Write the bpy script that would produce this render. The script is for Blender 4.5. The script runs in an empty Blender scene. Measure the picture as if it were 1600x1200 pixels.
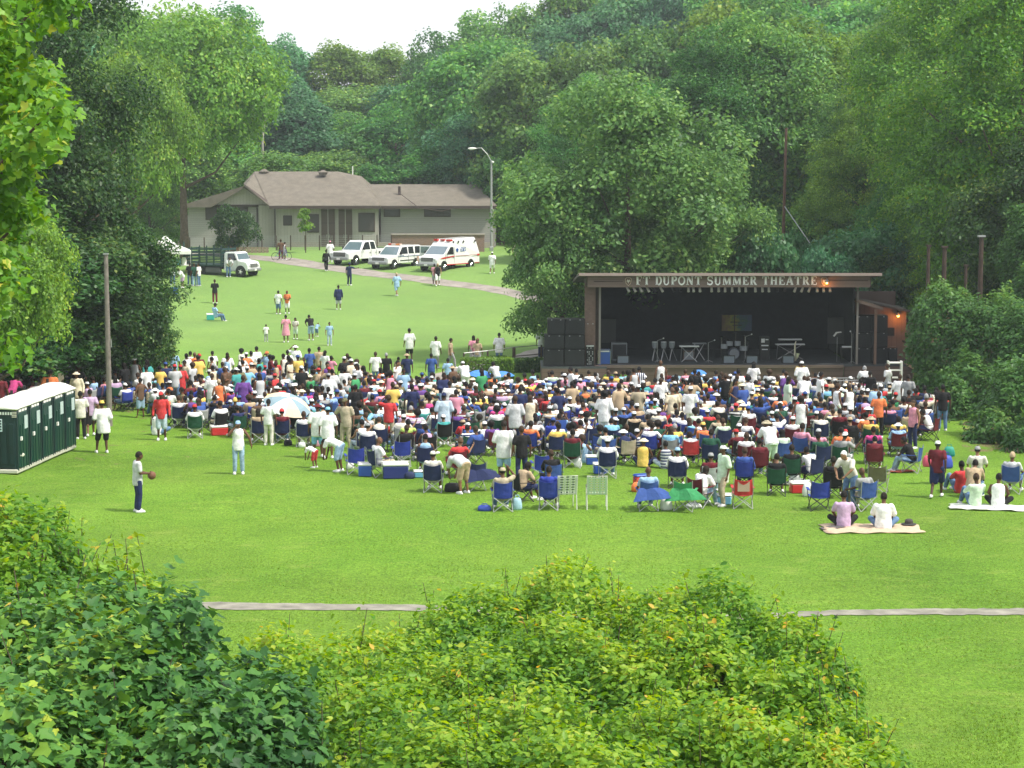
import bpy, math, random
import numpy as np
from mathutils import Vector, Matrix
random.seed(7); RNG = np.random.default_rng(7)
C = bpy.context.scene.collection
SC = bpy.context.scene
# ------------------------------------------------------------------ camera, sky, sun, exposure
FPX = 3111.0; PITCH = math.radians(6.42); CAMZ = 9.8
cam_d = bpy.data.cameras.new('camera'); cam_d.sensor_width = 36; cam_d.lens = 70
cam_d.clip_end = 2000; cam_d.clip_start = 0.5
cam = bpy.data.objects.new('camera', cam_d); C.objects.link(cam)
cam.location = (0, 0, CAMZ); cam.rotation_euler = (math.pi/2-PITCH, 0, 0)
SC.camera = cam
SUN_EL, SUN_AZ = math.radians(56), math.radians(112)   # azimuth from +Y towards +X
world = bpy.data.worlds.new('World'); SC.world = world; world.use_nodes = True
nt = world.node_tree; bg = nt.nodes['Background']
sky = nt.nodes.new('ShaderNodeTexSky'); sky.sky_type = 'NISHITA'; sky.sun_disc = False
sky.sun_elevation = SUN_EL; sky.sun_rotation = SUN_AZ
sky.air_density = 1.0; sky.dust_density = 4.0; sky.ozone_density = 1.0
mx = nt.nodes.new('ShaderNodeMixRGB'); mx.inputs[0].default_value = 0.7      # thin high overcast over the blue
mx.inputs[2].default_value = (10.3, 10.6, 10.9, 1)
nt.links.new(sky.outputs[0], mx.inputs[1]); nt.links.new(mx.outputs[0], bg.inputs[0])
bg.inputs[1].default_value = 0.10
sd = bpy.data.lights.new('sun', 'SUN'); sd.energy = 3.7; sd.angle = math.radians(6); sd.color = (1.0, 0.94, 0.82)
sun = bpy.data.objects.new('sun', sd); C.objects.link(sun)
sdir = Vector((math.sin(SUN_AZ)*math.cos(SUN_EL), math.cos(SUN_AZ)*math.cos(SUN_EL), math.sin(SUN_EL)))
sun.rotation_euler = sdir.to_track_quat('Z', 'Y').to_euler(); sun.location = (80, -30, 110)
SC.view_settings.view_transform = 'Standard'; SC.view_settings.look = 'None'
SC.view_settings.gamma = 1; SC.view_settings.exposure = 0.55
SC.cycles.max_bounces = 6; SC.cycles.diffuse_bounces = 3; SC.cycles.transmission_bounces = 3
SC.cycles.glossy_bounces = 2; SC.cycles.volume_bounces = 0; SC.cycles.transparent_max_bounces = 6
SC.cycles.caustics_reflective = False; SC.cycles.caustics_refractive = False
SC.cycles.use_adaptive_sampling = True; SC.cycles.adaptive_threshold = 0.02
try:
    SC.cycles.use_denoising = True; SC.cycles.denoiser = 'OPENIMAGEDENOISE'
except Exception: pass

# ------------------------------------------------------------------ helpers
def lin(c):
    return tuple((v/12.92 if v <= 0.04045 else ((v+0.055)/1.055)**2.4) for v in c)
def smooth(t): t = np.clip(t, 0, 1); return t*t*(3-2*t)
GY = [0, 4, 28, 33, 55, 70, 85, 100, 112, 126, 140, 158, 172, 185, 200, 250, 300, 420, 900]
GZ = [8.2, 7.9, 0.35, 0, 0, -.15, -.8, -1.45, -1.5, -1.3, -.9, 1.0, 1.4, 1.65, 2.3, 7.0, 12.0, 20.0, 30]
def gh(x, y):
    x = np.asarray(x, float); y = np.asarray(y, float)
    z = 0
    for o, w in ((-4, .2), (-2, .2), (0, .2), (2, .2), (4, .2)): z = z + w*np.interp(y+o*np.clip(y/60, .1, 1), GY, GZ)
    z = z + .10*np.sin(x*.21+1.3)*np.sin(y*.13)*smooth((y-40)/30) + .05*np.sin(x*.5)*np.sin(y*.41+2)
    lx = np.clip(-x-15, 0, 60); z = z + .08*lx*smooth((y-40)/30)*(1-smooth((y-110)/40))
    rx = np.clip(x-np.interp(y, [30, 60, 80, 100, 140], [30, 17.5, 17.5, 20, 8]), 0, 40)
    z = z + .22*rx*smooth((y-50)/25)
    return z
def G0(x, y): return float(gh(x, y))
_F = Vector((0, math.cos(PITCH), -math.sin(PITCH))); _U = Vector((0, math.sin(PITCH), math.cos(PITCH)))
def ray(px, py):
    d = _F*FPX + Vector((1, 0, 0))*(px-800) + _U*(600-py); return d/d.y
def P(px, py, Y):
    d = ray(px, py); return Vector((d.x*Y, Y, CAMZ+d.z*Y))
def G(px, py):
    d = ray(px, py); ys = np.linspace(12, 420, 6000); zs = CAMZ+d.z*ys; g = gh(d.x*ys, ys)
    i = int(np.argmax(zs < g)); i = max(i, 1)
    if zs[i] >= g[i]: i = len(ys)-1
    return Vector((d.x*ys[i], ys[i], g[i]))
def X(px, Y): return (px-800)/FPX*Y*1.0
def proj(x, y, z):
    v = Vector((x, y, z-CAMZ)); f = v.dot(_F); return 800+FPX*x/f, 600-FPX*v.dot(_U)/f

USED = set()
def tag(o, label=None, cat=None, group=None, kind=None):
    if label:
        o['label'] = label
    if cat: o['category'] = cat
    if group: o['group'] = group
    if kind: o['kind'] = kind
    return o
def empty(name, loc, rz=0, label=None, cat=None, group=None):
    o = bpy.data.objects.new(name, None); C.objects.link(o); o.location = loc; o.rotation_euler = (0, 0, rz)
    o.empty_display_size = .1
    return tag(o, label, cat, group)

# materials -------------------------------------------------------------
def mat(name, col, rough=.7, metal=0, spec=.4, noise=0, nscale=8, bump=0, coat=0, emis=None, estr=0):
    m = bpy.data.materials.new(name); m.use_nodes = True; n = m.node_tree; b = n.nodes['Principled BSDF']
    b.inputs['Base Color'].default_value = (*col, 1); b.inputs['Roughness'].default_value = rough
    b.inputs['Metallic'].default_value = metal; b.inputs['Specular IOR Level'].default_value = spec
    if coat: b.inputs['Coat Weight'].default_value = coat
    if emis: b.inputs['Emission Color'].default_value = (*emis, 1); b.inputs['Emission Strength'].default_value = estr
    if noise or bump:
        tc = n.nodes.new('ShaderNodeTexCoord'); nz = n.nodes.new('ShaderNodeTexNoise')
        nz.inputs['Scale'].default_value = nscale; nz.inputs['Detail'].default_value = 5
        n.links.new(tc.outputs['Object'], nz.inputs['Vector'])
        if noise:
            mp = n.nodes.new('ShaderNodeMapRange'); mp.inputs[1].default_value = .3; mp.inputs[2].default_value = .7
            mp.inputs[3].default_value = 1-noise; mp.inputs[4].default_value = 1+noise
            hs = n.nodes.new('ShaderNodeHueSaturation'); hs.inputs['Color'].default_value = (*col, 1)
            n.links.new(nz.outputs[0], mp.inputs[0]); n.links.new(mp.outputs[0], hs.inputs['Value'])
            n.links.new(hs.outputs[0], b.inputs['Base Color'])
        if bump:
            bp = n.nodes.new('ShaderNodeBump'); bp.inputs['Strength'].default_value = bump; bp.inputs['Distance'].default_value = .02
            n.links.new(nz.outputs[0], bp.inputs['Height']); n.links.new(bp.outputs[0], b.inputs['Normal'])
    return m
def board_mat(name, col, period=.2, axis='Z', dark=.55, rough=.75, var=.15):
    """painted or stained boards: thin dark joints every period metres along an axis"""
    m = mat(name, col, rough); n = m.node_tree; b = n.nodes['Principled BSDF']
    tc = n.nodes.new('ShaderNodeTexCoord'); sp = n.nodes.new('ShaderNodeSeparateXYZ')
    n.links.new(tc.outputs['Object'], sp.inputs[0])
    dv = n.nodes.new('ShaderNodeMath'); dv.operation = 'DIVIDE'; dv.inputs[1].default_value = period
    n.links.new(sp.outputs[axis], dv.inputs[0])
    fr = n.nodes.new('ShaderNodeMath'); fr.operation = 'FRACT'; n.links.new(dv.outputs[0], fr.inputs[0])
    lt = n.nodes.new('ShaderNodeMath'); lt.operation = 'LESS_THAN'; lt.inputs[1].default_value = .12
    n.links.new(fr.outputs[0], lt.inputs[0])
    fl = n.nodes.new('ShaderNodeMath'); fl.operation = 'FLOOR'; n.links.new(dv.outputs[0], fl.inputs[0])
    wn = n.nodes.new('ShaderNodeTexWhiteNoise'); wn.noise_dimensions = '1D'; n.links.new(fl.outputs[0], wn.inputs['W'])
    nz = n.nodes.new('ShaderNodeTexNoise'); nz.inputs['Scale'].default_value = 1.5; nz.inputs['Detail'].default_value = 6
    n.links.new(tc.outputs['Object'], nz.inputs['Vector'])
    ad = n.nodes.new('ShaderNodeMath'); ad.operation = 'ADD'; n.links.new(wn.outputs[0], ad.inputs[0]); n.links.new(nz.outputs[0], ad.inputs[1])
    mp = n.nodes.new('ShaderNodeMapRange'); mp.inputs[1].default_value = .3; mp.inputs[2].default_value = 1.7
    mp.inputs[3].default_value = 1-var; mp.inputs[4].default_value = 1+var; n.links.new(ad.outputs[0], mp.inputs[0])
    hs = n.nodes.new('ShaderNodeHueSaturation'); hs.inputs['Color'].default_value = (*col, 1); n.links.new(mp.outputs[0], hs.inputs['Value'])
    mxx = n.nodes.new('ShaderNodeMixRGB'); n.links.new(lt.outputs[0], mxx.inputs[0]); n.links.new(hs.outputs[0], mxx.inputs[1])
    mxx.inputs[2].default_value = (*[c*dark for c in col], 1); n.links.new(mxx.outputs[0], b.inputs['Base Color'])
    return m
def cloth_mat(name, rough=.85, noise=.12, spec=.2):
    m = mat(name, (1, 1, 1), rough, spec=spec); n = m.node_tree; b = n.nodes['Principled BSDF']
    oi = n.nodes.new('ShaderNodeObjectInfo'); nz = n.nodes.new('ShaderNodeTexNoise'); nz.inputs['Scale'].default_value = 9
    tc = n.nodes.new('ShaderNodeTexCoord'); n.links.new(tc.outputs['Object'], nz.inputs['Vector'])
    mp = n.nodes.new('ShaderNodeMapRange'); mp.inputs[1].default_value = .3; mp.inputs[2].default_value = .7
    mp.inputs[3].default_value = 1-noise; mp.inputs[4].default_value = 1+noise; n.links.new(nz.outputs[0], mp.inputs[0])
    hs = n.nodes.new('ShaderNodeHueSaturation'); n.links.new(oi.outputs['Color'], hs.inputs['Color']); n.links.new(mp.outputs[0], hs.inputs['Value'])
    n.links.new(hs.outputs[0], b.inputs['Base Color'])
    bp = n.nodes.new('ShaderNodeBump'); bp.inputs['Strength'].default_value = .5; bp.inputs['Distance'].default_value = .03
    n.links.new(nz.outputs[0], bp.inputs['Height']); n.links.new(bp.outputs[0], b.inputs['Normal'])
    return m
def leaf_mat(name, ramp, trans=.45, gloss=.35, rough=.45, objvar=.10):
    """ramp: list of (pos, rgb); the per-leaf attribute 'tone' picks along it"""
    m = bpy.data.materials.new(name); m.use_nodes = True; n = m.node_tree; b = n.nodes['Principled BSDF']; out = n.nodes['Material Output']
    at = n.nodes.new('ShaderNodeAttribute'); at.attribute_name = 'tone'
    cr = n.nodes.new('ShaderNodeValToRGB'); el = cr.color_ramp.elements
    while len(el) > 1: el.remove(el[-1])
    el[0].position = ramp[0][0]; el[0].color = (*ramp[0][1], 1)
    for p, c in ramp[1:]:
        e = el.new(p); e.color = (*c, 1)
    n.links.new(at.outputs['Fac'], cr.inputs[0])
    oi = n.nodes.new('ShaderNodeObjectInfo'); mp = n.nodes.new('ShaderNodeMapRange'); mp.inputs[3].default_value = 1-objvar*2; mp.inputs[4].default_value = 1+objvar*2
    n.links.new(oi.outputs['Random'], mp.inputs[0])
    mh = n.nodes.new('ShaderNodeMapRange'); mh.inputs[3].default_value = .5-objvar*.15; mh.inputs[4].default_value = .5+objvar*.12
    mm = n.nodes.new('ShaderNodeMath'); mm.operation = 'MULTIPLY'; mm.inputs[1].default_value = 7.31
    mf = n.nodes.new('ShaderNodeMath'); mf.operation = 'FRACT'
    n.links.new(oi.outputs['Random'], mm.inputs[0]); n.links.new(mm.outputs[0], mf.inputs[0]); n.links.new(mf.outputs[0], mh.inputs[0])
    hs = n.nodes.new('ShaderNodeHueSaturation'); n.links.new(cr.outputs[0], hs.inputs['Color']); n.links.new(mp.outputs[0], hs.inputs['Value'])
    n.links.new(mh.outputs[0], hs.inputs['Hue'])
    n.links.new(hs.outputs[0], b.inputs['Base Color']); b.inputs['Roughness'].default_value = rough; b.inputs['Specular IOR Level'].default_value = gloss
    tr = n.nodes.new('ShaderNodeBsdfTranslucent'); h2 = n.nodes.new('ShaderNodeHueSaturation'); h2.inputs['Hue'].default_value = .475
    h2.inputs['Value'].default_value = 1.25; h2.inputs['Saturation'].default_value = 1.1
    n.links.new(hs.outputs[0], h2.inputs['Color']); n.links.new(h2.outputs[0], tr.inputs['Color'])
    ms = n.nodes.new('ShaderNodeMixShader'); ms.inputs[0].default_value = trans
    n.links.new(b.outputs[0], ms.inputs[1]); n.links.new(tr.outputs[0], ms.inputs[2]); n.links.new(ms.outputs[0], out.inputs[0])
    return m

# mesh builder -----------------------------------------------------------
class MB:
    def __init__(s): s.v = []; s.f = []; s.mi = []; s.cur = 0
    def add(s, vs, fs):
        o = len(s.v); s.v.extend([tuple(v) for v in vs]); s.f.extend([tuple(i+o for i in f) for f in fs]); s.mi.extend([s.cur]*len(fs))
    def m(s, i): s.cur = i; return s
    def box(s, c, d, rz=0, bev=0, taper=1):
        x, y, z = [k/2 for k in d]
        if bev:
            b = min(bev, x*.9, y*.9, z*.9); pts = []
            for zz, i in ((-z, b), (-z+b, 0), (z-b, 0), (z, b)):
                t = taper if zz > 0 else 1
                for (sx, sy) in ((1, 1), (-1, 1), (-1, -1), (1, -1)):
                    cs = [(sx*(x-i), sy*(y-b-i*.0)), (sx*(x-b), sy*(y-i))]
                    if sx*sy < 0: cs = cs[::-1]
                    pts += [(a*t, q*t, zz) for a, q in cs]
            fs = [tuple(range(7, -1, -1)), tuple(range(24, 32))]
            for k in range(3):
                for j in range(8): fs.append((k*8+j, k*8+(j+1) % 8, k*8+8+(j+1) % 8, k*8+8+j))
        else:
            pts = [(sx*x*(taper if sz > 0 else 1), sy*y*(taper if sz > 0 else 1), sz*z) for sz in (-1, 1) for sx, sy in ((-1, -1), (1, -1), (1, 1), (-1, 1))]
            fs = [(3, 2, 1, 0), (4, 5, 6, 7), (0, 1, 5, 4), (1, 2, 6, 5), (2, 3, 7, 6), (3, 0, 4, 7)]
        ca, sa = math.cos(rz), math.sin(rz)
        s.add([(c[0]+p[0]*ca-p[1]*sa, c[1]+p[0]*sa+p[1]*ca, c[2]+p[2]) for p in pts], fs); return s
    def tube(s, pts, rs, n=8, cap=True):
        pts = [Vector(p) for p in pts]
        if not hasattr(rs, '__len__'): rs = [rs]*len(pts)
        vs = []; up = Vector((0, 0, 1)); prev = None
        for i, p in enumerate(pts):
            d = (pts[min(i+1, len(pts)-1)]-pts[max(i-1, 0)])
            if d.length < 1e-6: d = Vector((0, 0, 1))
            d.normalize()
            a = d.cross(up if abs(d.z) < .95 else Vector((0, 1, 0))); a.normalize()
            if prev is not None:
                a = (prev-d*prev.dot(d))
                if a.length < 1e-4: a = d.orthogonal()
                a.normalize()
            prev = a; b = d.cross(a)
            for k in range(n):
                t = 2*math.pi*k/n; vs.append(p+(a*math.cos(t)+b*math.sin(t))*rs[i])
        fs = []
        for i in range(len(pts)-1):
            for k in range(n): fs.append((i*n+k, i*n+(k+1) % n, (i+1)*n+(k+1) % n, (i+1)*n+k))
        if cap: fs.append(tuple(range(n-1, -1, -1))); fs.append(tuple((len(pts)-1)*n+k for k in range(n)))
        s.add(vs, fs); return s
    def lathe(s, c, prof, n=16, sx=1, sy=1):
        vs = []; fs = []
        for r, z in prof:
            for k in range(n):
                t = 2*math.pi*k/n; vs.append((c[0]+r*sx*math.cos(t), c[1]+r*sy*math.sin(t), c[2]+z))
        for i in range(len(prof)-1):
            for k in range(n): fs.append((i*n+k, i*n+(k+1) % n, (i+1)*n+(k+1) % n, (i+1)*n+k))
        fs.append(tuple(range(n-1, -1, -1))); fs.append(tuple((len(prof)-1)*n+k for k in range(n)))
        s.add(vs, fs); return s
    def ell(s, c, r, nu=10, nv=7, R=None):
        vs = []; fs = []
        for i in range(1, nv):
            a = math.pi*i/nv
            for k in range(nu):
                t = 2*math.pi*k/nu; p = Vector((r[0]*math.sin(a)*math.cos(t), r[1]*math.sin(a)*math.sin(t), r[2]*math.cos(a)))
                if R is not None: p = R @ p
                vs.append(Vector(c)+p)
        for i in range(nv-2):
            for k in range(nu): fs.append((i*nu+(k+1) % nu, i*nu+k, (i+1)*nu+k, (i+1)*nu+(k+1) % nu))
        top = Vector((0, 0, r[2])); 
        if R is not None: top = R @ top
        vs.append(Vector(c)+top); vs.append(Vector(c)-top); T = len(vs)-2
        for k in range(nu): fs.append((T, k, (k+1) % nu)); fs.append((T+1, (nv-2)*nu+(k+1) % nu, (nv-2)*nu+k))
        s.add(vs, fs); return s
    def cyl(s, a, b, r, n=12): return s.tube([a, b], r, n)
    def prism(s, poly, axis, a, b):
        """extrude a 2-D polygon along an axis (0,1,2) from a to b"""
        def mk(p, t):
            q = list(p); q.insert(axis, t); return q
        n = len(poly); vs = [mk(p, a) for p in poly]+[mk(p, b) for p in poly]
        fs = [tuple(range(n-1, -1, -1)), tuple(range(n, 2*n))]+[(i, (i+1) % n, n+(i+1) % n, n+i) for i in range(n)]
        s.add(vs, fs); return s
    def mesh(s, name='mesh'):
        me = bpy.data.meshes.new(name); me.from_pydata(s.v, [], s.f); me.update()
        if any(s.mi): me.polygons.foreach_set('material_index', s.mi)
        return me
    def build(s, name, mats, parent=None, smooth_=False, fix=True):
        me = s.mesh(name)
        if fix:
            import bmesh
            bm = bmesh.new(); bm.from_mesh(me); bmesh.ops.recalc_face_normals(bm, faces=bm.faces); bm.to_mesh(me); bm.free()
        for mm in (mats if isinstance(mats, (list, tuple)) else [mats]): me.materials.append(mm)
        if smooth_: me.polygons.foreach_set('use_smooth', [True]*len(me.polygons))
        o = bpy.data.objects.new(name, me); C.objects.link(o)
        if parent: o.parent = parent
        return o
def link(name, me, parent=None, loc=None, color=None):
    o = bpy.data.objects.new(name, me); C.objects.link(o)
    if parent: o.parent = parent
    if loc is not None: o.location = loc
    if color: o.color = (*color, 1)
    return o
def copy_tree(o, parent=None):
    c = o.copy(); C.objects.link(c); c.parent = parent
    for ch in list(o.children): copy_tree(ch, c)
    return c

# ------------------------------------------------------------------ ground
def ground_material():
    m = bpy.data.materials.new('lawn'); m.use_nodes = True; n = m.node_tree; b = n.nodes['Principled BSDF']
    L = n.links.new; N = n.nodes.new
    tc = N('ShaderNodeTexCoord')
    def noise(scale, det=6, rough=.6, sy=1.0):
        mp = N('ShaderNodeMapping'); mp.inputs['Scale'].default_value = (1, sy, 1); L(tc.outputs['Object'], mp.inputs[0])
        z = N('ShaderNodeTexNoise'); z.inputs['Scale'].default_value = scale; z.inputs['Detail'].default_value = det; z.inputs['Roughness'].default_value = rough
        L(mp.outputs[0], z.inputs['Vector']); return z
    def ramp(src, a, b_, ca, cb):
        r = N('ShaderNodeValToRGB'); r.color_ramp.elements[0].position = a; r.color_ramp.elements[1].position = b_
        r.color_ramp.elements[0].color = (*ca, 1); r.color_ramp.elements[1].color = (*cb, 1); L(src, r.inputs[0]); return r
    z1 = noise(.16, 6, .65, 1.0); z2 = noise(1.3, 6, .7, 1.6); z3 = noise(16, 4, .8, .6); z4 = noise(.07, 5, .7, 1.0); z5 = noise(.5, 6, .75, 1.5)
    c1 = ramp(z2.outputs[0], .3, .7, (.082, .185, .014), (.155, .27, .03))
    c2 = ramp(z1.outputs[0], .35, .7, (.09, .21, .015), (.19, .315, .035))
    mxa = N('ShaderNodeMixRGB'); mxa.inputs[0].default_value = .5; L(c1.outputs[0], mxa.inputs[1]); L(c2.outputs[0], mxa.inputs[2])
    big = N('ShaderNodeMapRange'); big.inputs[1].default_value = .35; big.inputs[2].default_value = .65; big.inputs[3].default_value = .80; big.inputs[4].default_value = 1.18; L(z4.outputs[0], big.inputs[0])
    hb = N('ShaderNodeHueSaturation'); L(mxa.outputs[0], hb.inputs['Color']); L(big.outputs[0], hb.inputs['Value']); mxa = hb
    fine = N('ShaderNodeMapRange'); fine.inputs[1].default_value = .36; fine.inputs[2].default_value = .64; fine.inputs[3].default_value = .6; fine.inputs[4].default_value = 1.35
    L(z3.outputs[0], fine.inputs[0])
    hs = N('ShaderNodeHueSaturation'); L(mxa.outputs[0], hs.inputs['Color']); L(fine.outputs[0], hs.inputs['Value'])
    # dry, sparse grass in uneven patches
    dry = ramp(z5.outputs[0], .56, .84, (0, 0, 0), (1, 1, 1)); md = N('ShaderNodeMixRGB'); L(dry.outputs[0], md.inputs[0]); L(hs.outputs[0], md.inputs[1]); md.inputs[2].default_value = (.26, .33, .07, 1)
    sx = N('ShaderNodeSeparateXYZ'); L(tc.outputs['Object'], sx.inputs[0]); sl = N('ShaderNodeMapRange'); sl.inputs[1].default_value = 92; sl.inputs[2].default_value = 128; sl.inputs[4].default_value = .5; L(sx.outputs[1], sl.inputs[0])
    mh = N('ShaderNodeMixRGB'); L(sl.outputs[0], mh.inputs[0]); L(md.outputs[0], mh.inputs[1]); mh.inputs[2].default_value = (.22, .34, .13, 1); md = mh      # haze glow over the far slope painted in as paler grass
    # bare earth by the stage front, the shrub edge and under the trees
    dirt = N('ShaderNodeAttribute'); dirt.attribute_name = 'dirt'
    nd = noise(1.1, 6, .75); ad = N('ShaderNodeMath'); ad.operation = 'ADD'; L(dirt.outputs['Fac'], ad.inputs[0]); L(nd.outputs[0], ad.inputs[1])
    rd = ramp(ad.outputs[0], .9, 1.15, (0, 0, 0), (1, 1, 1))
    dc = ramp(z3.outputs[0], .3, .7, (.10, .065, .04), (.27, .19, .12))
    me_ = N('ShaderNodeMixRGB'); L(rd.outputs[0], me_.inputs[0]); L(md.outputs[0], me_.inputs[1]); L(dc.outputs[0], me_.inputs[2])
    L(me_.outputs[0], b.inputs['Base Color']); b.inputs['Roughness'].default_value = .9; b.inputs['Specular IOR Level'].default_value = .15
    bp = N('ShaderNodeBump'); bp.inputs['Strength'].default_value = .8; bp.inputs['Distance'].default_value = .06; L(z3.outputs[0], bp.inputs['Height']); L(bp.outputs[0], b.inputs['Normal'])
    return m
def dirt_at(x, y):
    px = x/np.maximum(y, 1)*FPX+800
    d = .75*smooth((y-88)/5)*smooth((104-y)/2)*smooth((x-14)/3)*smooth((21-x)/2)*.8
    d = np.maximum(d, .44*smooth((px-1470)/50)*smooth((y-66)/3)*smooth((86-y)/6))
    d = np.maximum(d, .8*smooth((y-186)/6))
    d = np.maximum(d, .55*smooth((28-y)/3))
    d = np.maximum(d, .5*smooth((-x-14)/3)*smooth((y-72)/5)*smooth((100-y)/6))
    d = np.maximum(d, .9*smooth((x-19)/3)*smooth((y-84)/5))
    d = np.maximum(d, .30*smooth((y-60)/6)*smooth((100-y)/6)*smooth((22-np.abs(x))/4)); d = np.maximum(d, .22*smooth((y-105)/10)*smooth((150-y)/10))
    d = np.maximum(d, .35*np.exp(-((x+6.3)**2+((y-70.5)/2)**2)/3)); d = np.maximum(d, .33*np.exp(-((x-3)**2+((y-121)/4)**2)/9))
    return d
def make_ground():
    ys = np.concatenate([np.linspace(-60, 0, 7), np.linspace(2, 60, 80), np.linspace(60.8, 210, 188), np.linspace(213, 420, 70), np.linspace(440, 1500, 16)])
    xs = np.concatenate([np.linspace(-900, -130, 10), np.linspace(-120, -42, 27), np.linspace(-40, 40, 161), np.linspace(42, 120, 27), np.linspace(130, 900, 10)])
    XX, YY = np.meshgrid(xs, ys); ZZ = gh(XX, YY); nx, ny = len(xs), len(ys)
    v = np.stack([XX, YY, ZZ], -1).reshape(-1, 3)
    i = np.arange(ny-1)[:, None]*nx+np.arange(nx-1)[None]; f = np.stack([i, i+1, i+nx+1, i+nx], -1).reshape(-1, 4)
    me = bpy.data.meshes.new('ground'); me.from_pydata(v.tolist(), [], f.tolist()); me.update()
    at = me.attributes.new('dirt', 'FLOAT', 'POINT'); at.data.foreach_set('value', dirt_at(v[:, 0], v[:, 1]).astype(np.float32))
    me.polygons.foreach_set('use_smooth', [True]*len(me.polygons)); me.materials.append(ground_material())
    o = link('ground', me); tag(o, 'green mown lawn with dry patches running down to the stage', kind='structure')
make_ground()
def ribbon(name, pts, widths, m, lift=.014, n=60, label=None):
    """a path laid on the ground through (x, y) points"""
    pts = np.array(pts, float); t = np.linspace(0, len(pts)-1, n)
    cx = np.interp(t, range(len(pts)), pts[:, 0]); cy = np.interp(t, range(len(pts)), pts[:, 1]); w = np.interp(t, range(len(pts)), widths)
    k = np.ones(7)/7; cx2 = np.convolve(np.pad(cx, 3, 'edge'), k, 'valid'); cy2 = np.convolve(np.pad(cy, 3, 'edge'), k, 'valid')
    dx = np.gradient(cx2); dy = np.gradient(cy2); l = np.hypot(dx, dy); nx_, ny_ = -dy/l, dx/l
    rg = np.random.default_rng(5); vs = []; cols = 7
    for j in range(cols):
        s_ = (j/(cols-1)-.5); jit = np.convolve(rg.normal(0, .07, n+2), np.ones(3)/3, 'valid')*(1 if j in (0, cols-1) else 0)*np.clip(w, .3, 1.5)
        x = cx2+nx_*(w*s_+jit); y = cy2+ny_*(w*s_+jit); vs.append(np.stack([x, y, gh(x, y)+lift+.01*math.cos(s_*3)], -1))
    v = np.stack(vs, 1).reshape(-1, 3); i = np.arange(n-1)[:, None]*cols+np.arange(cols-1)[None]
    f = np.stack([i, i+1, i+cols+1, i+cols], -1).reshape(-1, 4)
    me = bpy.data.meshes.new(name); me.from_pydata(v.tolist(), [], f.tolist()); me.materials.append(m); me.update()
    o = link(name, me); tag(o, label, kind='structure'); return o
asph = mat('worn_path', (.22, .21, .175), .9, noise=.35, nscale=2.5, bump=.4)
gravel = mat('gravel_path', (.27, .24, .215), .95, noise=.3, nscale=1.2, bump=.4)
pq = [G(px, py) for px, py in ((-1400, 938), (-500, 942), (0, 945), (300, 947), (620, 950), (900, 962), (1150, 966), (1300, 959), (1450, 957), (1600, 957), (2100, 960), (2900, 960))]
ribbon('path', [(p.x, p.y) for p in pq], [.75, .75, .75, .72, .62, .6, .45, .5, .6, .7, .75, .75], asph, n=420, label='pale grey asphalt path crossing the lawn')
pp = [G(200, 393), G(300, 396), G(375, 401), G(440, 406), G(520, 419), G(600, 430), G(680, 440), G(760, 450), G(830, 466), G(880, 480)]
ribbon('upper_path', [(p.x, p.y) for p in pp], [4, 4, 4, 3.6, 3.2, 2.6, 2.2, 2.0, 1.8, 1.6], gravel, n=140, label='gravel track past the parked vehicles on the far lawn')
pp = [G(580, 606), G(640, 598), G(690, 590), G(730, 578), G(790, 566), G(850, 548), G(900, 540)]
ribbon('stage_path', [(p.x, p.y) for p in pp], [1.2, 1.6, 1.9, 1.7, 1.4, 1.4, 1.4], gravel, lift=.04, n=90, label='worn dirt path leading round to the stage')
# ------------------------------------------------------------------ foliage
LEAF4 = np.array([(0, 0, 0), (.5, .42, .10), (0, 1, 0), (-.5, .42, .10)]); LEAF4[:, 1] -= .5
F4 = [(0, 1, 2, 3)]
LEAFO = np.array([(0, -.5, 0), (.30, -.18, .06), (.26, .18, .05), (0, .6, -.05), (-.26, .18, .05), (-.30, -.18, .06)]); FO = [(0, 1, 2, 3), (0, 3, 4, 5)]
LEAFM = np.array([(0, -.45, 0), (.28, -.5, .03), (.5, -.1, .08), (.25, 0, .03), (.2, .25, .04), (0, .62, -.05), (-.2, .25, .04), (-.25, 0, .03), (-.5, -.1, .08), (-.28, -.5, .03)])
FM = [(0, 1, 2, 3), (0, 3, 4, 5), (0, 5, 6, 7), (0, 7, 8, 9)]
def leaf_mesh(name, pos, nrm, size, tone, m, tmpl=LEAF4, faces=F4, droop=0, rng=RNG):
    """thousands of small leaf faces in one mesh, each at pos facing nrm with its own size and tone"""
    n = len(pos); nrm = nrm/np.maximum(np.linalg.norm(nrm, axis=1, keepdims=True), 1e-6)
    r = rng.normal(size=(n, 3)); r[:, 2] -= droop
    t = r-nrm*np.sum(r*nrm, 1, keepdims=True); t /= np.maximum(np.linalg.norm(t, axis=1, keepdims=True), 1e-6)
    b = np.cross(t, nrm); k = len(tmpl)
    v = pos[:, None]+size[:, None, None]*(tmpl[None, :, 0:1]*b[:, None]+tmpl[None, :, 1:2]*t[:, None]+tmpl[None, :, 2:3]*nrm[:, None])
    v = v.reshape(-1, 3).astype(np.float32); fl = len(faces[0]); fa = np.array(faces)
    idx = (np.arange(n)[:, None, None]*k+fa[None]).reshape(-1).astype(np.int32); nf = n*len(faces)
    me = bpy.data.meshes.new(name); me.vertices.add(len(v)); me.vertices.foreach_set('co', v.reshape(-1))
    me.loops.add(len(idx)); me.loops.foreach_set('vertex_index', idx)
    me.polygons.add(nf); me.polygons.foreach_set('loop_start', np.arange(nf, dtype=np.int32)*fl)
    try: me.polygons.foreach_set('loop_total', np.full(nf, fl, dtype=np.int32))
    except Exception: pass
    me.update(calc_edges=True)
    at = me.attributes.new('tone', 'FLOAT', 'FACE'); at.data.foreach_set('value', np.repeat(tone, len(faces)).astype(np.float32))
    me.materials.append(m); return me
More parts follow.
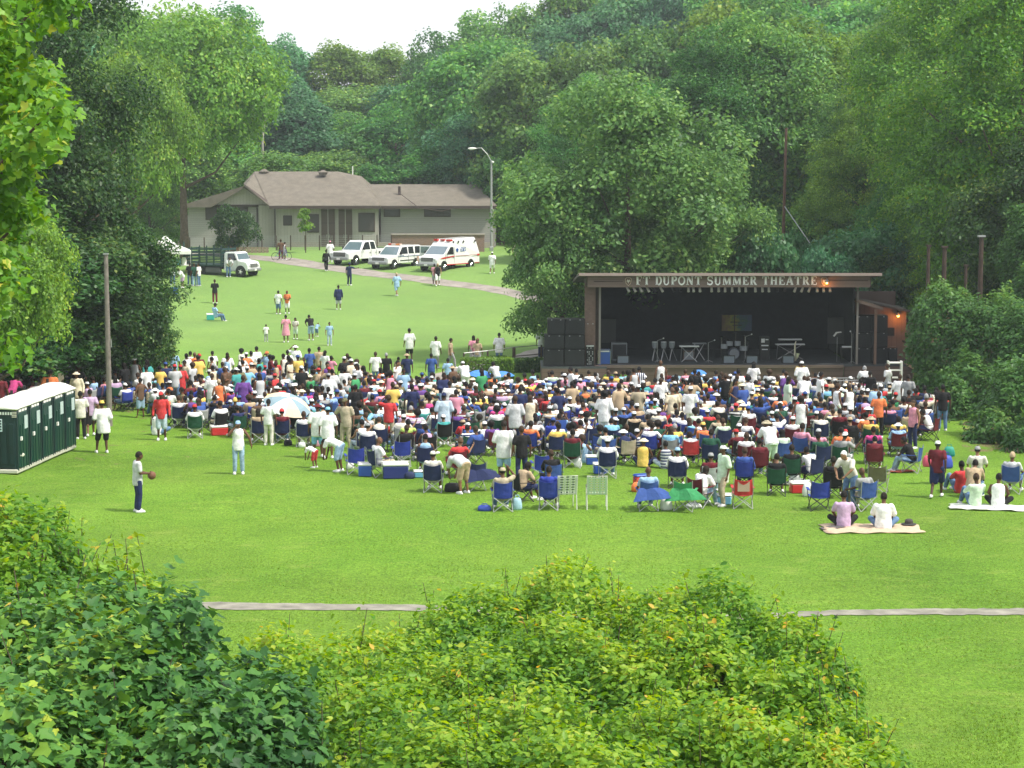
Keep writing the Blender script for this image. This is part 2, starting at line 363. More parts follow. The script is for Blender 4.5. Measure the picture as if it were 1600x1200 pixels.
def unit(n, rng): v = rng.normal(size=(n, 3)); return v/np.linalg.norm(v, axis=1, keepdims=True)
def crown_points(seed, H, R, z0, nclump, nleaf, shape='round', clump=.27, lump=.35, flat=.75):
    """leaf clumps filling the outer shell of an uneven crown; returns positions, normals, tones and clump centres"""
    rng = np.random.default_rng(seed); ch = H-z0
    u = unit(nclump*3, rng); u = u[u[:, 2] > -.93][:nclump]; nc = len(u)
    rad = rng.uniform(.45, 1.0, nc)**.6
    ph = rng.uniform(0, 6.28, 6); th = np.arctan2(u[:, 1], u[:, 0])
    lm = 1+lump*(.5*np.sin(2*th+ph[0]+u[:, 2]*3)+.35*np.sin(3*th+ph[1]-u[:, 2]*4)+.3*np.sin(5*th+ph[2]+u[:, 2]*6))
    prof = np.ones(nc)
    if shape == 'cone': prof = np.clip(1.1-.6*(u[:, 2]+1)/2, .3, 1.1)
    if shape == 'tall': prof = 1-.25*np.abs(u[:, 2])
    c = np.stack([u[:, 0]*R*rad*lm*prof, u[:, 1]*R*rad*lm*prof, z0+ch*.5+u[:, 2]*ch*.47*np.maximum(rad, .8)*(1+.12*np.sin(4*th+ph[3]))], 1)
    cr = R*clump*rng.uniform(.6, 1.25, nc); per = rng.multinomial(nleaf, cr**2/np.sum(cr**2)); ci = np.repeat(np.arange(nc), per); n = len(ci)
    d = unit(n, rng); d[:, 2] = np.where(d[:, 2] < -.3, -d[:, 2], d[:, 2])
    # twigs: leaves gather in small sprays on each clump
    tw = rng.integers(0, 26, n); tdir = unit(nc*26, rng); tdir[:, 2] = np.abs(tdir[:, 2])*1.1-.42; td = tdir[ci*26+tw]
    d = d*.55+td*.95; d /= np.linalg.norm(d, axis=1, keepdims=True)
    rr = rng.uniform(.55, 1.12, n)*cr[ci]
    p = c[ci]+d*rr[:, None]*np.array([1, 1, flat])
    out = c-np.array([0, 0, z0+ch*.4]); out = out/np.linalg.norm(out, axis=1, keepdims=True)
    nr = d*.6+out[ci]*.3+np.array([0, 0, .4])+rng.normal(size=(n, 3))*.62
    tone = np.clip(rng.normal(.45, .20, n)+.10*rng.normal(size=nc)[ci], 0, 1)
    return p, nr, tone, c, rng
bark = mat('bark', (.10, .075, .055), .95, noise=.35, nscale=6, bump=.8)
bark_pale = mat('bark_pale', (.42, .40, .36), .9, noise=.3, nscale=4)
def trunk_mesh(H, z0, R, cs, rng, r0=None, n=9):
    r0 = r0 or H*.022; b = MB(); lean = rng.normal(size=2)*.02*H
    top = z0+(H-z0)*.65; pts = []
    for k in range(6):
        t = k/5; pts.append((lean[0]*t, lean[1]*t, -.3+(top+.3)*t))
    b.tube(pts, [r0*(1.35 if k == 0 else 1-.72*k/5) for k in range(6)], n)
    order = rng.permutation(len(cs))[:14]
    for i in order:
        e = cs[i]; zt = max(z0*.7, min(top*.9, e[2]-abs(np.hypot(e[0], e[1]))*.7)); t = zt/top
        s = Vector((lean[0]*t, lean[1]*t, zt)); e = Vector(e); mid = s.lerp(e, .5)+Vector((0, 0, -.06*H*rng.random()))
        rr = r0*(1-.7*t)*.5; b.tube([s, mid, e], [rr, rr*.6, rr*.2], 6)
    me = b.mesh('trunk'); me.materials.append(bark); me.polygons.foreach_set('use_smooth', [True]*len(me.polygons)); return me
def g(r, gg, b, k=1.0): return (r*k, gg*k, b*k)
R_TOP = [(0, (.05, .15, .02)), (.5, (.12, .32, .035)), (.85, (.24, .46, .05)), (1, (.55, .56, .08))]
R_MID = [(0, (0.039, 0.127, 0.033)), (0.45, (0.096, 0.268, 0.063)), (0.8, (0.194, 0.417, 0.083)), (1, (0.357, 0.536, 0.134))]
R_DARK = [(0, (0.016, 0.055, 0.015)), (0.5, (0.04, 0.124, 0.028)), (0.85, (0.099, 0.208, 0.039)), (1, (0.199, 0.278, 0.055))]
R_LIT = [(0, (0.057, 0.136, 0.023)), (0.45, (0.125, 0.272, 0.041)), (0.8, (0.227, 0.408, 0.057)), (1, (0.386, 0.476, 0.09))]
R_YEL = [(0, (.035, .12, .018)), (.3, (.085, .24, .028)), (.55, (.19, .38, .035)), (.8, (.34, .50, .05)), (.94, (.48, .54, .08)), (1, (.70, .48, .08))]
R_BLUE = [(0, (0.032, 0.118, 0.06)), (0.5, (0.083, 0.247, 0.118)), (1, (0.21, 0.45, 0.202))]
R_IVY = [(0, (.018, .075, .022)), (.4, (.045, .15, .035)), (.62, (.09, .24, .045)), (.8, (.22, .40, .05)), (.93, (.42, .50, .06)), (1, (.62, .48, .06))]
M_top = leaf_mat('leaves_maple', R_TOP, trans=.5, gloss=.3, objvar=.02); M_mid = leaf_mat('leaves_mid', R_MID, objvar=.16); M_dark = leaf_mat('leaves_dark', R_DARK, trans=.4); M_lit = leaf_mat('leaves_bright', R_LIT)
M_yel = leaf_mat('leaves_yellow_green', R_YEL, trans=.5, gloss=.3, objvar=.03); M_blue = leaf_mat('leaves_blue_green', R_BLUE, objvar=.14); M_ivy = leaf_mat('leaves_ivy', R_IVY, trans=.3, gloss=.25, rough=.5, objvar=.03)
VAR = {}
def variant(key, seed, H, R, z0, ncl, nl, ls, m, shape='round', clump=.27, lump=.35, flat=.75, tmpl=LEAF4, faces=F4, size_jit=.3):
    p, nr, tone, c, rng = crown_points(seed, H, R, z0, ncl, nl, shape, clump, lump, flat)
    sz = ls*rng.uniform(1-size_jit, 1+size_jit, len(p))
    cm = leaf_mesh('crown', p, nr, sz, tone, m, tmpl, faces, rng=rng); tm = trunk_mesh(H, z0, R, c, rng)
    VAR[key] = (cm, tm, H, R, z0); return VAR[key]
for k in range(7):
    variant('f%d' % k, 100+k, 18, 5.6, .8, 80+7*k, 21000, .36, (M_mid, M_blue, M_mid, M_mid, M_blue, M_lit, M_mid)[k], ('round', 'tall', 'round', 'cone', 'round', 'tall', 'round')[k], clump=.34, lump=.3, flat=.95)
for k in range(3):
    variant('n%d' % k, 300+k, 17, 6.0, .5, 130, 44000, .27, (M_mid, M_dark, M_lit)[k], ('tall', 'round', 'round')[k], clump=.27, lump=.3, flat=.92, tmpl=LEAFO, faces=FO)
variant('t0', 360, 26, 6.6, .5, 190, 70000, .22, M_mid, 'tall', clump=.26, lump=.28, flat=.92, tmpl=LEAFO, faces=FO)
variant('t1', 361, 26, 6.6, .5, 190, 70000, .22, M_dark, 'tall', clump=.26, lump=.28, flat=.92, tmpl=LEAFO, faces=FO)
variant('h0', 340, 17, 7.0, 6.5, 120, 42000, .28, M_lit, 'round', clump=.27, lump=.28, flat=.9, tmpl=LEAFO, faces=FO)
for k in range(3):
    variant('s%d' % k, 400+k, 3.2, 2.0, .1, 34, 9000, .13, (M_blue, M_mid, M_dark)[k], clump=.34, lump=.25)
def tree(key, name, x, y, H, R, label, cat='tree', group=None, z=None, rz=None, mat_=None, trunk=True):
    cm, tm, H0, R0, z0 = VAR[key]; z = G0(x, y)-.1 if z is None else z
    rz = random.uniform(0, 6.28) if rz is None else rz
    t = empty(name, (x, y, z), rz, label, cat, group); t.scale = (R/R0, R/R0, H/H0)
    c = link('crown' if cat == 'tree' else 'foliage', cm, t)
    if mat_: c.material_slots[0].link = 'OBJECT'; c.material_slots[0].material = mat_
    if trunk: link('trunk', tm, t)
    return t
def tree_px(key, name, px, topy, Y, R, label, **k):
    """a tree standing at distance Y whose top reaches the given line of sight"""
    p = P(px, topy, Y); H = p.z-G0(p.x, Y)+.1
    if key[0] == 'n' and H/R > 3.4:
        mt = VAR[key][0].materials[0]; key = 't1' if key == 'n1' else 't0'; k['mat_'] = k.get('mat_') or mt
    return tree(key, name, p.x, Y, H, R, label, **k)
# ---- single trees
M_lit2 = leaf_mat('leaves_big_tree', [(0, (.05, .135, .04)), (.45, (.12, .27, .07)), (.8, (.23, .42, .11)), (1, (.38, .52, .16))], objvar=.01)
tree_px('n0', 'tree', 984, 122, 112, 5.7, 'large round green tree rising just behind the left of the stage roof', rz=1.0, mat_=M_lit2)
tree_px('n2', 'tree', 880, 262, 111, 3.4, 'lower leafy tree drooping beside the left end of the stage roof', rz=2.2, mat_=M_lit2)
tree_px('n0', 'tree', 1085, 235, 117, 3.9, 'rounded tree behind the theatre lettering, right flank of the big tree', rz=4, mat_=M_lit2)
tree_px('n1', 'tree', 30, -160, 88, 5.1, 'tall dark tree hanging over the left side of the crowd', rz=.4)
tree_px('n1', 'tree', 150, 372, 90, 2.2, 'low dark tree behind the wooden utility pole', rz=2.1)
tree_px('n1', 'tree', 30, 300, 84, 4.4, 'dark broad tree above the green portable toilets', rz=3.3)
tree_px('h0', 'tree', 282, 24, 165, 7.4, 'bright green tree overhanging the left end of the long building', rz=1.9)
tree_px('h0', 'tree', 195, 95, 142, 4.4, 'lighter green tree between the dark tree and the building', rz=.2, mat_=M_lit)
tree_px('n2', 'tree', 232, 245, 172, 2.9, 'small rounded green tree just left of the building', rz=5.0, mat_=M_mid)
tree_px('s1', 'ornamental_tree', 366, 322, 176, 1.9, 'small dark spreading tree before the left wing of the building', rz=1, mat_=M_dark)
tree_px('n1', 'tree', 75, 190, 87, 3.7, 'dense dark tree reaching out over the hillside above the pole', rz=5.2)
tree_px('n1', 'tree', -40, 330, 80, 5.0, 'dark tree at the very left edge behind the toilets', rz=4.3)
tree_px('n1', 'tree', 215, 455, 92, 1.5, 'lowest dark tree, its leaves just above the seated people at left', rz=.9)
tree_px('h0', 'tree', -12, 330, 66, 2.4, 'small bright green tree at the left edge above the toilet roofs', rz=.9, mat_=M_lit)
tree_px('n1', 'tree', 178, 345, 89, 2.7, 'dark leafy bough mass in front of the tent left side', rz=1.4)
# sapling in front of the doors
def sapling():
    p = G(478, 392); p.y = 178; p = Vector((X(478, 178), 178, G0(X(478, 178), 178)))
    t = empty('sapling', p, 0, 'slender sapling with a bright green tuft before the building doors', 'tree')
    q, nr, tone, c, rng = crown_points(9, 3.9, .8, 1.7, 14, 2600, 'round', .5, .2)
    link('crown', leaf_mesh('crown', q, nr, .13*rng.uniform(.7, 1.3, len(q)), tone, M_lit, rng=rng), t)
    MB().tube([(0, 0, -.1), (.03, 0, 1.2), (0, 0, 2.8)], [.05, .04, .02], 6).build('trunk', bark, t)
sapling()
# right-hand trees, hung with vines
M_brt = leaf_mat('leaves_right_bright', [(0, (.03, .12, .02)), (.45, (.10, .27, .03)), (.8, (.20, .42, .045)), (1, (.42, .50, .07))], objvar=.03)
RT = [('n2', 1480, -90, 118, 5.2, M_brt, 'tall vine hung tree above the wooden posts right of the stage'),
      ('n1', 1600, -120, 96, 5.6, M_brt, 'dense dark tree filling the upper right corner'),
      ('n0', 1400, 40, 130, 4.6, M_mid, 'vine covered tree between the thin pole and the wooden posts'),
      ('n2', 1345, 150, 128, 3.2, M_lit, 'narrow yellow green tree right of the thin leaning pole'),
      ('n1', 1570, 150, 98, 3.9, M_mid, 'dark tree behind the tall vine covered thicket'),
      ('n0', 1500, 190, 112, 3.4, M_brt, 'bright leafy tree standing over the wooden posts'),
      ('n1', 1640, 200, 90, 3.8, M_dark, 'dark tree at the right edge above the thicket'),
      ('n0', 1425, 240, 122, 3.0, M_mid, 'lower leafy tree behind the brown annex roof')]
RT = [(k, px, ty, Y+(6 if Y < 104 else 0), R, m_, lb) for k, px, ty, Y, R, m_, lb in RT]
for k, px, ty, Y, R, m_, lb in RT: tree_px(k, 'tree', px, ty, Y, R, lb, mat_=m_)
SH = [('s0', 1215, 347, 116, 2.6, M_blue, 'rounded feathery bush behind the theatre roof at the thin pole foot', 3),
      ('s0', 1350, 347, 117, 3.4, M_blue, 'broad feathery bush behind the right end of the theatre roof', 1),
      ('s0', 1285, 385, 114, 2.0, M_blue, 'lower feathery bush between two bigger bushes behind the roof', 5),
      ('s1', 1420, 395, 116, 2.2, M_mid, 'leafy bush behind the brown annex roof end', 2),
      ('s1', 1155, 372, 118, 2.0, M_mid, 'leafy bush right of the big tree behind the roof', 4)]
for k, px, ty, Y, R, m_, lb, rz in SH: tree_px(k, 'bush', px, ty, Y, R, lb, cat='bush', mat_=m_, trunk=False, rz=rz)
# ---- woodland behind: each tree its own object
SKX = [-200, 150, 205, 240, 300, 345, 400, 440, 480, 540, 570, 620, 700, 740, 800, 860, 1000, 1800]
SKY_ = [-90, -40, 10, 25, 42, 15, 62, 68, 65, 72, 90, 66, 60, 30, 2, -30, -70, -120]
wood = []
rw = random.Random(11)
def row(Y, px0, px1, step, off, R, keys, jit=18):
    px = px0
    while px < px1:
        t = float(np.interp(px, SKX, SKY_))+off+rw.uniform(-jit, jit)
        wood.append((px, t, Y+rw.uniform(-5, 5), R*rw.uniform(.85, 1.2), rw.choice(keys))); px += step*rw.uniform(.8, 1.2)
row(272, -60, 1700, 78, 4, 5.6, ['f0', 'f1', 'f5', 'f6'], 8)
row(246, -80, 1700, 80, 52, 5.4, ['f0', 'f2', 'f4', 'f1', 'f6'], 18)
row(222, -60, 820, 78, 112, 5.0, ['f0', 'f2', 'f4', 'f1', 'f3'], 18)
row(203, 60, 800, 80, 165, 3.9, ['f2', 'f4', 'f3', 'f0'], 12)
row(190, 830, 1500, 88, 90, 5.6, ['f0', 'f2', 'f4', 'f6', 'f5'], 22)
row(168, 915, 1480, 92, 190, 5.2, ['n0', 'n0', 'n2'], 25)
row(146, 1110, 1700, 80, 235, 4.5, ['n0', 'n0', 'n2'], 25)
row(148, 1120, 1350, 95, 120, 5.6, ['n0', 'n2', 'n0'], 20)
kindw = dict(n0='mid green leafy tree', n2='bright green leafy tree', f0='mid green spreading tree', f1='tall blue green tree', f2='mid green domed tree', f3='dark narrow tree', f4='blue green rounded tree', f5='light green tall tree', f6='mid green broad tree')
wood.append((735, 60, 205, 5.6, 'f2')); wood.append((735, 180, 197, 3.6, 'f4')); wood.append((800, 205, 192, 3.6, 'f2'))
def rowname(Y): return 'on the far ridge' if Y > 262 else 'in the back rows' if Y > 236 else 'in the middle rows' if Y > 212 else 'at the wood front' if Y > 178 else 'close behind the stage'
def where(px):
    for a, s in ((140, 'beyond the left edge trees'), (300, 'above the white tent'), (400, 'above the building left gable'), (500, 'above the building doors'), (600, 'above the building ridge end'), (700, 'above the ambulance'), (800, 'beside the street lamp'), (960, 'left of the big tree top'), (1120, 'above the big tree'), (1250, 'above the thin pole'), (1400, 'above the theatre right end'), (1520, 'above the wooden posts'), (1900, 'in the right corner')):
        if px < a: return s
wl = {}
wood.sort(key=lambda w: w[0])
for i, (px, t, Y, R, k) in enumerate(wood):
    lb = kindw[k]+' '+rowname(Y)+' '+where(px)
    wl.setdefault(lb, []).append(i)
for i, (px, t, Y, R, k) in enumerate(wood):
    lb = kindw[k]+' '+rowname(Y)+' '+where(px); same = wl[lb]
    if len(same) > 1: lb += ', '+(['left', 'right'] if len(same) == 2 else ['left', 'middle', 'right', 'far right', 'last', 'end'])[same.index(i)]+' one'
    tree_px(k, 'tree', px, t, Y, R, lb, group='trees of the wood behind')
# understory along the wood edge
und = []
for px in range(100, 800, 42): und.append((px, rw.uniform(352, 366), rw.uniform(196, 200), 3.0))
for px in range(850, 1010, 40): und.append((px, rw.uniform(335, 362), rw.uniform(172, 180), 2.9))
for px in range(1150, 1640, 52): und.append((px, rw.uniform(330, 352), rw.uniform(128, 134), 2.8))
for i, (px, t, Y, R) in enumerate(und):
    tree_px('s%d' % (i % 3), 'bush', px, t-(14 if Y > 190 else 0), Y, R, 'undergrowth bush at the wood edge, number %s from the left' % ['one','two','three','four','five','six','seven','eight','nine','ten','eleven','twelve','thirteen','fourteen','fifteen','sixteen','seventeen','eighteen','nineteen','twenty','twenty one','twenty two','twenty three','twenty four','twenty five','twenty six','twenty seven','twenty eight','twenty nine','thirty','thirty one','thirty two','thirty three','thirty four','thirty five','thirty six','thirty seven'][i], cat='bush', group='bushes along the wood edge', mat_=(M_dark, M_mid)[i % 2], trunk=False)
# pale bare sycamore limbs showing in the wood
def bare():
    p = P(395, 210, 214); t = empty('dead_tree', (p.x, 214, G0(p.x, 214)), 0, 'pale leafless trunk showing among the trees above the building', 'tree')
    b = MB(); z = lambda py: P(395, py, 214).z-G0(p.x, 214)
    x = lambda px: (px-395)/FPX*214
    b.tube([(x(410), 0, -.3), (x(410), 0, z(215)), (x(415), 0, z(190)), (x(408), 0, z(168)), (x(412), 0, z(155))], [.17, .13, .11, .10, .08], 7)
    b.tube([(x(396), -.5, -.3), (x(396), -.4, z(215)), (x(397), -.3, z(180)), (x(402), -.2, z(165)), (x(411), 0, z(155)), (x(420), 0, z(120)), (x(407), 0, z(100))], [.16, .13, .11, .09, .09, .06, .03], 7)
    b.tube([(x(398), -.3, z(172)), (x(385), -.3, z(171)), (x(374), -.3, z(178))], [.1, .07, .03], 6)
    b.tube([(x(414), 0, z(150)), (x(425), 0, z(140)), (x(434), 0, z(150))], [.09, .06, .03], 6)
    b.build('trunk', bark_pale, t, True)
bare()
# ---- near maple branches at the left edge
def maple():
    rng = np.random.default_rng(21); tx, ty = X(-190, 24), 24.0; gz = G0(tx, ty)
    t = empty('maple_tree', (tx, ty, gz), 0, 'yellow green maple leaning in at the left edge, large lobed leaves', 'tree')
    q = []; nr = []; tn = []; cs = []
    outline = [(50, -30, 70), (20, 40, 70), (40, 120, 55), (55, 185, 45), (30, 240, 55), (20, 330, 60), (-20, 420, 70), (-30, 480, 70), (-100, 60, 120), (-130, 220, 130), (-130, 400, 130), (-20, 130, 70), (-10, 290, 70), (0, 80, 60), (45, 215, 35), (-60, -60, 120)]
    for px, py, r in outline:
        for k in range(7):
            Y = 24+rng.normal()*1.0; c = P(px+rng.normal()*r*.45, py+rng.normal()*r*.45, Y); cs.append(np.array(c)-[tx, ty, gz])
            n = 85; d = unit(n, rng); rr = .34*rng.uniform(.3, 1.1, n)
            q.append(np.array(c)+d*rr[:, None]*[1, 1, .8]-[tx, ty, gz]); nr.append(d*.5+[0, -.25, .6]+rng.normal(size=(n, 3))*.45)
            tn.append(np.clip(rng.normal(.5, .2, n)+.1*rng.normal(), 0, 1))
    q = np.concatenate(q); nr = np.concatenate(nr); tn = np.concatenate(tn)
    link('crown', leaf_mesh('crown', q, nr, (.115)*rng.uniform(.6, 1.3, len(q)), tn, M_top, LEAFM, FM, .6, rng), t)
    b = MB(); b.tube([(0, 0, -.3), (.1, 0, 3), (0, 0, 9)], [.3, .24, .12], 10)
    for c in cs[::5]: b.tube([(0, 0, max(1.5, c[2]*.7)), Vector(c)*.6+Vector((0, 0, c[2]*.3)), Vector(c)], [.05, .03, .01], 6)
    b.build('trunk', bark, t, True)
maple()
def top_spray():
    rng = np.random.default_rng(5); c = np.array(P(92, -6, 23)); b = MB()
    t = empty('maple_branch', tuple(c), 0, 'single sunlit maple spray dangling from the top edge', 'branch')
    q = rng.normal(size=(46, 3))*[.13, .1, .07]; link('foliage', leaf_mesh('foliage', q, rng.normal(size=(46, 3))*.5+[0, -.2, .7], .13*rng.uniform(.7, 1.2, 46), rng.uniform(.5, 1, 46), M_top, LEAFM, FM, .5, rng), t)
    b.tube([(0, 0, 0), (-.4, 0, .25), (-1.2, .1, .6), (-2.2, .2, .7)], [.006, .01, .015, .02], 5); b.build('twig', bark, t)
top_spray()
# ---- vine and shrub mounds in front, and the tall thicket at the right
def mound(name, label, seed, blobs, m, lsize, dens, tmpl, faces, droop=.3, weeds=0, cat='shrub', up=.55, rag=.17, tone0=.36):
    """blobs: (px, top py, Y, radius x, radius y, vertical radius): leaves over a lumpy skin of ellipsoids that sits on the ground"""
    rng = np.random.default_rng(seed); B = []
    for px, py, Y, rx, ry, rz in blobs:
        p = P(px, py, Y); B.append((p.x, Y, p.z-rz, rx, ry, rz))
    B = np.array(B); ctr = B[:, :2].mean(0); base = np.array([ctr[0], ctr[1], G0(*ctr)])
    t = empty(name, tuple(base), 0, label, cat); P_, N_, T_ = [], [], []
    for i, (x, y, z, rx, ry, rz) in enumerate(B):
        n = int(dens*(rx*ry+rx*rz+ry*rz)*4.2); d = unit(n, rng)
        k = rng.uniform(0, 6.28, 3)
        w = 1+.13*np.sin(d[:, 0]*5/max(.4, 1/rx)+k[0])*np.sin(d[:, 2]*5+k[1])+.08*np.sin(d[:, 0]*13+k[2])*np.sin(d[:, 2]*11+d[:, 1]*9)+rng.normal(size=n)*rag*.35
        w *= 1-rag*rng.random(n)**2*1.6
        q = np.array([x, y, z])+d*w[:, None]*[rx, ry, rz]
        keep = q[:, 2] > gh(q[:, 0], q[:, 1])-.05
        for j, (x2, y2, z2, a, b_, c_) in enumerate(B):
            if j != i: keep &= ((q[:, 0]-x2)/a)**2+((q[:, 1]-y2)/b_)**2+((q[:, 2]-z2)/c_)**2 > .72
        keep &= (d[:, 1] < .5)|(rng.random(n) < .35)
        q = q[keep]; d = d[keep]; n = len(q); cl = np.sin(q[:, 0]*3.1+k[0])*np.sin(q[:, 2]*4.3+k[1])*np.sin(q[:, 1]*2.7)
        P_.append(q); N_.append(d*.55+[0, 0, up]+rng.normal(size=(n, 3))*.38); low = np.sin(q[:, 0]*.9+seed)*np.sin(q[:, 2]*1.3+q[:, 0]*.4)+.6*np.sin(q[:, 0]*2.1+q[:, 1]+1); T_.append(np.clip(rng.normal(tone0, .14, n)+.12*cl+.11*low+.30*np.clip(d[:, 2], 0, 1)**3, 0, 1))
    q = np.concatenate(P_)-base; nr = np.concatenate(N_); tn = np.concatenate(T_)
    link('foliage', leaf_mesh('foliage', q, nr, lsize*rng.uniform(.45, 1.35, len(q)), tn, m, tmpl, faces, droop, rng), t)
    b = MB(); wq = []; wn = []
    for i, (x, y, z, rx, ry, rz) in enumerate(B):
        for k in range(5):
            a = rng.uniform(0, 6.28); e = Vector((x+rx*.8*math.cos(a), y+ry*.6*math.sin(a), z+rz*.6)); s = Vector((x+rng.normal()*.2, y+rng.normal()*.2, G0(x, y)-.1))
            b.tube([s-Vector(base), s.lerp(e, .5)-Vector(base)+Vector((0, 0, .3)), e-Vector(base)], [.03, .02, .008], 5)
        for k in range(weeds):
            a = rng.uniform(0, 6.28); r = math.sqrt(rng.random()); e = np.array([x+rx*r*math.cos(a), y+ry*r*math.sin(a), z+rz*math.sqrt(max(0, 1-r*r))*.97])-base
            hgt = rng.uniform(.12, .42); tip = e+[rng.normal()*.1, rng.normal()*.1, hgt]; b.tube([e-[0, 0, .1], tip], [.006, .003], 4)
            nl = int(7+hgt*22); s_ = rng.random(nl)[:, None]; wq.append(e+(tip-e)*s_+rng.normal(size=(nl, 3))*.045); wn.append(rng.normal(size=(nl, 3))*.5+[0, 0, .7])
    b.build('stems', bark, t)
    if wq:
        wq = np.concatenate(wq); wn = np.concatenate(wn)
        link('shoots', leaf_mesh('shoots', wq, wn, lsize*rng.uniform(.6, 1.2, len(wq)), np.clip(rng.normal(.62, .2, len(wq)), 0, 1), m, LEAFO, FO, .2, rng), t)
    return t
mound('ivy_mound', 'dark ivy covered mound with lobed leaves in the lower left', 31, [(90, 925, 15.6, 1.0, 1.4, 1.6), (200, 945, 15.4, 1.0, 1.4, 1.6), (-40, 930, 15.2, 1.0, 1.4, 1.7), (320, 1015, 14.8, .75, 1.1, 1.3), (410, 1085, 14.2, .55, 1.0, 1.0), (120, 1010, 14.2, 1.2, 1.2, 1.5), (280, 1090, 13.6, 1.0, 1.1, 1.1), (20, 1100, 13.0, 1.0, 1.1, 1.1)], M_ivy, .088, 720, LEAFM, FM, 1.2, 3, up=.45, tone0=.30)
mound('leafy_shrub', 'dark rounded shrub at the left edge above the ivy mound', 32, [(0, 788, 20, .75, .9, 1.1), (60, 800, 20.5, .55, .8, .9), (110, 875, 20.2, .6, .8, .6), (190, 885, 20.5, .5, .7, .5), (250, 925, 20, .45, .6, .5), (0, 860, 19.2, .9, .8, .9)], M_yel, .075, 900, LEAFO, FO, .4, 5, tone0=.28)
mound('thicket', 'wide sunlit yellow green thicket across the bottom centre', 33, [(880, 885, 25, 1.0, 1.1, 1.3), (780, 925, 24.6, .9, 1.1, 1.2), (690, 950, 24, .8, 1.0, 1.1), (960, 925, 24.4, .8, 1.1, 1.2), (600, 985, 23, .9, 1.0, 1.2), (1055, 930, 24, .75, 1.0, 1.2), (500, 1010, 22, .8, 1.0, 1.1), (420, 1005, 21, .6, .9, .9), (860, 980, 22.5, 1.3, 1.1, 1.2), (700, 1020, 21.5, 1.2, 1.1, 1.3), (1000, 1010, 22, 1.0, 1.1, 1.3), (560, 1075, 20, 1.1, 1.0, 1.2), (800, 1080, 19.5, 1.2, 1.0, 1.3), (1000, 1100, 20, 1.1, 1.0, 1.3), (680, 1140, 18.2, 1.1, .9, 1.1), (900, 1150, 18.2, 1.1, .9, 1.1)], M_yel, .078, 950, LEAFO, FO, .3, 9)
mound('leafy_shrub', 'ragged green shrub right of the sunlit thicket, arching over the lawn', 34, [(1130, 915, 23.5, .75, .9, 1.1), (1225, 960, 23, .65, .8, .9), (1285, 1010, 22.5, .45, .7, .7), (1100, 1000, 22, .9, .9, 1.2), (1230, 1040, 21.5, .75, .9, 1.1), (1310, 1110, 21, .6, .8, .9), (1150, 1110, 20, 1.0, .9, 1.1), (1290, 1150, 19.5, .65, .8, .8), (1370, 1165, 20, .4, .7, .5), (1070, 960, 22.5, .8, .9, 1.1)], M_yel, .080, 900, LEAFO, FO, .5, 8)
mound('vine_thicket', 'tall vine covered thicket right of the stage, lit along its top', 35, [(1480, 446, 84, 1.5, 2.0, 2.4), (1462, 560, 83, .9, 1.6, 2.2), (1500, 600, 79, 1.5, 1.6, 2.2), (1640, 400, 88, 2.0, 2.0, 3.2), (1650, 300, 92, 2.3, 2.0, 3.5), (1530, 655, 76, 1.3, 1.3, 1.4), (1610, 560, 72, 1.8, 1.6, 2.4), (1560, 640, 71, 1.1, 1.1, 1.3), (1660, 600, 69, 1.6, 1.5, 2.2), (1615, 665, 68.5, 1.0, 1.0, .9), (1570, 462, 82, 2.2, 2.2, 3.0), (1650, 470, 80, 2.4, 2.2, 3.0), (1475, 520, 84, 1.0, 1.8, 2.6), (1520, 560, 80, 1.7, 2.0, 2.8), (1600, 570, 78, 2.4, 2.2, 3.4), (1560, 640, 76, 1.7, 1.7, 1.8), (1640, 660, 74, 1.9, 1.7, 1.9), (1500, 640, 80, .9, 1.4, 1.6), (1690, 540, 76, 2.0, 2.0, 3)], leaf_mat('leaves_vine', [(p_, tuple(v_*.66 for v_ in c_)) for p_, c_ in R_MID], trans=.4, gloss=.35, objvar=.02), .16, 300, LEAFO, FO, .8, 3, cat='thicket')  # the thicket's shade is put into darkened mid leaf colours
mound('scrub', 'dry yellowish scrub at the foot of the vine thicket', 36, [(1478, 640, 79, .4, .8, 1.0), (1495, 672, 77, .5, .8, .7), (1530, 694, 72, .7, .8, .6), (1590, 705, 68, .8, .8, .5)], M_lit, .10, 420, LEAFO, FO, .4, 8, cat='scrub')
# ------------------------------------------------------------------ colours shared by the small things
black = mat('black_paint', (.012, .012, .013), .5); dark = mat('dark_fabric_grille', (.016, .017, .02), .8, noise=.3, nscale=20)
white = mat('white_paint', (.80, .80, .78), .45, noise=.04, nscale=3); steel = mat('galvanised_steel', (.42, .43, .44), .45, metal=.6)
chrome = mat('chrome', (.75, .76, .78), .18, metal=1); rubber = mat('rubber', (.02, .02, .02), .85); wood_tan = board_mat('tan_plywood', (.36, .20, .10), .9, 'X', .8)
glass_dk = mat('dark_glass', (.02, .025, .03), .08, spec=.8); glass_sky = mat('windscreen_glass', (.12, .17, .21), .08, spec=1, coat=.5)
redm = mat('red_paint', (.50, .03, .03), .45); bluem = mat('blue_paint', (.03, .09, .34), .5); greenm = mat('green_plastic', (.02, .22, .09), .5)
orange_l = mat('lit_bulb', (1, .5, .15), .4, emis=(1, .38, .06), estr=14)
dkbrown = mat('dark_brown_wood', (.055, .035, .026), .8, noise=.3, nscale=3)
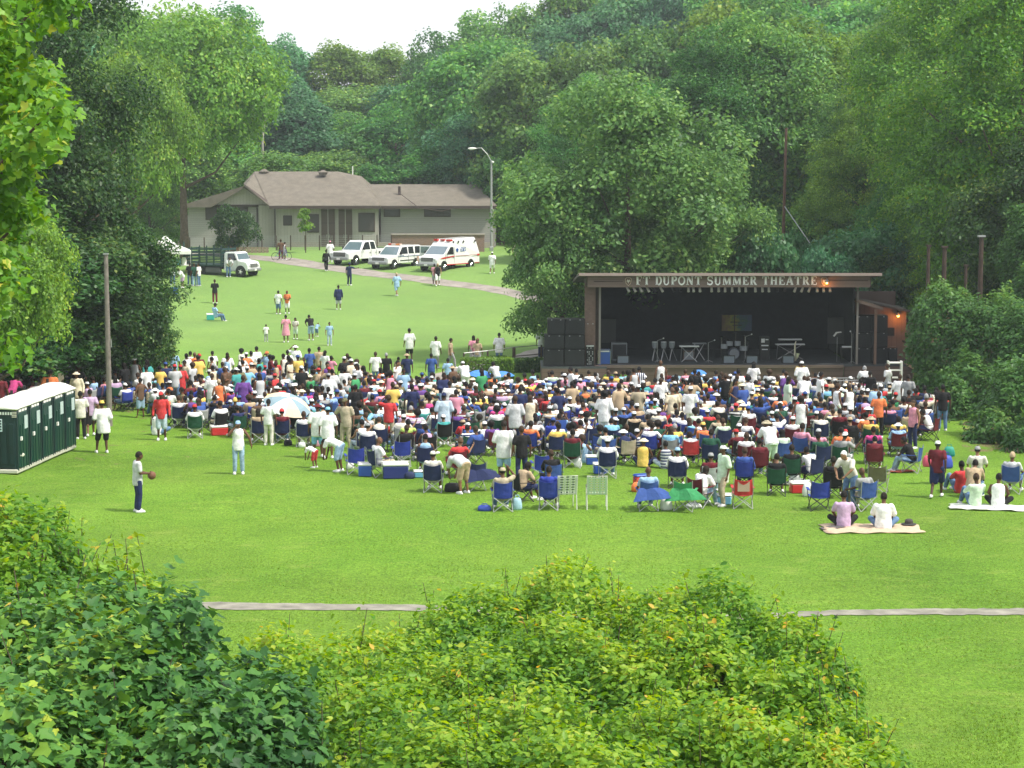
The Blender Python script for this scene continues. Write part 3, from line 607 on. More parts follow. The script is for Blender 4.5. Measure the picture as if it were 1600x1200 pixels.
# ------------------------------------------------------------------ slab serif lettering cut as solid strokes
GL = {'F': [('l', .18, 0, .18, 1, .2), ('l', .02, .04, .42, .04, .08), ('l', .02, .96, .7, .96, .08), ('l', .2, .5, .52, .5, .1), ('l', .68, .76, .68, 1, .07), ('l', .5, .38, .5, .62, .07)],
 'T': [('l', .4, 0, .4, 1, .2), ('l', .22, .04, .58, .04, .08), ('l', .02, .96, .78, .96, .09), ('l', .04, .72, .04, 1, .07), ('l', .76, .72, .76, 1, .07)],
 'D': [('l', .18, 0, .18, 1, .2), ('l', .02, .04, .4, .04, .08), ('l', .02, .96, .4, .96, .08), ('a', .36, .5, .34, .46, -90, 90, .17)],
 'U': [('l', .18, .3, .18, 1, .2), ('l', .02, .96, .36, .96, .08), ('l', .68, .3, .68, 1, .1), ('l', .54, .96, .82, .96, .08), ('a', .43, .3, .25, .27, 180, 360, .13)],
 'P': [('l', .18, 0, .18, 1, .2), ('l', .02, .04, .38, .04, .08), ('l', .02, .96, .4, .96, .08), ('a', .38, .71, .25, .24, -90, 90, .16), ('l', .2, .47, .4, .47, .08)],
 'O': [('a', .44, .5, .36, .46, 0, 360, .15)],
 'N': [('l', .16, 0, .16, 1, .1), ('l', .02, .04, .32, .04, .08), ('l', .02, .96, .28, .96, .08), ('l', .18, .96, .72, .06, .2), ('l', .74, 0, .74, 1, .1), ('l', .6, .96, .88, .96, .08)],
 'S': [('a', .38, .73, .26, .23, 30, 270, .14), ('a', .38, .27, .27, .23, -150, 90, .15), ('l', .66, .68, .66, .98, .06), ('l', .08, .02, .08, .34, .06)],
 'M': [('l', .14, 0, .14, 1, .09), ('l', .02, .04, .3, .04, .08), ('l', .02, .96, .24, .96, .08), ('l', .2, .98, .52, .04, .17), ('l', .52, .04, .84, .98, .09), ('l', .88, 0, .88, 1, .19), ('l', .72, .04, 1.04, .04, .08), ('l', .82, .96, 1.04, .96, .08)],
 'E': [('l', .18, 0, .18, 1, .2), ('l', .02, .04, .7, .04, .08), ('l', .02, .96, .68, .96, .08), ('l', .2, .5, .5, .5, .1), ('l', .66, .76, .66, 1, .07), ('l', .69, 0, .69, .26, .07), ('l', .49, .38, .49, .62, .07)],
 'R': [('l', .18, 0, .18, 1, .2), ('l', .02, .04, .38, .04, .08), ('l', .02, .96, .4, .96, .08), ('a', .38, .72, .24, .23, -90, 90, .15), ('l', .2, .49, .4, .49, .08), ('l', .42, .48, .68, .04, .18), ('l', .6, .04, .84, .04, .08)],
 'H': [('l', .18, 0, .18, 1, .19), ('l', .02, .04, .34, .04, .08), ('l', .02, .96, .34, .96, .08), ('l', .68, 0, .68, 1, .19), ('l', .52, .04, .86, .04, .08), ('l', .52, .96, .86, .96, .08), ('l', .2, .5, .66, .5, .1)],
 'A': [('l', .1, .04, .4, .96, .1), ('l', .42, .98, .72, .04, .2), ('l', .2, .33, .62, .33, .09), ('l', 0, .04, .24, .04, .08), ('l', .54, .04, .88, .04, .08)],
 '5': [('l', .14, .55, .14, .96, .12), ('l', .1, .94, .6, .94, .12), ('a', .34, .32, .26, .28, -150, 110, .13)], '4': [('l', .5, 0, .5, 1, .14), ('l', .05, .3, .72, .3, .1), ('l', .08, .3, .5, .98, .1)]}
GW = dict(F=.76, T=.84, D=.78, U=.88, P=.72, O=.86, N=.94, S=.76, M=1.1, E=.78, R=.88, H=.9, A=.9)
def letters(b, text, x0, z0, y, H, width=None, depth=.04):
    w0 = sum(GW.get(c, .8)+.13 if c != ' ' else .5 for c in text); sx = (width/w0) if width else H
    x = x0
    for ch in text:
        if ch == ' ': x += .5*sx; continue
        for s in GL[ch]:
            if s[0] == 'l': pts = [(s[1], s[2]), (s[3], s[4])]; w = s[5]
            else:
                n = 14; pts = [(s[1]+s[3]*math.cos(math.radians(s[5]+(s[6]-s[5])*k/n)), s[2]+s[4]*math.sin(math.radians(s[5]+(s[6]-s[5])*k/n))) for k in range(n+1)]; w = s[7]
            L, R_ = [], []
            for k, p in enumerate(pts):
                a = pts[max(k-1, 0)]; c = pts[min(k+1, len(pts)-1)]; dx, dz = c[0]-a[0], c[1]-a[1]; l = math.hypot(dx, dz) or 1
                nx_, nz = -dz/l*w*.6, dx/l*w*.6; L.append((x+(p[0]+nx_)*sx, z0+(p[1]+nz)*H)); R_.append((x+(p[0]-nx_)*sx, z0+(p[1]-nz)*H))
            for k in range(len(pts)-1):
                q = [L[k], L[k+1], R_[k+1], R_[k]]
                b.add([(a, y-depth, c) for a, c in q]+[(a, y, c) for a, c in q], [(0, 1, 2, 3), (0, 4, 5, 1), (1, 5, 6, 2), (2, 6, 7, 3), (3, 7, 4, 0)])
        x += (GW.get(ch, .8)+.13)*sx
# ------------------------------------------------------------------ the long building
siding_h = board_mat('grey_lap_siding', (.34, .325, .315), .20, 'Z', .72, var=.06); siding_v = board_mat('pale_vertical_siding', (.42, .385, .365), .30, 'X', .8, var=.05)
shingle = mat('brown_shingles', (.155, .137, .113), .9, noise=.16, nscale=1.6, bump=.3); trimd = mat('dark_trim', (.07, .05, .045), .7); foundation = mat('foundation', (.38, .33, .30), .9, noise=.15)
winm = mat('dark_window', (.075, .065, .065), .35, spec=.4)
def building():
    Y0 = 186.0; base = Vector((X(530, Y0), Y0, G0(X(530, Y0), Y0)))
    t = empty('park_building', base, 0, 'long low grey building with brown shingle roof and dark double doors', 'building')
    Lx = lambda px: X(px, Y0)-base.x
    Lz = lambda py, Y=Y0: P(800, py, Y).z-base.z
    ez = Lz(321); zb = -.9
    def wall(px0, px1, y, z0, z1, m, name='wall', d=.3):
        return MB().box(((Lx(px0)+Lx(px1))/2, y+d/2, (z0+z1)/2), (Lx(px1)-Lx(px0), d, z1-z0)).build(name, m, t)
    wall(430, 592, 0, zb, ez, siding_v); wall(592, 772, .6, zb, ez, siding_h); wall(290, 404, 1.2, zb, ez, siding_h); wall(404, 430, .7, zb, ez, siding_v)
    MB().box((Lx(286), 8.2, (zb+ez)/2), (.3, 13.4, ez-zb)).build('wall', siding_h, t); MB().box((Lx(772), 8.4, (zb+ez)/2), (.3, 15, ez-zb)).build('wall', siding_h, t)
    MB().box((Lx(530), 16.2, (zb+ez)/2), (Lx(772)-Lx(286)-.7, .3, ez-zb)).build('wall', siding_h, t)
    MB().box(((Lx(430)+Lx(772))/2, .14, -.1), (Lx(772)-Lx(430), .34, 1.0)).build('foundation', foundation, t)
    b = MB(); pd = Lz(290, Y0+2)
    b.prism([(Lx(330), ez), (Lx(385), Lz(290)), (Lx(426), ez)], 1, .9, 1.15); b.build('gable', siding_v, t)
    # roofs: solid slabs
    def slab(quads, name='roof', th=.16):
        b = MB()
        for q in quads:
            q = [Vector(p) for p in q]; b.add(q+[p-Vector((0, 0, th)) for p in q], [(0, 1, 2, 3), (7, 6, 5, 4), (0, 4, 5, 1), (1, 5, 6, 2), (2, 6, 7, 3), (3, 7, 4, 0)])
        return b.build(name, shingle, t)
    zr = P(800, 268, Y0+6.5).z-base.z; xr = lambda px: X(px, Y0+6.5)-base.x
    slab([[(Lx(424), -.8, ez), (Lx(596), -.8, ez), (xr(530), 6.5, zr), (xr(400), 6.5, zr)], [(xr(400), 6.5, zr), (xr(530), 6.5, zr), (Lx(596), 16.5, ez), (Lx(424), 16.5, ez)], [(Lx(596), -.8, ez), (Lx(596), 16.5, ez), (xr(566), 6.5, zr-.45), (xr(530), 6.5, zr)], [(Lx(424), -.8, ez), (xr(400), 6.5, zr), (xr(385), 5.5, zr-1.1), (Lx(385), -.3, Lz(290)+.1)]])
    zr2 = P(800, 288, Y0+6).z-base.z
    slab([[(Lx(596), -.2, ez-.02), (Lx(776), -.2, ez-.02), (xr(745), 6, zr2), (xr(575), 6, zr2)], [(xr(575), 6, zr2+.01), (xr(745), 6, zr2+.01), (Lx(776), 16, ez), (Lx(596), 16, ez)], [(Lx(776), -.2, ez-.02), (Lx(776), 16, ez-.02), (xr(745), 6.4, zr2-.01), (xr(745), 6, zr2-.01)]])
    slab([[(Lx(282), .4, ez-.03), (Lx(330), .4, ez-.03), (Lx(385), .4, Lz(290)), (Lx(385), 14, Lz(290))], [(Lx(282), .4, ez-.03), (Lx(385), 14, Lz(290)), (Lx(282), 14, ez-.03), (Lx(281), 7, ez-.03)], [(Lx(385), .35, Lz(290)+.02), (Lx(428), .35, ez), (Lx(428), 10, ez), (Lx(385), 10, Lz(290)+.02)]])
    MB().box(((Lx(424)+Lx(596))/2, -.86, ez-.16), (Lx(596)-Lx(424), .1, .28)).build('fascia', trimd, t)
    MB().box(((Lx(597)+Lx(776))/2, -.27, ez-.18), (Lx(776)-Lx(597), .1, .26)).build('fascia', trimd, t)
    MB().tube([(Lx(384), .2, Lz(290)-.05), (Lx(428), .2, ez-.15)], .16, 4).build('fascia', trimd, t)
    MB().box((Lx(357), .9, ez-.05), (Lx(426)-Lx(288), .1, .2)).build('fascia', trimd, t)
    def window(px0, px1, py0, py1, y, name='window', m=winm):
        x0, x1, z1, z0 = Lx(px0), Lx(px1), Lz(py0), Lz(py1)
        f = MB().box(((x0+x1)/2, y-.03, (z0+z1)/2), (x1-x0+.16, .07, z1-z0+.16)).build(name, trimd, t)
        MB().box(((x0+x1)/2, y-.08, (z0+z1)/2), (x1-x0, .04, z1-z0)).build('pane', m, f)
        if x1-x0 > 1.6:
            b = MB()
            for k in range(1, 4 if name == 'window' and z1-z0 < 1.4 else 2): b.box((x0+(x1-x0)*k/(4 if z1-z0 < 1.4 else 2), y-.115, (z0+z1)/2), (.06, .03, z1-z0))
            b.build('mullion', trimd, f)
    window(445, 456, 338, 351, 0); window(482, 498, 336, 362, 0); window(562, 585, 334, 361, 0)
    window(601, 624, 322, 338, .6); window(664, 703, 322, 338, .6); window(321, 385, 324, 343, 1.2)
    for a, c in ((503, 524), (530, 551)):
        x0, x1 = Lx(a), Lx(c); d = MB().box(((x0+x1)/2, -.05, (ez+.1)/2-.2), (x1-x0, .16, ez-.25)).build('door', mat('door_brown', (.10, .07, .06), .6), t)
        MB().box(((x0+x1)/2, -.15, (ez+.1)/2-.2), (.07, .04, ez-.4)).build('centre_post', mat('post_grey', (.4, .38, .36), .6), d)
        MB().box(((x0+x1)/2, -.145, 1.9+.3), (x1-x0, .03, .1)).build('door_rail', trimd, d)
        for s in (-1, 1): MB().box(((x0+x1)/2+s*.14, -.18, 1.0), (.04, .05, .3)).build('handle', chrome, d)
    for px, y in ((401, 1.1), (431, -.1), (594, .5)): MB().tube([(Lx(px), y-.08, ez-.2), (Lx(px), y-.08, -.2)], .07, 6).build('downspout', trimd, t)
    MB().box((Lx(622), 3.0, zr2-.9), (.25, .25, 1.5)).build('chimney', trimd, t)
    MB().lathe((Lx(498), 5.3, zr-.35), [(.35, 0), (.42, .2), (.5, .28), (.1, .5)], 10).build('roof_vent', shingle, t)
    MB().lathe((Lx(402), 6.3, zr-.3), [(.35, 0), (.5, .3), (.1, .55)], 10).build('roof_vent', shingle, t)
    MB().tube([(Lx(545), 5.6, zr-.3), (Lx(545), 5.6, zr+.5)], .05, 6).build('vent_pipe', white, t)
    MB().tube([P(622, 300, Y0+2)-base, P(655, 325, Y0-1)-base, P(690, 330, Y0-.6)-base, P(705, 326, Y0-.3)-base], .035, 5).build('cable', trimd, t)
building()
def brick_wall():
    m = mat('red_brick', (.24, .13, .10), .9); n = m.node_tree; bt = n.nodes.new('ShaderNodeTexBrick'); tc = n.nodes.new('ShaderNodeTexCoord'); mp = n.nodes.new('ShaderNodeMapping'); mp.inputs['Rotation'].default_value = (math.pi/2, 0, 0)
    n.links.new(tc.outputs['Object'], mp.inputs[0]); n.links.new(mp.outputs[0], bt.inputs[0]); bt.inputs['Color1'].default_value = (.27, .15, .12, 1); bt.inputs['Color2'].default_value = (.20, .12, .10, 1); bt.inputs['Mortar'].default_value = (.30, .27, .25, 1); bt.inputs['Scale'].default_value = 3
    n.links.new(bt.outputs[0], n.nodes['Principled BSDF'].inputs[0])
    Y = 182; x0, x1 = X(612, Y), X(757, Y); z = G0(x0, Y)
    t = empty('brick_planter_wall', ((x0+x1)/2, Y, z), 0, 'low brick planter wall along the right wing of the building', 'wall')
    zt = P(680, 367, Y).z-z
    MB().box((0, 0, zt/2-.2), (x1-x0, .5, zt+.4)).build('brickwork', m, t); MB().box((0, -.02, zt+.05), (x1-x0+.1, .62, .1)).build('coping', foundation, t)
brick_wall()
def wire_fence():
    Y = 181.5; t = empty('wire_fence', (X(440, Y), Y, G0(X(440, Y), Y)), 0, 'thin wire fence on slim posts in front of the building', 'fence')
    b = MB(); o = t.location; xs = np.linspace(X(275, Y), X(612, Y), 16)
    for i, x in enumerate(xs):
        z = G0(x, Y)-o.z; MB().tube([(x-o.x, 0, z-.2), (x-o.x, 0, z+1.35)], .05, 6).build('post', dkbrown, t)
        if i:
            xp = xs[i-1]; zp = G0(xp, Y)-o.z
            for h in np.linspace(.1, 1.3, 8): b.tube([(xp-o.x, 0, zp+h), (x-o.x, 0, z+h)], .009, 3)
            for k in range(12):
                q = xp+(x-xp)*k/12-o.x; b.tube([(q, 0, zp+.1), (q, 0, zp+1.3)], .009, 3)
    b.build('wire_mesh', steel, t)
wire_fence()
def board_screen(px0, px1, py0, py1, Y, label, name='wooden_screen', m=None):
    p = P((px0+px1)/2, py1, Y); z = G0(p.x, Y); w = (px1-px0)/FPX*Y; h = P(px0, py0, Y).z-z
    t = empty(name, (p.x, Y, z), 0, label, 'screen'); n = max(5, int(w/.3))
    MB().box((0, .05, h*.25), (w, .06, .1)).box((0, .05, h*.8), (w, .06, .1)).build('rail', dkbrown, t)
    b = MB()
    for k in range(n): b.box((-w/2+w*(k+.5)/n, 0, h/2), (w/n*.86, .04, h))
    b.build('boards', m or mat('cedar', (.26, .15, .09), .85, noise=.2), t)
board_screen(349, 374, 381, 398, 178, 'brown boarded bin screen below the small dark tree')
board_screen(252, 266, 374, 396, 176, 'short reddish board screen behind the white tent', m=mat('red_cedar', (.36, .19, .11), .85, noise=.2))
board_screen(374, 420, 386, 399, 179, 'low pale tan board fence beside the gravel track', m=mat('weathered_board', (.34, .26, .21), .9, noise=.2))
# ------------------------------------------------------------------ stage
stage_brown = board_mat('stage_brown_boards', (.135, .092, .075), .22, 'Z', .7, var=.10); fascia_m = board_mat('fascia_brown', (.20, .145, .122), .22, 'Z', .72, var=.08)
annex_m = board_mat('annex_brown', (.20, .125, .095), .24, 'X', .8, var=.08); roofm = mat('roof_felt', (.10, .085, .075), .9, noise=.3); deckm = mat('stage_deck', (.06, .068, .075), .55, noise=.25, nscale=2)
drape = mat('black_drape', (.008, .009, .011), .95, noise=.4, nscale=4, bump=.5)
YS = 99.0
def stage():
    base = Vector((X(1135, YS), YS, G0(X(1135, YS), YS))); t = empty('stage_building', base, 0, 'brown wooden open air stage with white letters on its fascia and black interior', 'stage')
    x = lambda px, Y=YS: X(px, Y)-base.x
    z = lambda py, Y=YS: P(800, py, Y).z-base.z
    zd = z(569); zt = z(427); zf = z(447); D = 8.0
    MB().box(((x(940)+x(1335))/2, D/2, zd-.06), (x(1335)-x(940), D, .12)).build('deck', deckm, t)
    MB().box(((x(930)+x(1320))/2, -.05, zd/2-.4), (x(1320)-x(930), .12, zd+.7)).build('deck_front', stage_brown, t)
    MB().box(((x(930)+x(1320))/2, -.14, zd-.1), (x(1320)-x(930), .08, .14)).build('deck_edge', fascia_m, t)
    MB().box(((x(1322)+x(1436))/2, .12, zd/2-.42), (x(1436)-x(1322), .14, zd+.62)).build('deck_front', stage_brown, t)
    MB().box(((x(1322)+x(1436))/2, 1.6, zd-.07), (x(1436)-x(1322), 3, .1)).build('side_deck', deckm, t)
    # fascia, roof
    MB().box(((x(917)+x(1355))/2, -.9, (zt+zf)/2+.0), (x(1355)-x(917), .14, zt-zf)).build('fascia', fascia_m, t)
    b = MB(); xa, xb = x(903), x(1370); q = [(xa, -1.35, zt+.09), (xb, -1.35, zt+.09), (xb, D+.6, zt-.85), (xa, D+.6, zt-.85)]
    b.add(q+[(a, c, d-.14) for a, c, d in q], [(0, 1, 2, 3), (7, 6, 5, 4), (0, 4, 5, 1), (1, 5, 6, 2), (2, 6, 7, 3), (3, 7, 4, 0)]); b.build('roof', roofm, t)
    MB().box(((xa+xb)/2, -1.4, zt+.02), (xb-xa, .08, .13)).build('roof_edge', mat('edge_trim', (.33, .26, .23), .6), t)
    q = [(x(925), -.8, zf+.12), (x(1350), -.8, zf+.12), (x(1350), D-.1, zf-.38), (x(925), D-.1, zf-.38)]; b = MB(); b.add(q+[(a, c, d-.06) for a, c, d in q], [(0, 1, 2, 3), (7, 6, 5, 4), (0, 4, 5, 1), (1, 5, 6, 2), (2, 6, 7, 3), (3, 7, 4, 0)]); b.build('ceiling', drape, t)
    for s, px in ((-1, 917), (1, 1355)):
        MB().prism([(-.83, zf), (-.83, zt-.1), (D*.42, zt-.5), (D*.42, zf+.05)], 0, x(px)-.05, x(px)+.05).build('soffit_side', dkbrown, t)
    # back and side walls
    MB().box(((x(930)+x(1345))/2, D, (zd+zf)/2-.1), (x(1345)-x(925), .15, zf-zd+.2)).build('back_wall', drape, t)
    MB().box((x(937), D/2+.2, (zd+zf)/2), (.12, D-.6, zf-zd)).build('side_wall', drape, t); MB().box((x(1338), D/2+.2, (zd+zf)/2), (.12, D-.6, zf-zd)).build('side_wall', drape, t)
    MB().box(((x(914)+x(931))/2, .25, (z(447)+.0)/2), (x(931)-x(914), .16, z(447)+.4)).build('side_panel', mat('panel_brown', (.17, .11, .09), .75, noise=.15), t)
    MB().box(((x(931)+x(940))/2, .5, (zf+zd)/2), (x(940)-x(931), .16, zf-zd)).build('side_panel', dkbrown, t)
    for px, dm in ((937.5, steel), (1341, steel)): MB().box((x(px), -.0, (zf+zd)/2), (.10, .12, zf-zd)).build('post', mat('post_paint', (.22, .2, .19), .5), t)
    for a, c, ztop, zb_ in ((940, 967, 505, 543), (1308, 1334, 502, 545)): MB().box(((x(a)+x(c))/2, 2.6, (z(ztop)+z(zb_))/2), (x(c)-x(a), .1, z(ztop)-z(zb_))).build('flat_panel', mat('flat_grey', (.035, .036, .036), .8), t)
    # lettering
    b = MB(); letters(b, 'FT DUPONT SUMMER THEATRE', x(992), z(443.2), -.972, z(429.6)-z(443.2), x(1274)-x(992)); b.build('lettering', mat('letter_white', (.95, .95, .95), .4), t)
    MB().box((x(949), -.985, z(438)), (x(969)-x(924), .03, .035)).build('rail', dkbrown, t); MB().box((x(1320), -.985, z(436.5)), (x(1354)-x(1292), .03, .035)).build('rail', dkbrown, t)
    # arrowhead shaped emblems either side of the letters
    for px, mm in ((980, mat('emblem_brown', (.16, .10, .07), .6)), (1283, mat('emblem_brown_lit', (.26, .13, .06), .6))):  # right field is a lit copy, lamp glow put into its brown
        cx, cz = x(px), z(437.5); e = MB().prism([(cx-.17, cz+.1), (cx-.1, cz+.19), (cx+.1, cz+.19), (cx+.17, cz+.1), (cx+.12, cz-.12), (cx, cz-.24), (cx-.12, cz-.12)], 1, -1.02, -.972).build('emblem', mat('emblem_edge', (.55, .45, .33), .6), t)
        MB().prism([(cx-.14, cz+.09), (cx-.08, cz+.16), (cx+.08, cz+.16), (cx+.14, cz+.09), (cx+.1, cz-.1), (cx, cz-.2), (cx-.1, cz-.1)], 1, -1.035, -1.02).build('field', mm, e)
        MB().prism([(cx-.09, cz+.0), (cx-.03, cz+.1), (cx+.02, cz+.04), (cx+.06, cz+.09), (cx+.1, cz), (cx+.03, cz-.03), (cx, cz-.12), (cx-.04, cz-.03)], 1, -1.045, -1.035).build('motif', mat('emblem_pale', (.6, .58, .5), .6), e)
    lamp = MB().lathe((x(1286), -1.25, z(440)), [(.03, 0), (.09, .04), (.1, .12), (.03, .2)], 10).build('spot_lamp', steel, t)
    MB().ell((x(1286), -1.25, z(440)-.0), (.05, .05, .04)).build('bulb', orange_l, lamp)
    # row of spotlights under the fascia
    for i, px in enumerate([980, 990, 1000, 1011, 1021, 1032, 1050, 1062, 1074, 1082, 1092, 1110, 1121, 1131, 1142, 1153, 1163, 1178, 1189, 1199, 1212, 1224, 1240, 1251, 1262, 1274, 1284, 1294]):
        dx = .07 if i < 7 else (-.06 if i > 20 and i < 25 else 0); lit = not (5 < i < 8 or 19 < i < 22 or i == 4)
        MB().tube([(x(px)-dx, -.55, zf+.08), (x(px)-dx*.5, -.62, zf-.05), (x(px)+dx, -.72, zf-.24)], [.04, .055, .07], 8).build('spotlight', mat('lamp_can', (.5, .48, .45), .45) if lit else black, t)
    MB().tube([(x(970), -.55, zf+.02), (x(1300), -.55, zf+.02)], .03, 6).build('lighting_bar', black, t)
    # annex on the right with lean-to roof and a lit lamp
    A = .9
    MB().prism([(x(1344), zd-1.4), (x(1344), z(476)), (x(1437), z(494)), (x(1437), zd-1.4)], 1, A+2.2, A+2.36).build('annex_wall', annex_m, t)
    MB().box(((x(1348)+x(1431))/2, 5.5, (z(456, 104)+z(500, 104))/2), (x(1431, 104)-x(1348, 104), .15, z(456, 104)-z(500, 104))).build('upper_wall', mat('upper_brown', (.12, .085, .07), .8), t)
    for q, nm in (([(x(1338), z(472)), (x(1341), z(468)), (x(1380), z(480)), (x(1380), z(484.5))], 'porch_beam'),):
        MB().prism(q, 1, -.2, 3.1).build(nm, mat('beam_brown', (.14, .10, .085), .7), t)
    MB().prism([(x(1341), z(474)), (x(1341), z(471)), (x(1440), z(491)), (x(1440), z(494.5))], 1, 2.6, 6).build('annex_roof', roofm, t)
    MB().box((x(1369.5), -.05, (z(484)+zd)/2), (.12, .12, z(484)-zd)).build('post', annex_m, t)
    w = MB().box(((x(1391)+x(1418))/2, A+2.18, z(526.5)), (x(1418)-x(1391), .05, z(520)-z(533))).build('serving_window', black, t)
    MB().box((x(1389), A+2.12, z(526.5)), (.09, .04, z(519)-z(533))).build('frame', mat('pale_frame', (.55, .6, .58), .5), w)
    l = MB().tube([(x(1422), A+2.15, z(493)), (x(1422), A+1.95, z(492)), (x(1422), A+1.9, z(496))], .03, 6).build('wall_lamp', black, t)
    MB().lathe((x(1422), A+1.9, z(500)), [(.13, 0), (.11, .05), (.04, .13), (.02, .16)], 10).build('lamp_shade', mat('shade_warm', (.5, .35, .2), .5), l)
    MB().ell((x(1422), A+1.9, z(500)+.0), (.07, .07, .07)).build('bulb', orange_l, l)
    ld = bpy.data.lights.new('lamp_light', 'POINT'); ld.energy = 16; ld.color = (1, .36, .08); ld.shadow_soft_size = .08
    lo = bpy.data.objects.new('lamp_light', ld); C.objects.link(lo); lo.parent = l; lo.location = (x(1422), A+1.7, z(502.5))
    ld = bpy.data.lights.new('sign_lamp_light', 'POINT'); ld.energy = 9; ld.color = (1, .36, .08); ld.shadow_soft_size = .05
    lo = bpy.data.objects.new('sign_lamp_light', ld); C.objects.link(lo); lo.parent = lamp; lo.location = (x(1286), -1.3, z(442))
    # ramp wing and porch
    p = MB().prism([(x(1421), z(571)), (x(1444), z(577)), (x(1444), z(615)), (x(1421), z(610))], 1, -1.5, -1.38).build('tan_panel', wood_tan, t)
    MB().prism([(x(1420), z(569)), (x(1446), z(575)), (x(1446), z(577.5)), (x(1420), z(571.5))], 1, -1.56, .6).build('panel_cap', mat('cap_tan', (.5, .34, .22), .7), t)
    MB().box((x(1424), -1.3, z(555)), (.09, .09, z(536)-z(572))).build('post', wood_tan, t); MB().box((x(1443), -1.3, z(556)), (.09, .09, z(538)-z(574))).build('post', wood_tan, t)
    MB().prism([(x(1418), z(537)), (x(1418), z(534)), (x(1449), z(537)), (x(1449), z(540))], 1, -1.5, 1).build('porch_roof', dkbrown, t)
    MB().box(((x(1440)+x(1455))/2, -.9, .2), (x(1452)-x(1444), .15, 2.0)).build('side_panel', stage_brown, t)
stage()
def platform():
    Y = 98.6; x0, x1 = X(846, Y), X(949, Y); g0 = G0((x0+x1)/2, Y); zt = P(900, 573, Y).z-g0
    t = empty('speaker_platform', ((x0+x1)/2, Y, g0), 0, 'brown boarded platform carrying the left speaker stack', 'platform'); w = x1-x0
    MB().box((0, 1.6, zt-.05), (w, 3.2, .1)).build('deck', deckm, t); MB().box((0, .05, (zt-.1)/2-.2), (w-.04, .1, zt+.3)).build('front_boards', stage_brown, t)
    MB().box((-w/2+.05, 1.7, (zt-.1)/2-.2), (.1, 3.0, zt+.3)).build('side_boards', stage_brown, t)
    return g0+zt
ZP = platform()
ZD = P(800, 569, YS).z
def cabinet(px0, px1, py0, py1, Y, label, group, holes=True, name='loudspeaker', m=dark, depth=.8):
    a, c = P(px0, py0, Y), P(px1, py1, Y); w, h = c.x-a.x, a.z-c.z
    t = empty(name, ((a.x+c.x)/2, Y, c.z), 0, label, 'loudspeaker', group)
    MB().box((0, depth/2, h/2), (w-.015, depth, h-.012), bev=.02).build('cabinet', black, t)
    MB().box((0, -.012, h/2), (w*.93, .02, h*.92)).build('grille', m, t)
    b = MB()
    for s in (-.25, .25): b.box((s*w, -.03, h-.06), (.07, .03, .035))
    b.build('latch', steel, t); return t
for r, (a, b_) in enumerate(((498, 523), (523, 545.5), (545.5, 572))):
    for c_, (p0, p1) in enumerate((((855, 883), (883, 914)), ((850, 882), (882, 914)), ((849, 881.5), (881.5, 914)))[r]):
        cabinet(p0, p1, a, b_, 98.75, 'black speaker cabinet, %s %s of the left stack' % (('top', 'middle', 'bottom')[r], ('outer', 'inner')[c_]), 'speakers of the left stack')
cabinet(914.5, 930, 504, 556, 99.2, 'tall narrow black speaker against the stage left wall', None)
for r, (a, b_) in enumerate(((493, 519), (519, 543), (543, 569.5))):
    for c_, (p0, p1) in enumerate(((1336, 1361), (1361, 1387))): cabinet(p0, p1, a, b_, 99.7+.01*r, 'black speaker cabinet, %s %s of the right stack' % (('top', 'middle', 'bottom')[r], ('inner', 'outer')[c_]), 'speakers of the right stack')
cabinet(1387.5, 1402, 543, 569.5, 99.9, 'low black case right of the right speaker stack', None, name='equipment_case')
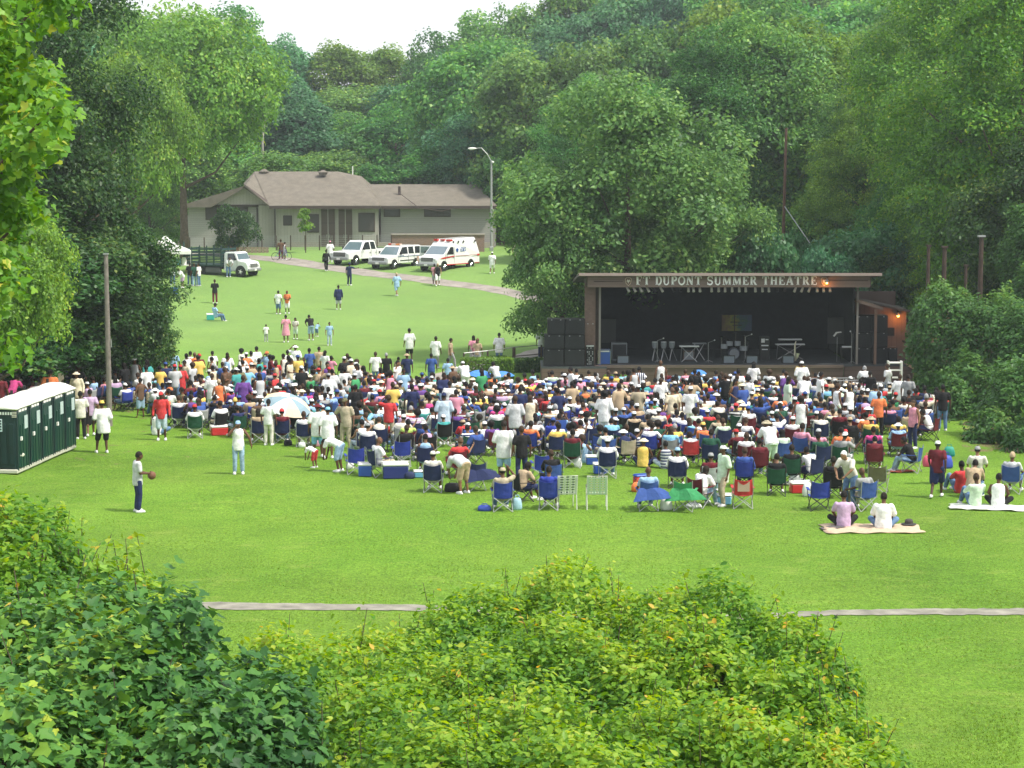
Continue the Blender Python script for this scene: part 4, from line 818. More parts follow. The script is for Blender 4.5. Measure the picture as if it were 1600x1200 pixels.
def stage_kit():
    Y = 100.2; pal = mat('pale_gear', (.62, .64, .66), .4); mid = mat('gear_grey', (.20, .22, .24), .5); wedge_m = mat('wedge_grille', (.16, .19, .23), .7)
    def at(px, Y=Y, z=None): return Vector((X(px, Y), Y, ZD if z is None else z))
    # rack with control face and blue road case
    t = empty('equipment_rack', at(922.5, 99.0, ZP), 0, 'black rack of controls beside the left speaker stack', 'rack'); MB().box((0, .3, .52), (.40, .6, 1.04), bev=.02).build('case', black, t)
    b = MB(); rg = random.Random(3)
    for r in range(9):
        for c_ in range(4): 
            if rg.random() < .6: b.box((-.13+.087*c_, -.012, .1+.1*r), (.05, .02, .035))
    b.build('controls', pal, t); MB().box((0, -.01, 1.0), (.38, .02, .06)).build('label_strip', pal, t)
    t = empty('road_case', at(945, 99.1, ZP), 0, 'blue road case with silver corners at stage left', 'case'); MB().box((0, .3, .40), (.62, .55, .78), bev=.02).build('shell', bluem, t)
    b = MB()
    for s in (-1, 1): b.box((s*.31, .02, .4), (.03, .04, .8)); b.box((0, .02, .4+s*.39), (.64, .04, .03))
    b.build('edging', chrome, t); MB().box((0, -.0, .72), (.5, .03, .06)).build('label_strip', pal, t)
    # keyboard stand and tables
    def stand(px, w, h, label, nm='percussion_stand', tops=1, top_m=pal, Y=Y):
        t = empty(nm, at(px, Y), 0, label, 'stand'); b = MB()
        b.tube([(-w/2+.1, -.2, 0), (w/2-.1, .2, h)], .02, 6).tube([(w/2-.1, -.2, 0), (-w/2+.1, .2, h)], .02, 6).tube([(-w/2+.1, .2, 0), (-w/2+.1, -.2, h)], .015, 5); b.build('legs', steel, t)
        for k in range(tops): MB().box((0, 0, h+.04+.25*k), (w*(1-.2*k), .35, .06), bev=.01).build('keyboard', top_m, t)
        return t
    stand(1078, 1.0, .75, 'white topped keyboard on a crossed stand at stage centre left', 'keyboard_stand', 1); stand(1094, .7, .8, 'small keyboard behind the white topped one', 'keyboard_stand', 1, mid, 101.2)
    stand(1236, 1.5, .72, 'double keyboard rack with pale lettering strips right of centre', 'keyboard_stand', 2, pal, 101.6)
    t = empty('amplifier', at(1077, 100.6), 0, 'brown amplifier box under the white keyboard', 'amplifier'); MB().box((0, 0, .28), (.55, .4, .5), bev=.02).build('box', mat('amp_brown', (.12, .09, .075), .8), t); MB().box((0, -.21, .28), (.46, .02, .38)).build('grille', mid, t)
    def conga(px, nm, label):
        t = empty(nm, at(px, 100.8), 0, label, 'drum'); MB().lathe((0, 0, .62), [(.10, 0), (.14, .12), (.15, .28), (.14, .32)], 12).build('shell', mid, t); MB().lathe((0, 0, .94), [(.145, 0), (.14, .02)], 12).build('head', pal, t)
        b = MB()
        for k in range(3): a = k*2.1; b.tube([(0, 0, .6), (.25*math.cos(a), .25*math.sin(a), 0)], .015, 5)
        b.build('tripod', steel, t)
    for px, lb in ((1024, 'leftmost drum on a tripod at stage left'), (1038, 'second drum on a tripod from stage left'), (1051, 'third drum on a tripod from stage left')): conga(px, 'drum', lb)
    # drum kit
    t = empty('drum_kit', at(1148, 101.5), 0, 'drum kit with bright cymbals in the middle of the stage', 'drum kit')
    MB().tube([(0, -.25, .3), (0, .2, .3)], .29, 18).build('bass_drum', mat('drum_shell', (.05, .06, .10), .3), t); MB().tube([(0, -.27, .3), (0, -.255, .3)], .25, 18).build('drum_head', mid, t)
    for dx, dz, r in ((-.22, .7, .16), (.2, .7, .16), (.5, .45, .2), (-.5, .55, .17)): MB().lathe((dx, 0, dz), [(r, 0), (r, .2), (r*.95, .22)], 12).build('tom_drum', mat('drum_shell_pale', (.3, .33, .36), .3), t)
    for dx, dz in ((-.62, 1.15), (.55, 1.2), (-.35, 1.0), (.75, .95), (.1, 1.3)):
        c_ = MB().lathe((dx, .1, dz), [(.2, 0), (.06, .03), (.02, .05)], 14).build('cymbal', chrome, t); MB().tube([(dx, .1, 0), (dx, .1, dz)], .012, 5).build('cymbal_stand', chrome, c_)
    for px, lb in ((1140, 'first monitor wedge left of centre front'), (1176, 'second monitor wedge by the drum kit'), (1233, 'third monitor wedge before the keyboards'), (974, 'monitor wedge at far stage left')):
        t = empty('monitor_wedge', at(px, 99.6), 0, 'angled stage '+lb, 'loudspeaker', 'monitor wedges along the stage front'); MB().prism([(-.25, 0), (.25, 0), (.25, .12), (-.1, .4), (-.25, .4)], 0, -.3, .3).build('cabinet', black, t)
        MB().prism([(-.262, .03), (-.252, .03), (-.252, .36), (-.262, .36)], 0, -.26, .26).build('grille', wedge_m, t)
    def mic(px, h, label, Y=99.9, boom=.3):
        t = empty('microphone_stand', at(px, Y), 0, label, 'microphone stand'); b = MB().tube([(0, 0, 0), (0, 0, h)], .014, 6)
        for k in range(3): b.tube([(0, 0, .12), (.25*math.cos(k*2.1), .25*math.sin(k*2.1), 0)], .01, 5)
        b.build('pole', steel, t); MB().tube([(0, 0, h), (boom, -.1, h+.12)], .01, 5).build('boom', steel, t); MB().ell((boom, -.1, h+.13), (.04, .04, .04)).build('microphone', pal, t)
    mic(1028, 1.1, 'slim microphone stand by the drums at stage left'); mic(1166, 1.3, 'microphone stand right of the drum kit'); mic(1333, 1.5, 'microphone stand beside the right speaker stack', 99.3, -.1); mic(1108, 1.0, 'microphone stand between keyboards and drum kit')
    t = empty('saxophone', at(1244, 99.6), 0, 'pale horn on a stand at the stage edge right of centre', 'saxophone'); b = MB(); b.tube([(0, 0, .1), (0, 0, .5), (0, 0, .95), (.05, 0, 1.1)], [.08, .05, .04, .02], 8).tube([(0, -.05, .15), (.1, -.12, .3), (.14, -.12, .5)], [.05, .07, .1], 8); b.build('horn', mat('pale_brass', (.65, .62, .5), .3, metal=.5), t); MB().lathe((0, 0, 0), [(.16, 0), (.14, .03), (.02, .1)], 10).build('stand', black, t)
    for k, (px, lb) in enumerate(((1196, 'tall rack of pale modules between drum kit and keyboards'),)):
        t = empty('module_rack', at(px, 101.2), 0, lb, 'rack'); MB().box((0, 0, .6), (.5, .4, 1.2), bev=.02).build('case', black, t)
        b = MB().box((-.1, -.21, 1.0), (.18, .02, .2)).box((.1, -.21, 1.05), (.14, .02, .05)).box((0, -.21, .75), (.36, .02, .06)).box((0, -.21, .55), (.3, .02, .05)); b.build('modules', pal, t)
    t = empty('music_lamp', at(1310, 100.2), 0, 'bent white sheet on a stand at stage right', 'stand'); MB().tube([(0, 0, 0), (0, 0, 1.25)], .015, 5).build('pole', steel, t); MB().prism([(-.2, 1.3), (-.05, 1.5), (.2, 1.52), (.2, 1.5), (-.03, 1.46), (-.17, 1.28)], 1, -.15, .15).build('sheet', white, t)
    t = empty('monitor_mixer', at(1325, 99.6), 0, 'small gear table with pale knobs by the right speakers', 'mixer'); MB().box((0, 0, .75), (.6, .4, .08)).build('desk', black, t); MB().box((0, -.02, .82), (.45, .25, .06)).build('controls', pal, t); b = MB()
    for s in (-1, 1): b.box((s*.26, 0, .36), (.05, .35, .72))
    b.build('leg', black, t)
    t = empty('guitar_amplifier', at(968, 101), 0, 'grey speaker box at the left rear of the stage', 'amplifier'); MB().box((0, 0, .45), (.8, .5, .9), bev=.02).build('box', mid, t); MB().box((0, -.26, .45), (.7, .02, .76)).build('grille', dark, t)
    # banner, made up of generic green, yellow and blue areas
    t = empty('hanging_banner', P(1151, 517, 106.2), 0, 'faded yellow green and blue banner hanging at the back of the stage', 'banner')
    Yb = 106.2; w = X(1175, Yb)-X(1128, Yb); h = P(0, 494, Yb).z-P(0, 519, Yb).z
    bm_ = mat('banner_paint', (.1, .12, .03), .8); n = bm_.node_tree; tc = n.nodes.new('ShaderNodeTexCoord'); nz = n.nodes.new('ShaderNodeTexNoise'); nz.inputs['Scale'].default_value = 3; mp = n.nodes.new('ShaderNodeSeparateXYZ'); n.links.new(tc.outputs['Object'], nz.inputs[0]); n.links.new(tc.outputs['Object'], mp.inputs[0])
    ad = n.nodes.new('ShaderNodeMath'); ad.operation = 'MULTIPLY_ADD'; ad.inputs[1].default_value = .55; n.links.new(mp.outputs[0], ad.inputs[0]); n.links.new(nz.outputs[0], ad.inputs[2]); cr = n.nodes.new('ShaderNodeValToRGB'); n.links.new(ad.outputs[0], cr.inputs[0])
    cr.color_ramp.elements[0].position = .1; cr.color_ramp.elements[0].color = (.22, .15, .09, 1); cr.color_ramp.elements[1].position = .85; cr.color_ramp.elements[1].color = (.09, .14, .2, 1); e = cr.color_ramp.elements.new(.38); e.color = (.38, .36, .05, 1); e = cr.color_ramp.elements.new(.6); e.color = (.06, .16, .12, 1); n.links.new(cr.outputs[0], n.nodes['Principled BSDF'].inputs[0])
    MB().box((0, 0, h/2), (w, .02, h)).build('cloth', bm_, t); MB().box((-.1, -.014, h*.55), (.5, .008, .06)).box((-.12, -.014, h*.5), (.06, .008, .9)).box((.02, -.014, h*.35), (.5, .008, .05)).build('painted_mark', dkbrown, t)
    t2 = MB().tube([(-w/2, 0, h+.02), (w/2, 0, h+.02)], .03, 6).build('rod', black, t)
stage_kit()
# ------------------------------------------------------------------ vehicles (front towards +X, wheels on z = 0)
vwhite = mat('vehicle_white', (.78, .79, .80), .25, coat=.6, noise=.03, nscale=1.5); lampm = mat('headlamp_glass', (.6, .62, .65), .1, spec=1); lens_o = mat('amber_lens', (.7, .2, .03), .3); lens_r = mat('red_lens', (.55, .02, .02), .3)
gr_dk = mat('grille_dark', (.05, .05, .055), .4); gtruck = mat('dark_green_stakes', (.015, .05, .045), .6)
def side_shell(poly, wf, name, m, parent, th=None):
    """side outline (x, z) given real width by wf(z)"""
    b = MB(); n = len(poly); v = [(x, -wf(z), z) for x, z in poly]+[(x, wf(z), z) for x, z in poly]
    b.add(v, [tuple(range(n)), tuple(range(2*n-1, n-1, -1))]+[(i, n+i, n+(i+1) % n, (i+1) % n) for i in range(n)]); o = b.build(name, m, parent)
    import bmesh
    bm = bmesh.new(); bm.from_mesh(o.data); bmesh.ops.triangulate(bm, faces=[f for f in bm.faces if len(f.verts) > 4]); bm.to_mesh(o.data); bm.free()
    md = o.modifiers.new('edge', 'BEVEL'); md.width = .05; md.segments = 2; md.limit_method = 'ANGLE'; md.angle_limit = math.radians(28)
    return o
def side_glass(polys, wf, parent, name='side_window', m=glass_dk, sides=(-1, 1)):
    for s in sides:
        for poly in polys:
            b = MB(); n = len(poly); v = [(x, s*(wf(z)+.006), z) for x, z in poly]+[(x, s*(wf(z)-.02), z) for x, z in poly]
            b.add(v, [tuple(range(n)), tuple(range(2*n-1, n-1, -1))]+[(i, n+i, n+(i+1) % n, (i+1) % n) for i in range(n)]); b.build(name, m, parent)
def slant(x0, z0, x1, z1, wf, parent, name, m, inset=.12, off=.012):
    dx, dz = x1-x0, z1-z0; l = math.hypot(dx, dz); nx_, nz = dz/l*off, -dx/l*off
    if nz < 0 and abs(nx_) < abs(nz): nx_, nz = -nx_, -nz
    a0, a1 = .06, .94; p = [(x0+dx*a0+nx_, z0+dz*a0+nz), (x0+dx*a1+nx_, z0+dz*a1+nz)]
    v = [(p[0][0], -(wf(z0)-inset), p[0][1]), (p[0][0], wf(z0)-inset, p[0][1]), (p[1][0], wf(z1)-inset, p[1][1]), (p[1][0], -(wf(z1)-inset), p[1][1])]
    v += [(x-nx_*2, y, z-nz*2) for x, y, z in v]
    return MB().add(v, [(0, 1, 2, 3), (7, 6, 5, 4), (0, 4, 5, 1), (1, 5, 6, 2), (2, 6, 7, 3), (3, 7, 4, 0)]) or None
def slantb(*a, **k):
    x0, z0, x1, z1, wf, parent, name, m = a[:8]; inset = k.get('inset', .12); off = k.get('off', .014)
    dx, dz = x1-x0, z1-z0; l = math.hypot(dx, dz); nx_, nz = abs(dz)/l*off, abs(dx)/l*off
    if k.get('rear'): nx_ = -nx_
    a0, a1 = .07, .93; p = [(x0+dx*a0+nx_, z0+dz*a0+nz), (x0+dx*a1+nx_, z0+dz*a1+nz)]
    v = [(p[0][0], -(wf(z0)-inset), p[0][1]), (p[0][0], wf(z0)-inset, p[0][1]), (p[1][0], wf(z1)-inset, p[1][1]), (p[1][0], -(wf(z1)-inset), p[1][1])]
    v += [(x-nx_*1.8, y, z-nz*1.8) for x, y, z in v]; b = MB(); b.add(v, [(0, 1, 2, 3), (7, 6, 5, 4), (0, 4, 5, 1), (1, 5, 6, 2), (2, 6, 7, 3), (3, 7, 4, 0)]); return b.build(name, m, parent)
def wheels(t, xs, w, r=.39, rimm=chrome):
    for x in xs:
        for s in (-1, 1):
            o = MB().tube([(x, s*(w-.26), r), (x, s*(w-.24), r), (x, s*(w-.04), r), (x, s*(w-.02), r)], [r*.9, r, r, r*.92], 20).build('wheel', rubber, t, True)
            b = MB().tube([(x, s*(w-.03), r), (x, s*(w+.0), r)], [r*.62, r*.55], 14)
            for k in range(5):
                a = k*1.257; b.tube([(x, s*(w+.005), r), (x+r*.45*math.cos(a), s*(w+.005), r+r*.45*math.sin(a))], .03, 4)
            b.build('rim', rimm, o)
            MB().tube([(x, s*(w-.12), r), (x, s*(w+.004), r)], [r*1.16]*2, 20).build('wheel_arch', black, t)
def doorlines(t, xs, z0, z1, wf):
    b = MB()
    for x in xs:
        for s in (-1, 1): b.box((x, s*(wf((z0+z1)/2)+.002), (z0+z1)/2), (.022, .012, z1-z0))
    b.build('door_seam', gr_dk, t)
    b = MB()
    for x in xs[1:]:
        for s in (-1, 1): b.box((x+.14, s*(wf(1.0)+.02), .98 if z1 < 1.3 else 1.05), (.16, .03, .035))
    b.build('door_handle', gr_dk, t)
def mirrors(t, x, z, w):
    for s in (-1, 1): MB().box((x, s*(w+.16), z), (.1, .16, .24), bev=.02).box((x, s*(w+.04), z-.06), (.04, .14, .04)).build('wing_mirror', black, t)
def front(t, xf, w, zb, zg0, zg1, gw, lampz, bumper=mat('bumper_grey', (.30, .31, .32), .35, metal=.4), plate=True):
    MB().box((xf-.02, 0, (zg0+zg1)/2), (.1, gw*2, zg1-zg0), bev=.02).build('grille', gr_dk, t)
    b = MB()
    for k in range(3): b.box((xf+.035, 0, zg0+(zg1-zg0)*(k+.6)/3.4), (.02, gw*1.9, .03))
    b.build('grille_bar', chrome if bumper == chrome else mat('grille_grey', (.3, .3, .3), .4), t)
    MB().box((xf+.06, 0, zb), (.2, w*1.96, .24), bev=.05).build('bumper', bumper, t)
    for s in (-1, 1): MB().box((xf-.03, s*(gw+.16), lampz), (.12, .26, .2), bev=.03).build('headlight', lampm, t)
    if plate: MB().box((xf+.17, 0, zb), (.02, .32, .15)).build('number_plate', white, t)
def place(t, px, py, wx, wy, rz):
    """set the vehicle down so that its wheel (wx, wy) stands where the line of sight (px, py) meets the ground"""
    g_ = G(px, py); ca, sa = math.cos(rz), math.sin(rz); t.location = (g_.x-(wx*ca-wy*sa), g_.y-(wx*sa+wy*ca), g_.z-.02); t.rotation_euler[2] = rz
    cx, cy = t.location.x, t.location.y
    t.location.z = min(G0(cx, cy), g_.z)+.0
def pickup():
    t = empty('pickup_truck', (0, 0, 0), 0, 'white crew cab pickup truck with tall dark grille, leftmost of the parked vehicles', 'pickup truck')
    wf = lambda z: 1.0-.22*max(0, z-1.15)/.8-.06*max(0, .6-z)
    side_shell([(-3.0, .55), (-3.0, 1.25), (-.95, 1.27), (-.95, 1.2), (1.2, 1.2), (2.75, 1.12), (2.92, .95), (2.92, .5), (-2.6, .5)], wf, 'body', vwhite, t)
    side_shell([(-.97, 1.18), (-.9, 1.92), (-.6, 1.97), (.45, 1.97), (.62, 1.9), (1.32, 1.18)], wf, 'cab', vwhite, t)
    MB().box((-1.98, 0, 1.262), (1.9, 1.66, .02)).build('cargo_bed', black, t)
    side_glass([[(-.8, 1.25), (-.75, 1.85), (-.18, 1.87), (-.18, 1.25)], [(-.05, 1.25), (-.05, 1.87), (.5, 1.83), (1.08, 1.25)]], wf, t)
    slantb(.62, 1.9, 1.32, 1.18, wf, t, 'windscreen', glass_sky); wheels(t, (1.95, -1.85), 1.0, .40)
    doorlines(t, (1.15, -.12, -.9), .6, 1.22, wf); mirrors(t, .95, 1.35, .95); front(t, 2.92, 1.0, .55, .72, 1.08, .62, .92)
    for s in (-1, 1): MB().box((-3.0, s*.92, 1.05), (.06, .14, .34)).build('tail_light', lens_r, t)
    place(t, 556.5, 414.5, 1.95, 1.0, math.radians(-123))
pickup()
def suv():
    t = empty('police_suv', (0, 0, 0), 0, 'white sport utility vehicle with blue side stripe and roof light bar', 'car')
    wf = lambda z: .98-.20*max(0, z-1.12)/.75-.05*max(0, .6-z)
    side_shell([(-2.5, .5), (-2.55, 1.12), (1.1, 1.12), (2.35, 1.02), (2.5, .88), (2.5, .45), (-2.4, .45)], wf, 'body', vwhite, t)
    side_shell([(-2.52, 1.1), (-2.38, 1.8), (-2.2, 1.86), (.25, 1.86), (.42, 1.8), (1.15, 1.1)], wf, 'cabin', vwhite, t)
    side_glass([[(-2.3, 1.2), (-2.2, 1.75), (-1.5, 1.76), (-1.35, 1.2)], [(-1.2, 1.2), (-1.25, 1.76), (-.55, 1.76), (-.45, 1.2)], [(-.33, 1.2), (-.38, 1.76), (.3, 1.73), (.9, 1.2)]], wf, t)
    slantb(.42, 1.8, 1.15, 1.1, wf, t, 'windscreen', glass_sky); wheels(t, (1.6, -1.45), .98, .38)
    for s in (-1, 1):
        MB().box((-.55, s*.984, 1.0), (3.4, .012, .05)).build('side_stripe', mat('stripe_blue', (.05, .09, .2), .4), t); MB().box((-.3, s*.99, .68), (2.2, .03, .07)).build('rub_strip', gr_dk, t); MB().box((.5, s*.984, 1.09), (.5, .012, .05)).build('side_mark', mat('stripe_grey_blue', (.2, .25, .35), .4), t)
    doorlines(t, (1.0, -.38, -1.25), .55, 1.15, wf); mirrors(t, .78, 1.28, .92); front(t, 2.5, .98, .52, .72, .98, .6, .88)
    lb = MB().box((.1, 0, 1.94), (.34, 1.2, .13), bev=.03).build('light_bar', mat('light_bar_clear', (.6, .5, .45), .3), t); MB().box((.1, .35, 1.955), (.345, .4, .11)).build('amber_lens', lens_o, lb); MB().box((.1, -.42, 1.955), (.345, .3, .11)).build('red_lens', lens_r, lb)
    place(t, 616.5, 421, 1.6, .98, math.radians(-122))
suv()
def ambulance():
    t = empty('ambulance', (0, 0, 0), 0, 'white ambulance van with red stripes and raised roof, passenger door ajar', 'ambulance')
    wf = lambda z: 1.02-.08*max(0, z-1.2)/.9-.05*max(0, .55-z)-.22*max(0, z-2.15)/.4
    side_shell([(-3.0, .5), (-3.0, 1.3), (-2.8, 2.5), (-2.7, 2.58), (.55, 2.5), (.85, 2.22), (1.0, 2.02), (1.95, 1.25), (2.72, 1.12), (2.88, .9), (2.88, .48), (-2.9, .48)], wf, 'body', vwhite, t)
    slantb(1.05, 1.98, 1.92, 1.28, wf, t, 'windscreen', glass_sky, inset=.1); side_glass([[(.62, 1.3), (.62, 1.88), (1.02, 1.88), (1.55, 1.3)]], wf, t)
    wheels(t, (1.95, -1.75), 1.02, .39)
    b = MB(); 
    for s in (-1, 1):
        y = s*1.035
        MB().prism([(2.5, 1.0), (2.1, 1.1), (.6, 1.2), (.5, 1.12), (2.0, .98)], 1, y-.006, y+.006).build('red_flash', redm, t)
        MB().box((-1.2, y, 1.16), (3.2, .012, .05)).build('side_stripe', mat('stripe_faded', (.5, .3, .3), .5), t)
        MB().box((-2.8, y*.995, 1.15), (.3, .03, .14)).build('side_marker', lens_r, t)
        MB().box((.1, y*.99, .5), (3.0, .014, .07)).build('lower_stripe', redm, t); MB().box((-2.6, y*.99, .5), (.7, .014, .1)).build('lower_stripe', mat('stripe_rust', (.3, .08, .05), .6), t)
        # six pointed star and letters
        st = MB()
        for k in range(3):
            a = k*math.pi/3; dx, dz = .17*math.sin(a), .17*math.cos(a); px_, pz = .05*math.cos(a), -.05*math.sin(a); cx, cz = .1, 1.62
            st.prism([(cx+dx+px_, cz+dz+pz), (cx+dx-px_, cz+dz-pz), (cx-dx-px_, cz-dz-pz), (cx-dx+px_, cz-dz+pz)], 1, y*.965-.004-.001*k, y*.965+.006+.001*k)
        st.build('star_emblem', bluem, t)
        L = MB(); letters(L, 'EMS', 0, 0, 0, .34, .75, .01); lo = L.build('ems_lettering', bluem, t)
        lo.location = (-1.05+(.0 if s > 0 else .75)-.0, y*.975, 1.5) if s < 0 else (-.35, y*.975, 1.5); lo.rotation_euler = (0, 0, 0 if s < 0 else math.pi)
        if s < 0: lo.location = (-1.1, y*.975, 1.5)
        for x in (.45, -.25, -.95, -2.55): MB().lathe((0, 0, 0), [(.1, 0), (.09, .03)], 10).build('side_lamp', black, t).matrix_local = Matrix.Translation((x, s*(wf(2.28)+.0), 2.27)) @ Matrix.Rotation(-s*math.pi/2, 4, 'X')
    b = MB()
    for s in (-1, 1): b.box((.68, s*.62, 2.42), (.34, .4, .14))
    b.box((.66, 0, 2.44), (.3, .4, .1)); b.build('roof_light', lens_r, t)
    doorlines(t, (1.75, .55), .6, 1.9, wf); mirrors(t, 1.5, 1.45, 1.0); front(t, 2.88, 1.02, .52, .78, 1.1, .58, .95)
    MB().box((2.9, -.86, .95), (.06, .2, .5)).build('front_marker', mat('peach_panel', (.75, .5, .42), .5), t)
    d = MB().box((1.05, -1.5, 1.3), (.06, .95, 1.3), rz=.35, bev=.02).build('open_door', vwhite, t); MB().box((1.09, -1.5, 1.62), (.06, .7, .5), rz=.35).build('side_window', glass_sky, d)
    place(t, 694, 424, 1.95, 1.02, math.radians(-124))
ambulance()
def stake_truck():
    t = empty('stake_truck', (0, 0, 0), 0, 'white cab truck with dark green slatted stake bed', 'truck'); wf = lambda z: 1.0-.12*max(0, z-1.3)
    side_shell([(1.0, .5), (1.0, 1.95), (1.15, 2.05), (2.0, 2.05), (2.2, 1.95), (2.45, 1.38), (3.25, 1.25), (3.45, .95), (3.45, .55), (1.2, .5)], wf, 'cab', vwhite, t)
    side_glass([[(1.35, 1.4), (1.35, 1.92), (2.02, 1.92), (2.3, 1.4)]], wf, t); slantb(2.2, 1.95, 2.45, 1.4, wf, t, 'windscreen', glass_sky, inset=.1); wheels(t, (2.7, -1.5), 1.02, .45, white)
    MB().box((-.9, 0, .72), (3.9, 1.0, .22)).build('chassis', black, t); MB().box((-1.1, 0, .92), (3.9, 2.3, .14)).build('bed_floor', gtruck, t)
    for s in (-1, 1):
        b = MB()
        for k in range(5): b.box((-1.1, s*1.14, 1.15+.27*k), (3.9, .05, .10))
        for k in range(6): b.box((-3.0+k*.76, s*1.18, 1.7), (.09, .05, 1.5))
        b.build('stake_side', gtruck, t)
    b = MB()
    for k in range(5): b.box((.86, 0, 1.12+.28*k), (.05, 2.2, .17)); b.box((-3.06, 0, 1.12+.28*k), (.05, 2.2, .15))
    b.box((-3.12, -1.1, 1.9), (.1, .1, 1.9)); b.build('end_gate', gtruck, t)
    MB().box((-.1, -1.0, .55), (1.5, .3, .4)).build('tool_box', mat('truck_box', (.1, .1, .11), .6), t); mirrors(t, 2.2, 1.5, 1.0); front(t, 3.46, 1.0, .6, .8, 1.1, .55, .95)
    MB().box((1.75, -1.14, .5), (.8, .18, .06)).build('step', chrome, t); doorlines(t, (2.35, 1.2), .6, 1.35, wf)
    t.scale = (.88, .92, .95); place(t, 376, 433.5, 2.7*.88, -.92, math.radians(-24))
stake_truck()
# ------------------------------------------------------------------ street lamp, poles, posts
def street_lamp():
    Y = 183; b0 = Vector((X(768, Y), Y, G0(X(768, Y), Y))); t = empty('street_lamp', b0, 0, 'tall grey street lamp with curved arm over the far lawn', 'street lamp')
    h = P(768, 250, Y).z-b0.z; MB().tube([(0, 0, -.2), (0, 0, h)], [.13, .08], 10).build('pole', mat('lamp_pole', (.38, .39, .40), .5, metal=.3), t)
    xa = X(741, Y)-b0.x; za = P(0, 232, Y).z-b0.z; MB().tube([(0, 0, h-.15), (-.35, 0, h+.5), (-.9, 0, za+.05), (xa, 0, za)], .045, 6).build('arm', steel, t)
    hd = MB().ell((xa-.15, 0, za), (.42, .17, .10), 12, 6).build('lamp_head', white, t); MB().ell((xa-.2, 0, za-.08), (.25, .13, .09), 10, 5).build('lens', lampm, hd)
    MB().ell((.14, -.05, h-.2), (.12, .12, .1)).build('junction_box', white, t); MB().box((.12, -.05, h*.45), (.14, .14, .18)).build('junction_box', white, t); MB().box((0, 0, .15), (.36, .36, .5), bev=.04).build('pole_base', steel, t)
street_lamp()
polem = mat('weathered_pole', (.19, .17, .15), .9, noise=.25, nscale=5, bump=.5)
def pole(px, py0, py1, Y, r, label, name='utility_pole', lean=0, m=polem):
    a = P(px, py1, Y); z0 = G0(a.x, Y); top = P(px, py0, Y); t = empty(name, (a.x, Y, z0), 0, label, 'pole')
    MB().tube([(0, 0, -.3), (lean*.5, 0, (top.z-z0)/2), (lean, 0, top.z-z0)], [r*1.1, r, r*.8], 10).build('shaft', m, t); return t, top, z0
t, top, z0 = pole(171, 398, 640, 76, .10, 'tall weathered wooden pole standing in the crowd at the left'); MB().box((.14, -.05, 3.2), (.04, .02, .3)).box((0, 0, top.z-z0+.03), (.18, .18, .05)).build('pole_fitting', steel, t)
t, top, z0 = pole(1221, 200, 440, 121, .10, 'slim brown pole rising from the bushes behind the stage', lean=.15, m=mat('red_brown_pole', (.13, .07, .05), .9, noise=.2)); t2 = MB().tube([(0.05, 0, P(0, 320, 121).z-z0), (X(1300, 118)-X(1221, 121), -3, P(0, 430, 118).z-z0)], .03, 5).build('guy_wire', steel, t)
for px, y0, y1, Y, r, lb in ((1449, 377, 470, 91, .13, 'leftmost brown wooden post behind the vine thicket'), (1474, 379, 470, 91, .17, 'thicker brown post, second behind the vine thicket'), (1508, 408, 470, 91, .12, 'short dark post, third behind the vine thicket'), (1531, 362, 470, 90, .17, 'tallest dark post with flat cap behind the vine thicket')):
    t, top, z0 = pole(px, y0+8, y1, Y, r*.72, lb, name='wooden_post', m=dkbrown); r = r*.72
    MB().box((0, 0, top.z-z0+.03), (.32 if y0 == 362 else r*2.2, r*2.2, .08)).build('cap', steel if y0 == 362 else dkbrown, t)
# ------------------------------------------------------------------ tent, hedge, railings, barriers, tables, umbrellas
def tent():
    g_ = G(256, 433); t = empty('canopy_tent', (g_.x, g_.y+1, g_.z), .2, 'white canopy tent beside the stake truck', 'tent'); b = MB()
    v = [(-1.9, -1.9, 2.05), (1.9, -1.9, 2.05), (1.9, 1.9, 2.05), (-1.9, 1.9, 2.05), (0, 0, 3.2), (-.9, -.9, 2.45), (.9, -.9, 2.45), (.9, .9, 2.45), (-.9, .9, 2.45)]
    f = [(0, 1, 6, 5), (1, 2, 7, 6), (2, 3, 8, 7), (3, 0, 5, 8), (5, 6, 4), (6, 7, 4), (7, 8, 4), (8, 5, 4)]; b.add(v, f); b.add([(x, y, z-.02) for x, y, z in v], [q[::-1] for q in f])
    for a, c in ((0, 1), (1, 2), (2, 3), (3, 0)): p, q = Vector(v[a]), Vector(v[c]); b.add([p, q, q-Vector((0, 0, .25)), p-Vector((0, 0, .25))], [(0, 1, 2, 3)])
    b.build('canopy', white, t, fix=False)
    for x, y in ((-1.85, -1.85), (1.85, -1.85), (1.85, 1.85), (-1.85, 1.85)): MB().tube([(x, y, 0), (x, y, 2.05)], .03, 6).build('leg', steel, t)
tent()
def cooler(px, py, w, d, h, rz, m, lid, label, stack=False, Y=None):
    p = G(px, py); t = empty('cooler', p, rz, label, 'cooler'); MB().box((0, 0, h*.4), (w, d, h*.8), bev=.03).build('tub', m, t); MB().box((0, 0, h*.9), (w*1.04, d*1.04, h*.2), bev=.03).build('lid', lid, t)
    MB().tube([(-w*.53, 0, h*.5), (-w*.56, 0, h*1.05), (w*.56, 0, h*1.05), (w*.53, 0, h*.5)], .015, 5).build('handle', lid, t); return t
blue_p = mat('cooler_blue', (.03, .09, .40), .4); red_p = mat('cooler_red', (.55, .03, .035), .4); navy_p = mat('cooler_navy', (.02, .03, .16), .45); ltb = mat('cooler_light_blue', (.15, .40, .62), .4); teal_p = mat('cooler_teal', (.05, .42, .36), .4)
cooler(343, 680, .62, .4, .36, .3, red_p, white, 'red cooler with white lid beside the dark green chair at left')
cooler(571, 744, .42, .3, .42, 0, blue_p, white, 'small blue cooler with white lid by the blue chair'); cooler(618, 747, .78, .45, .5, .1, navy_p, white, 'big navy cooler with white lid before the blue bags')
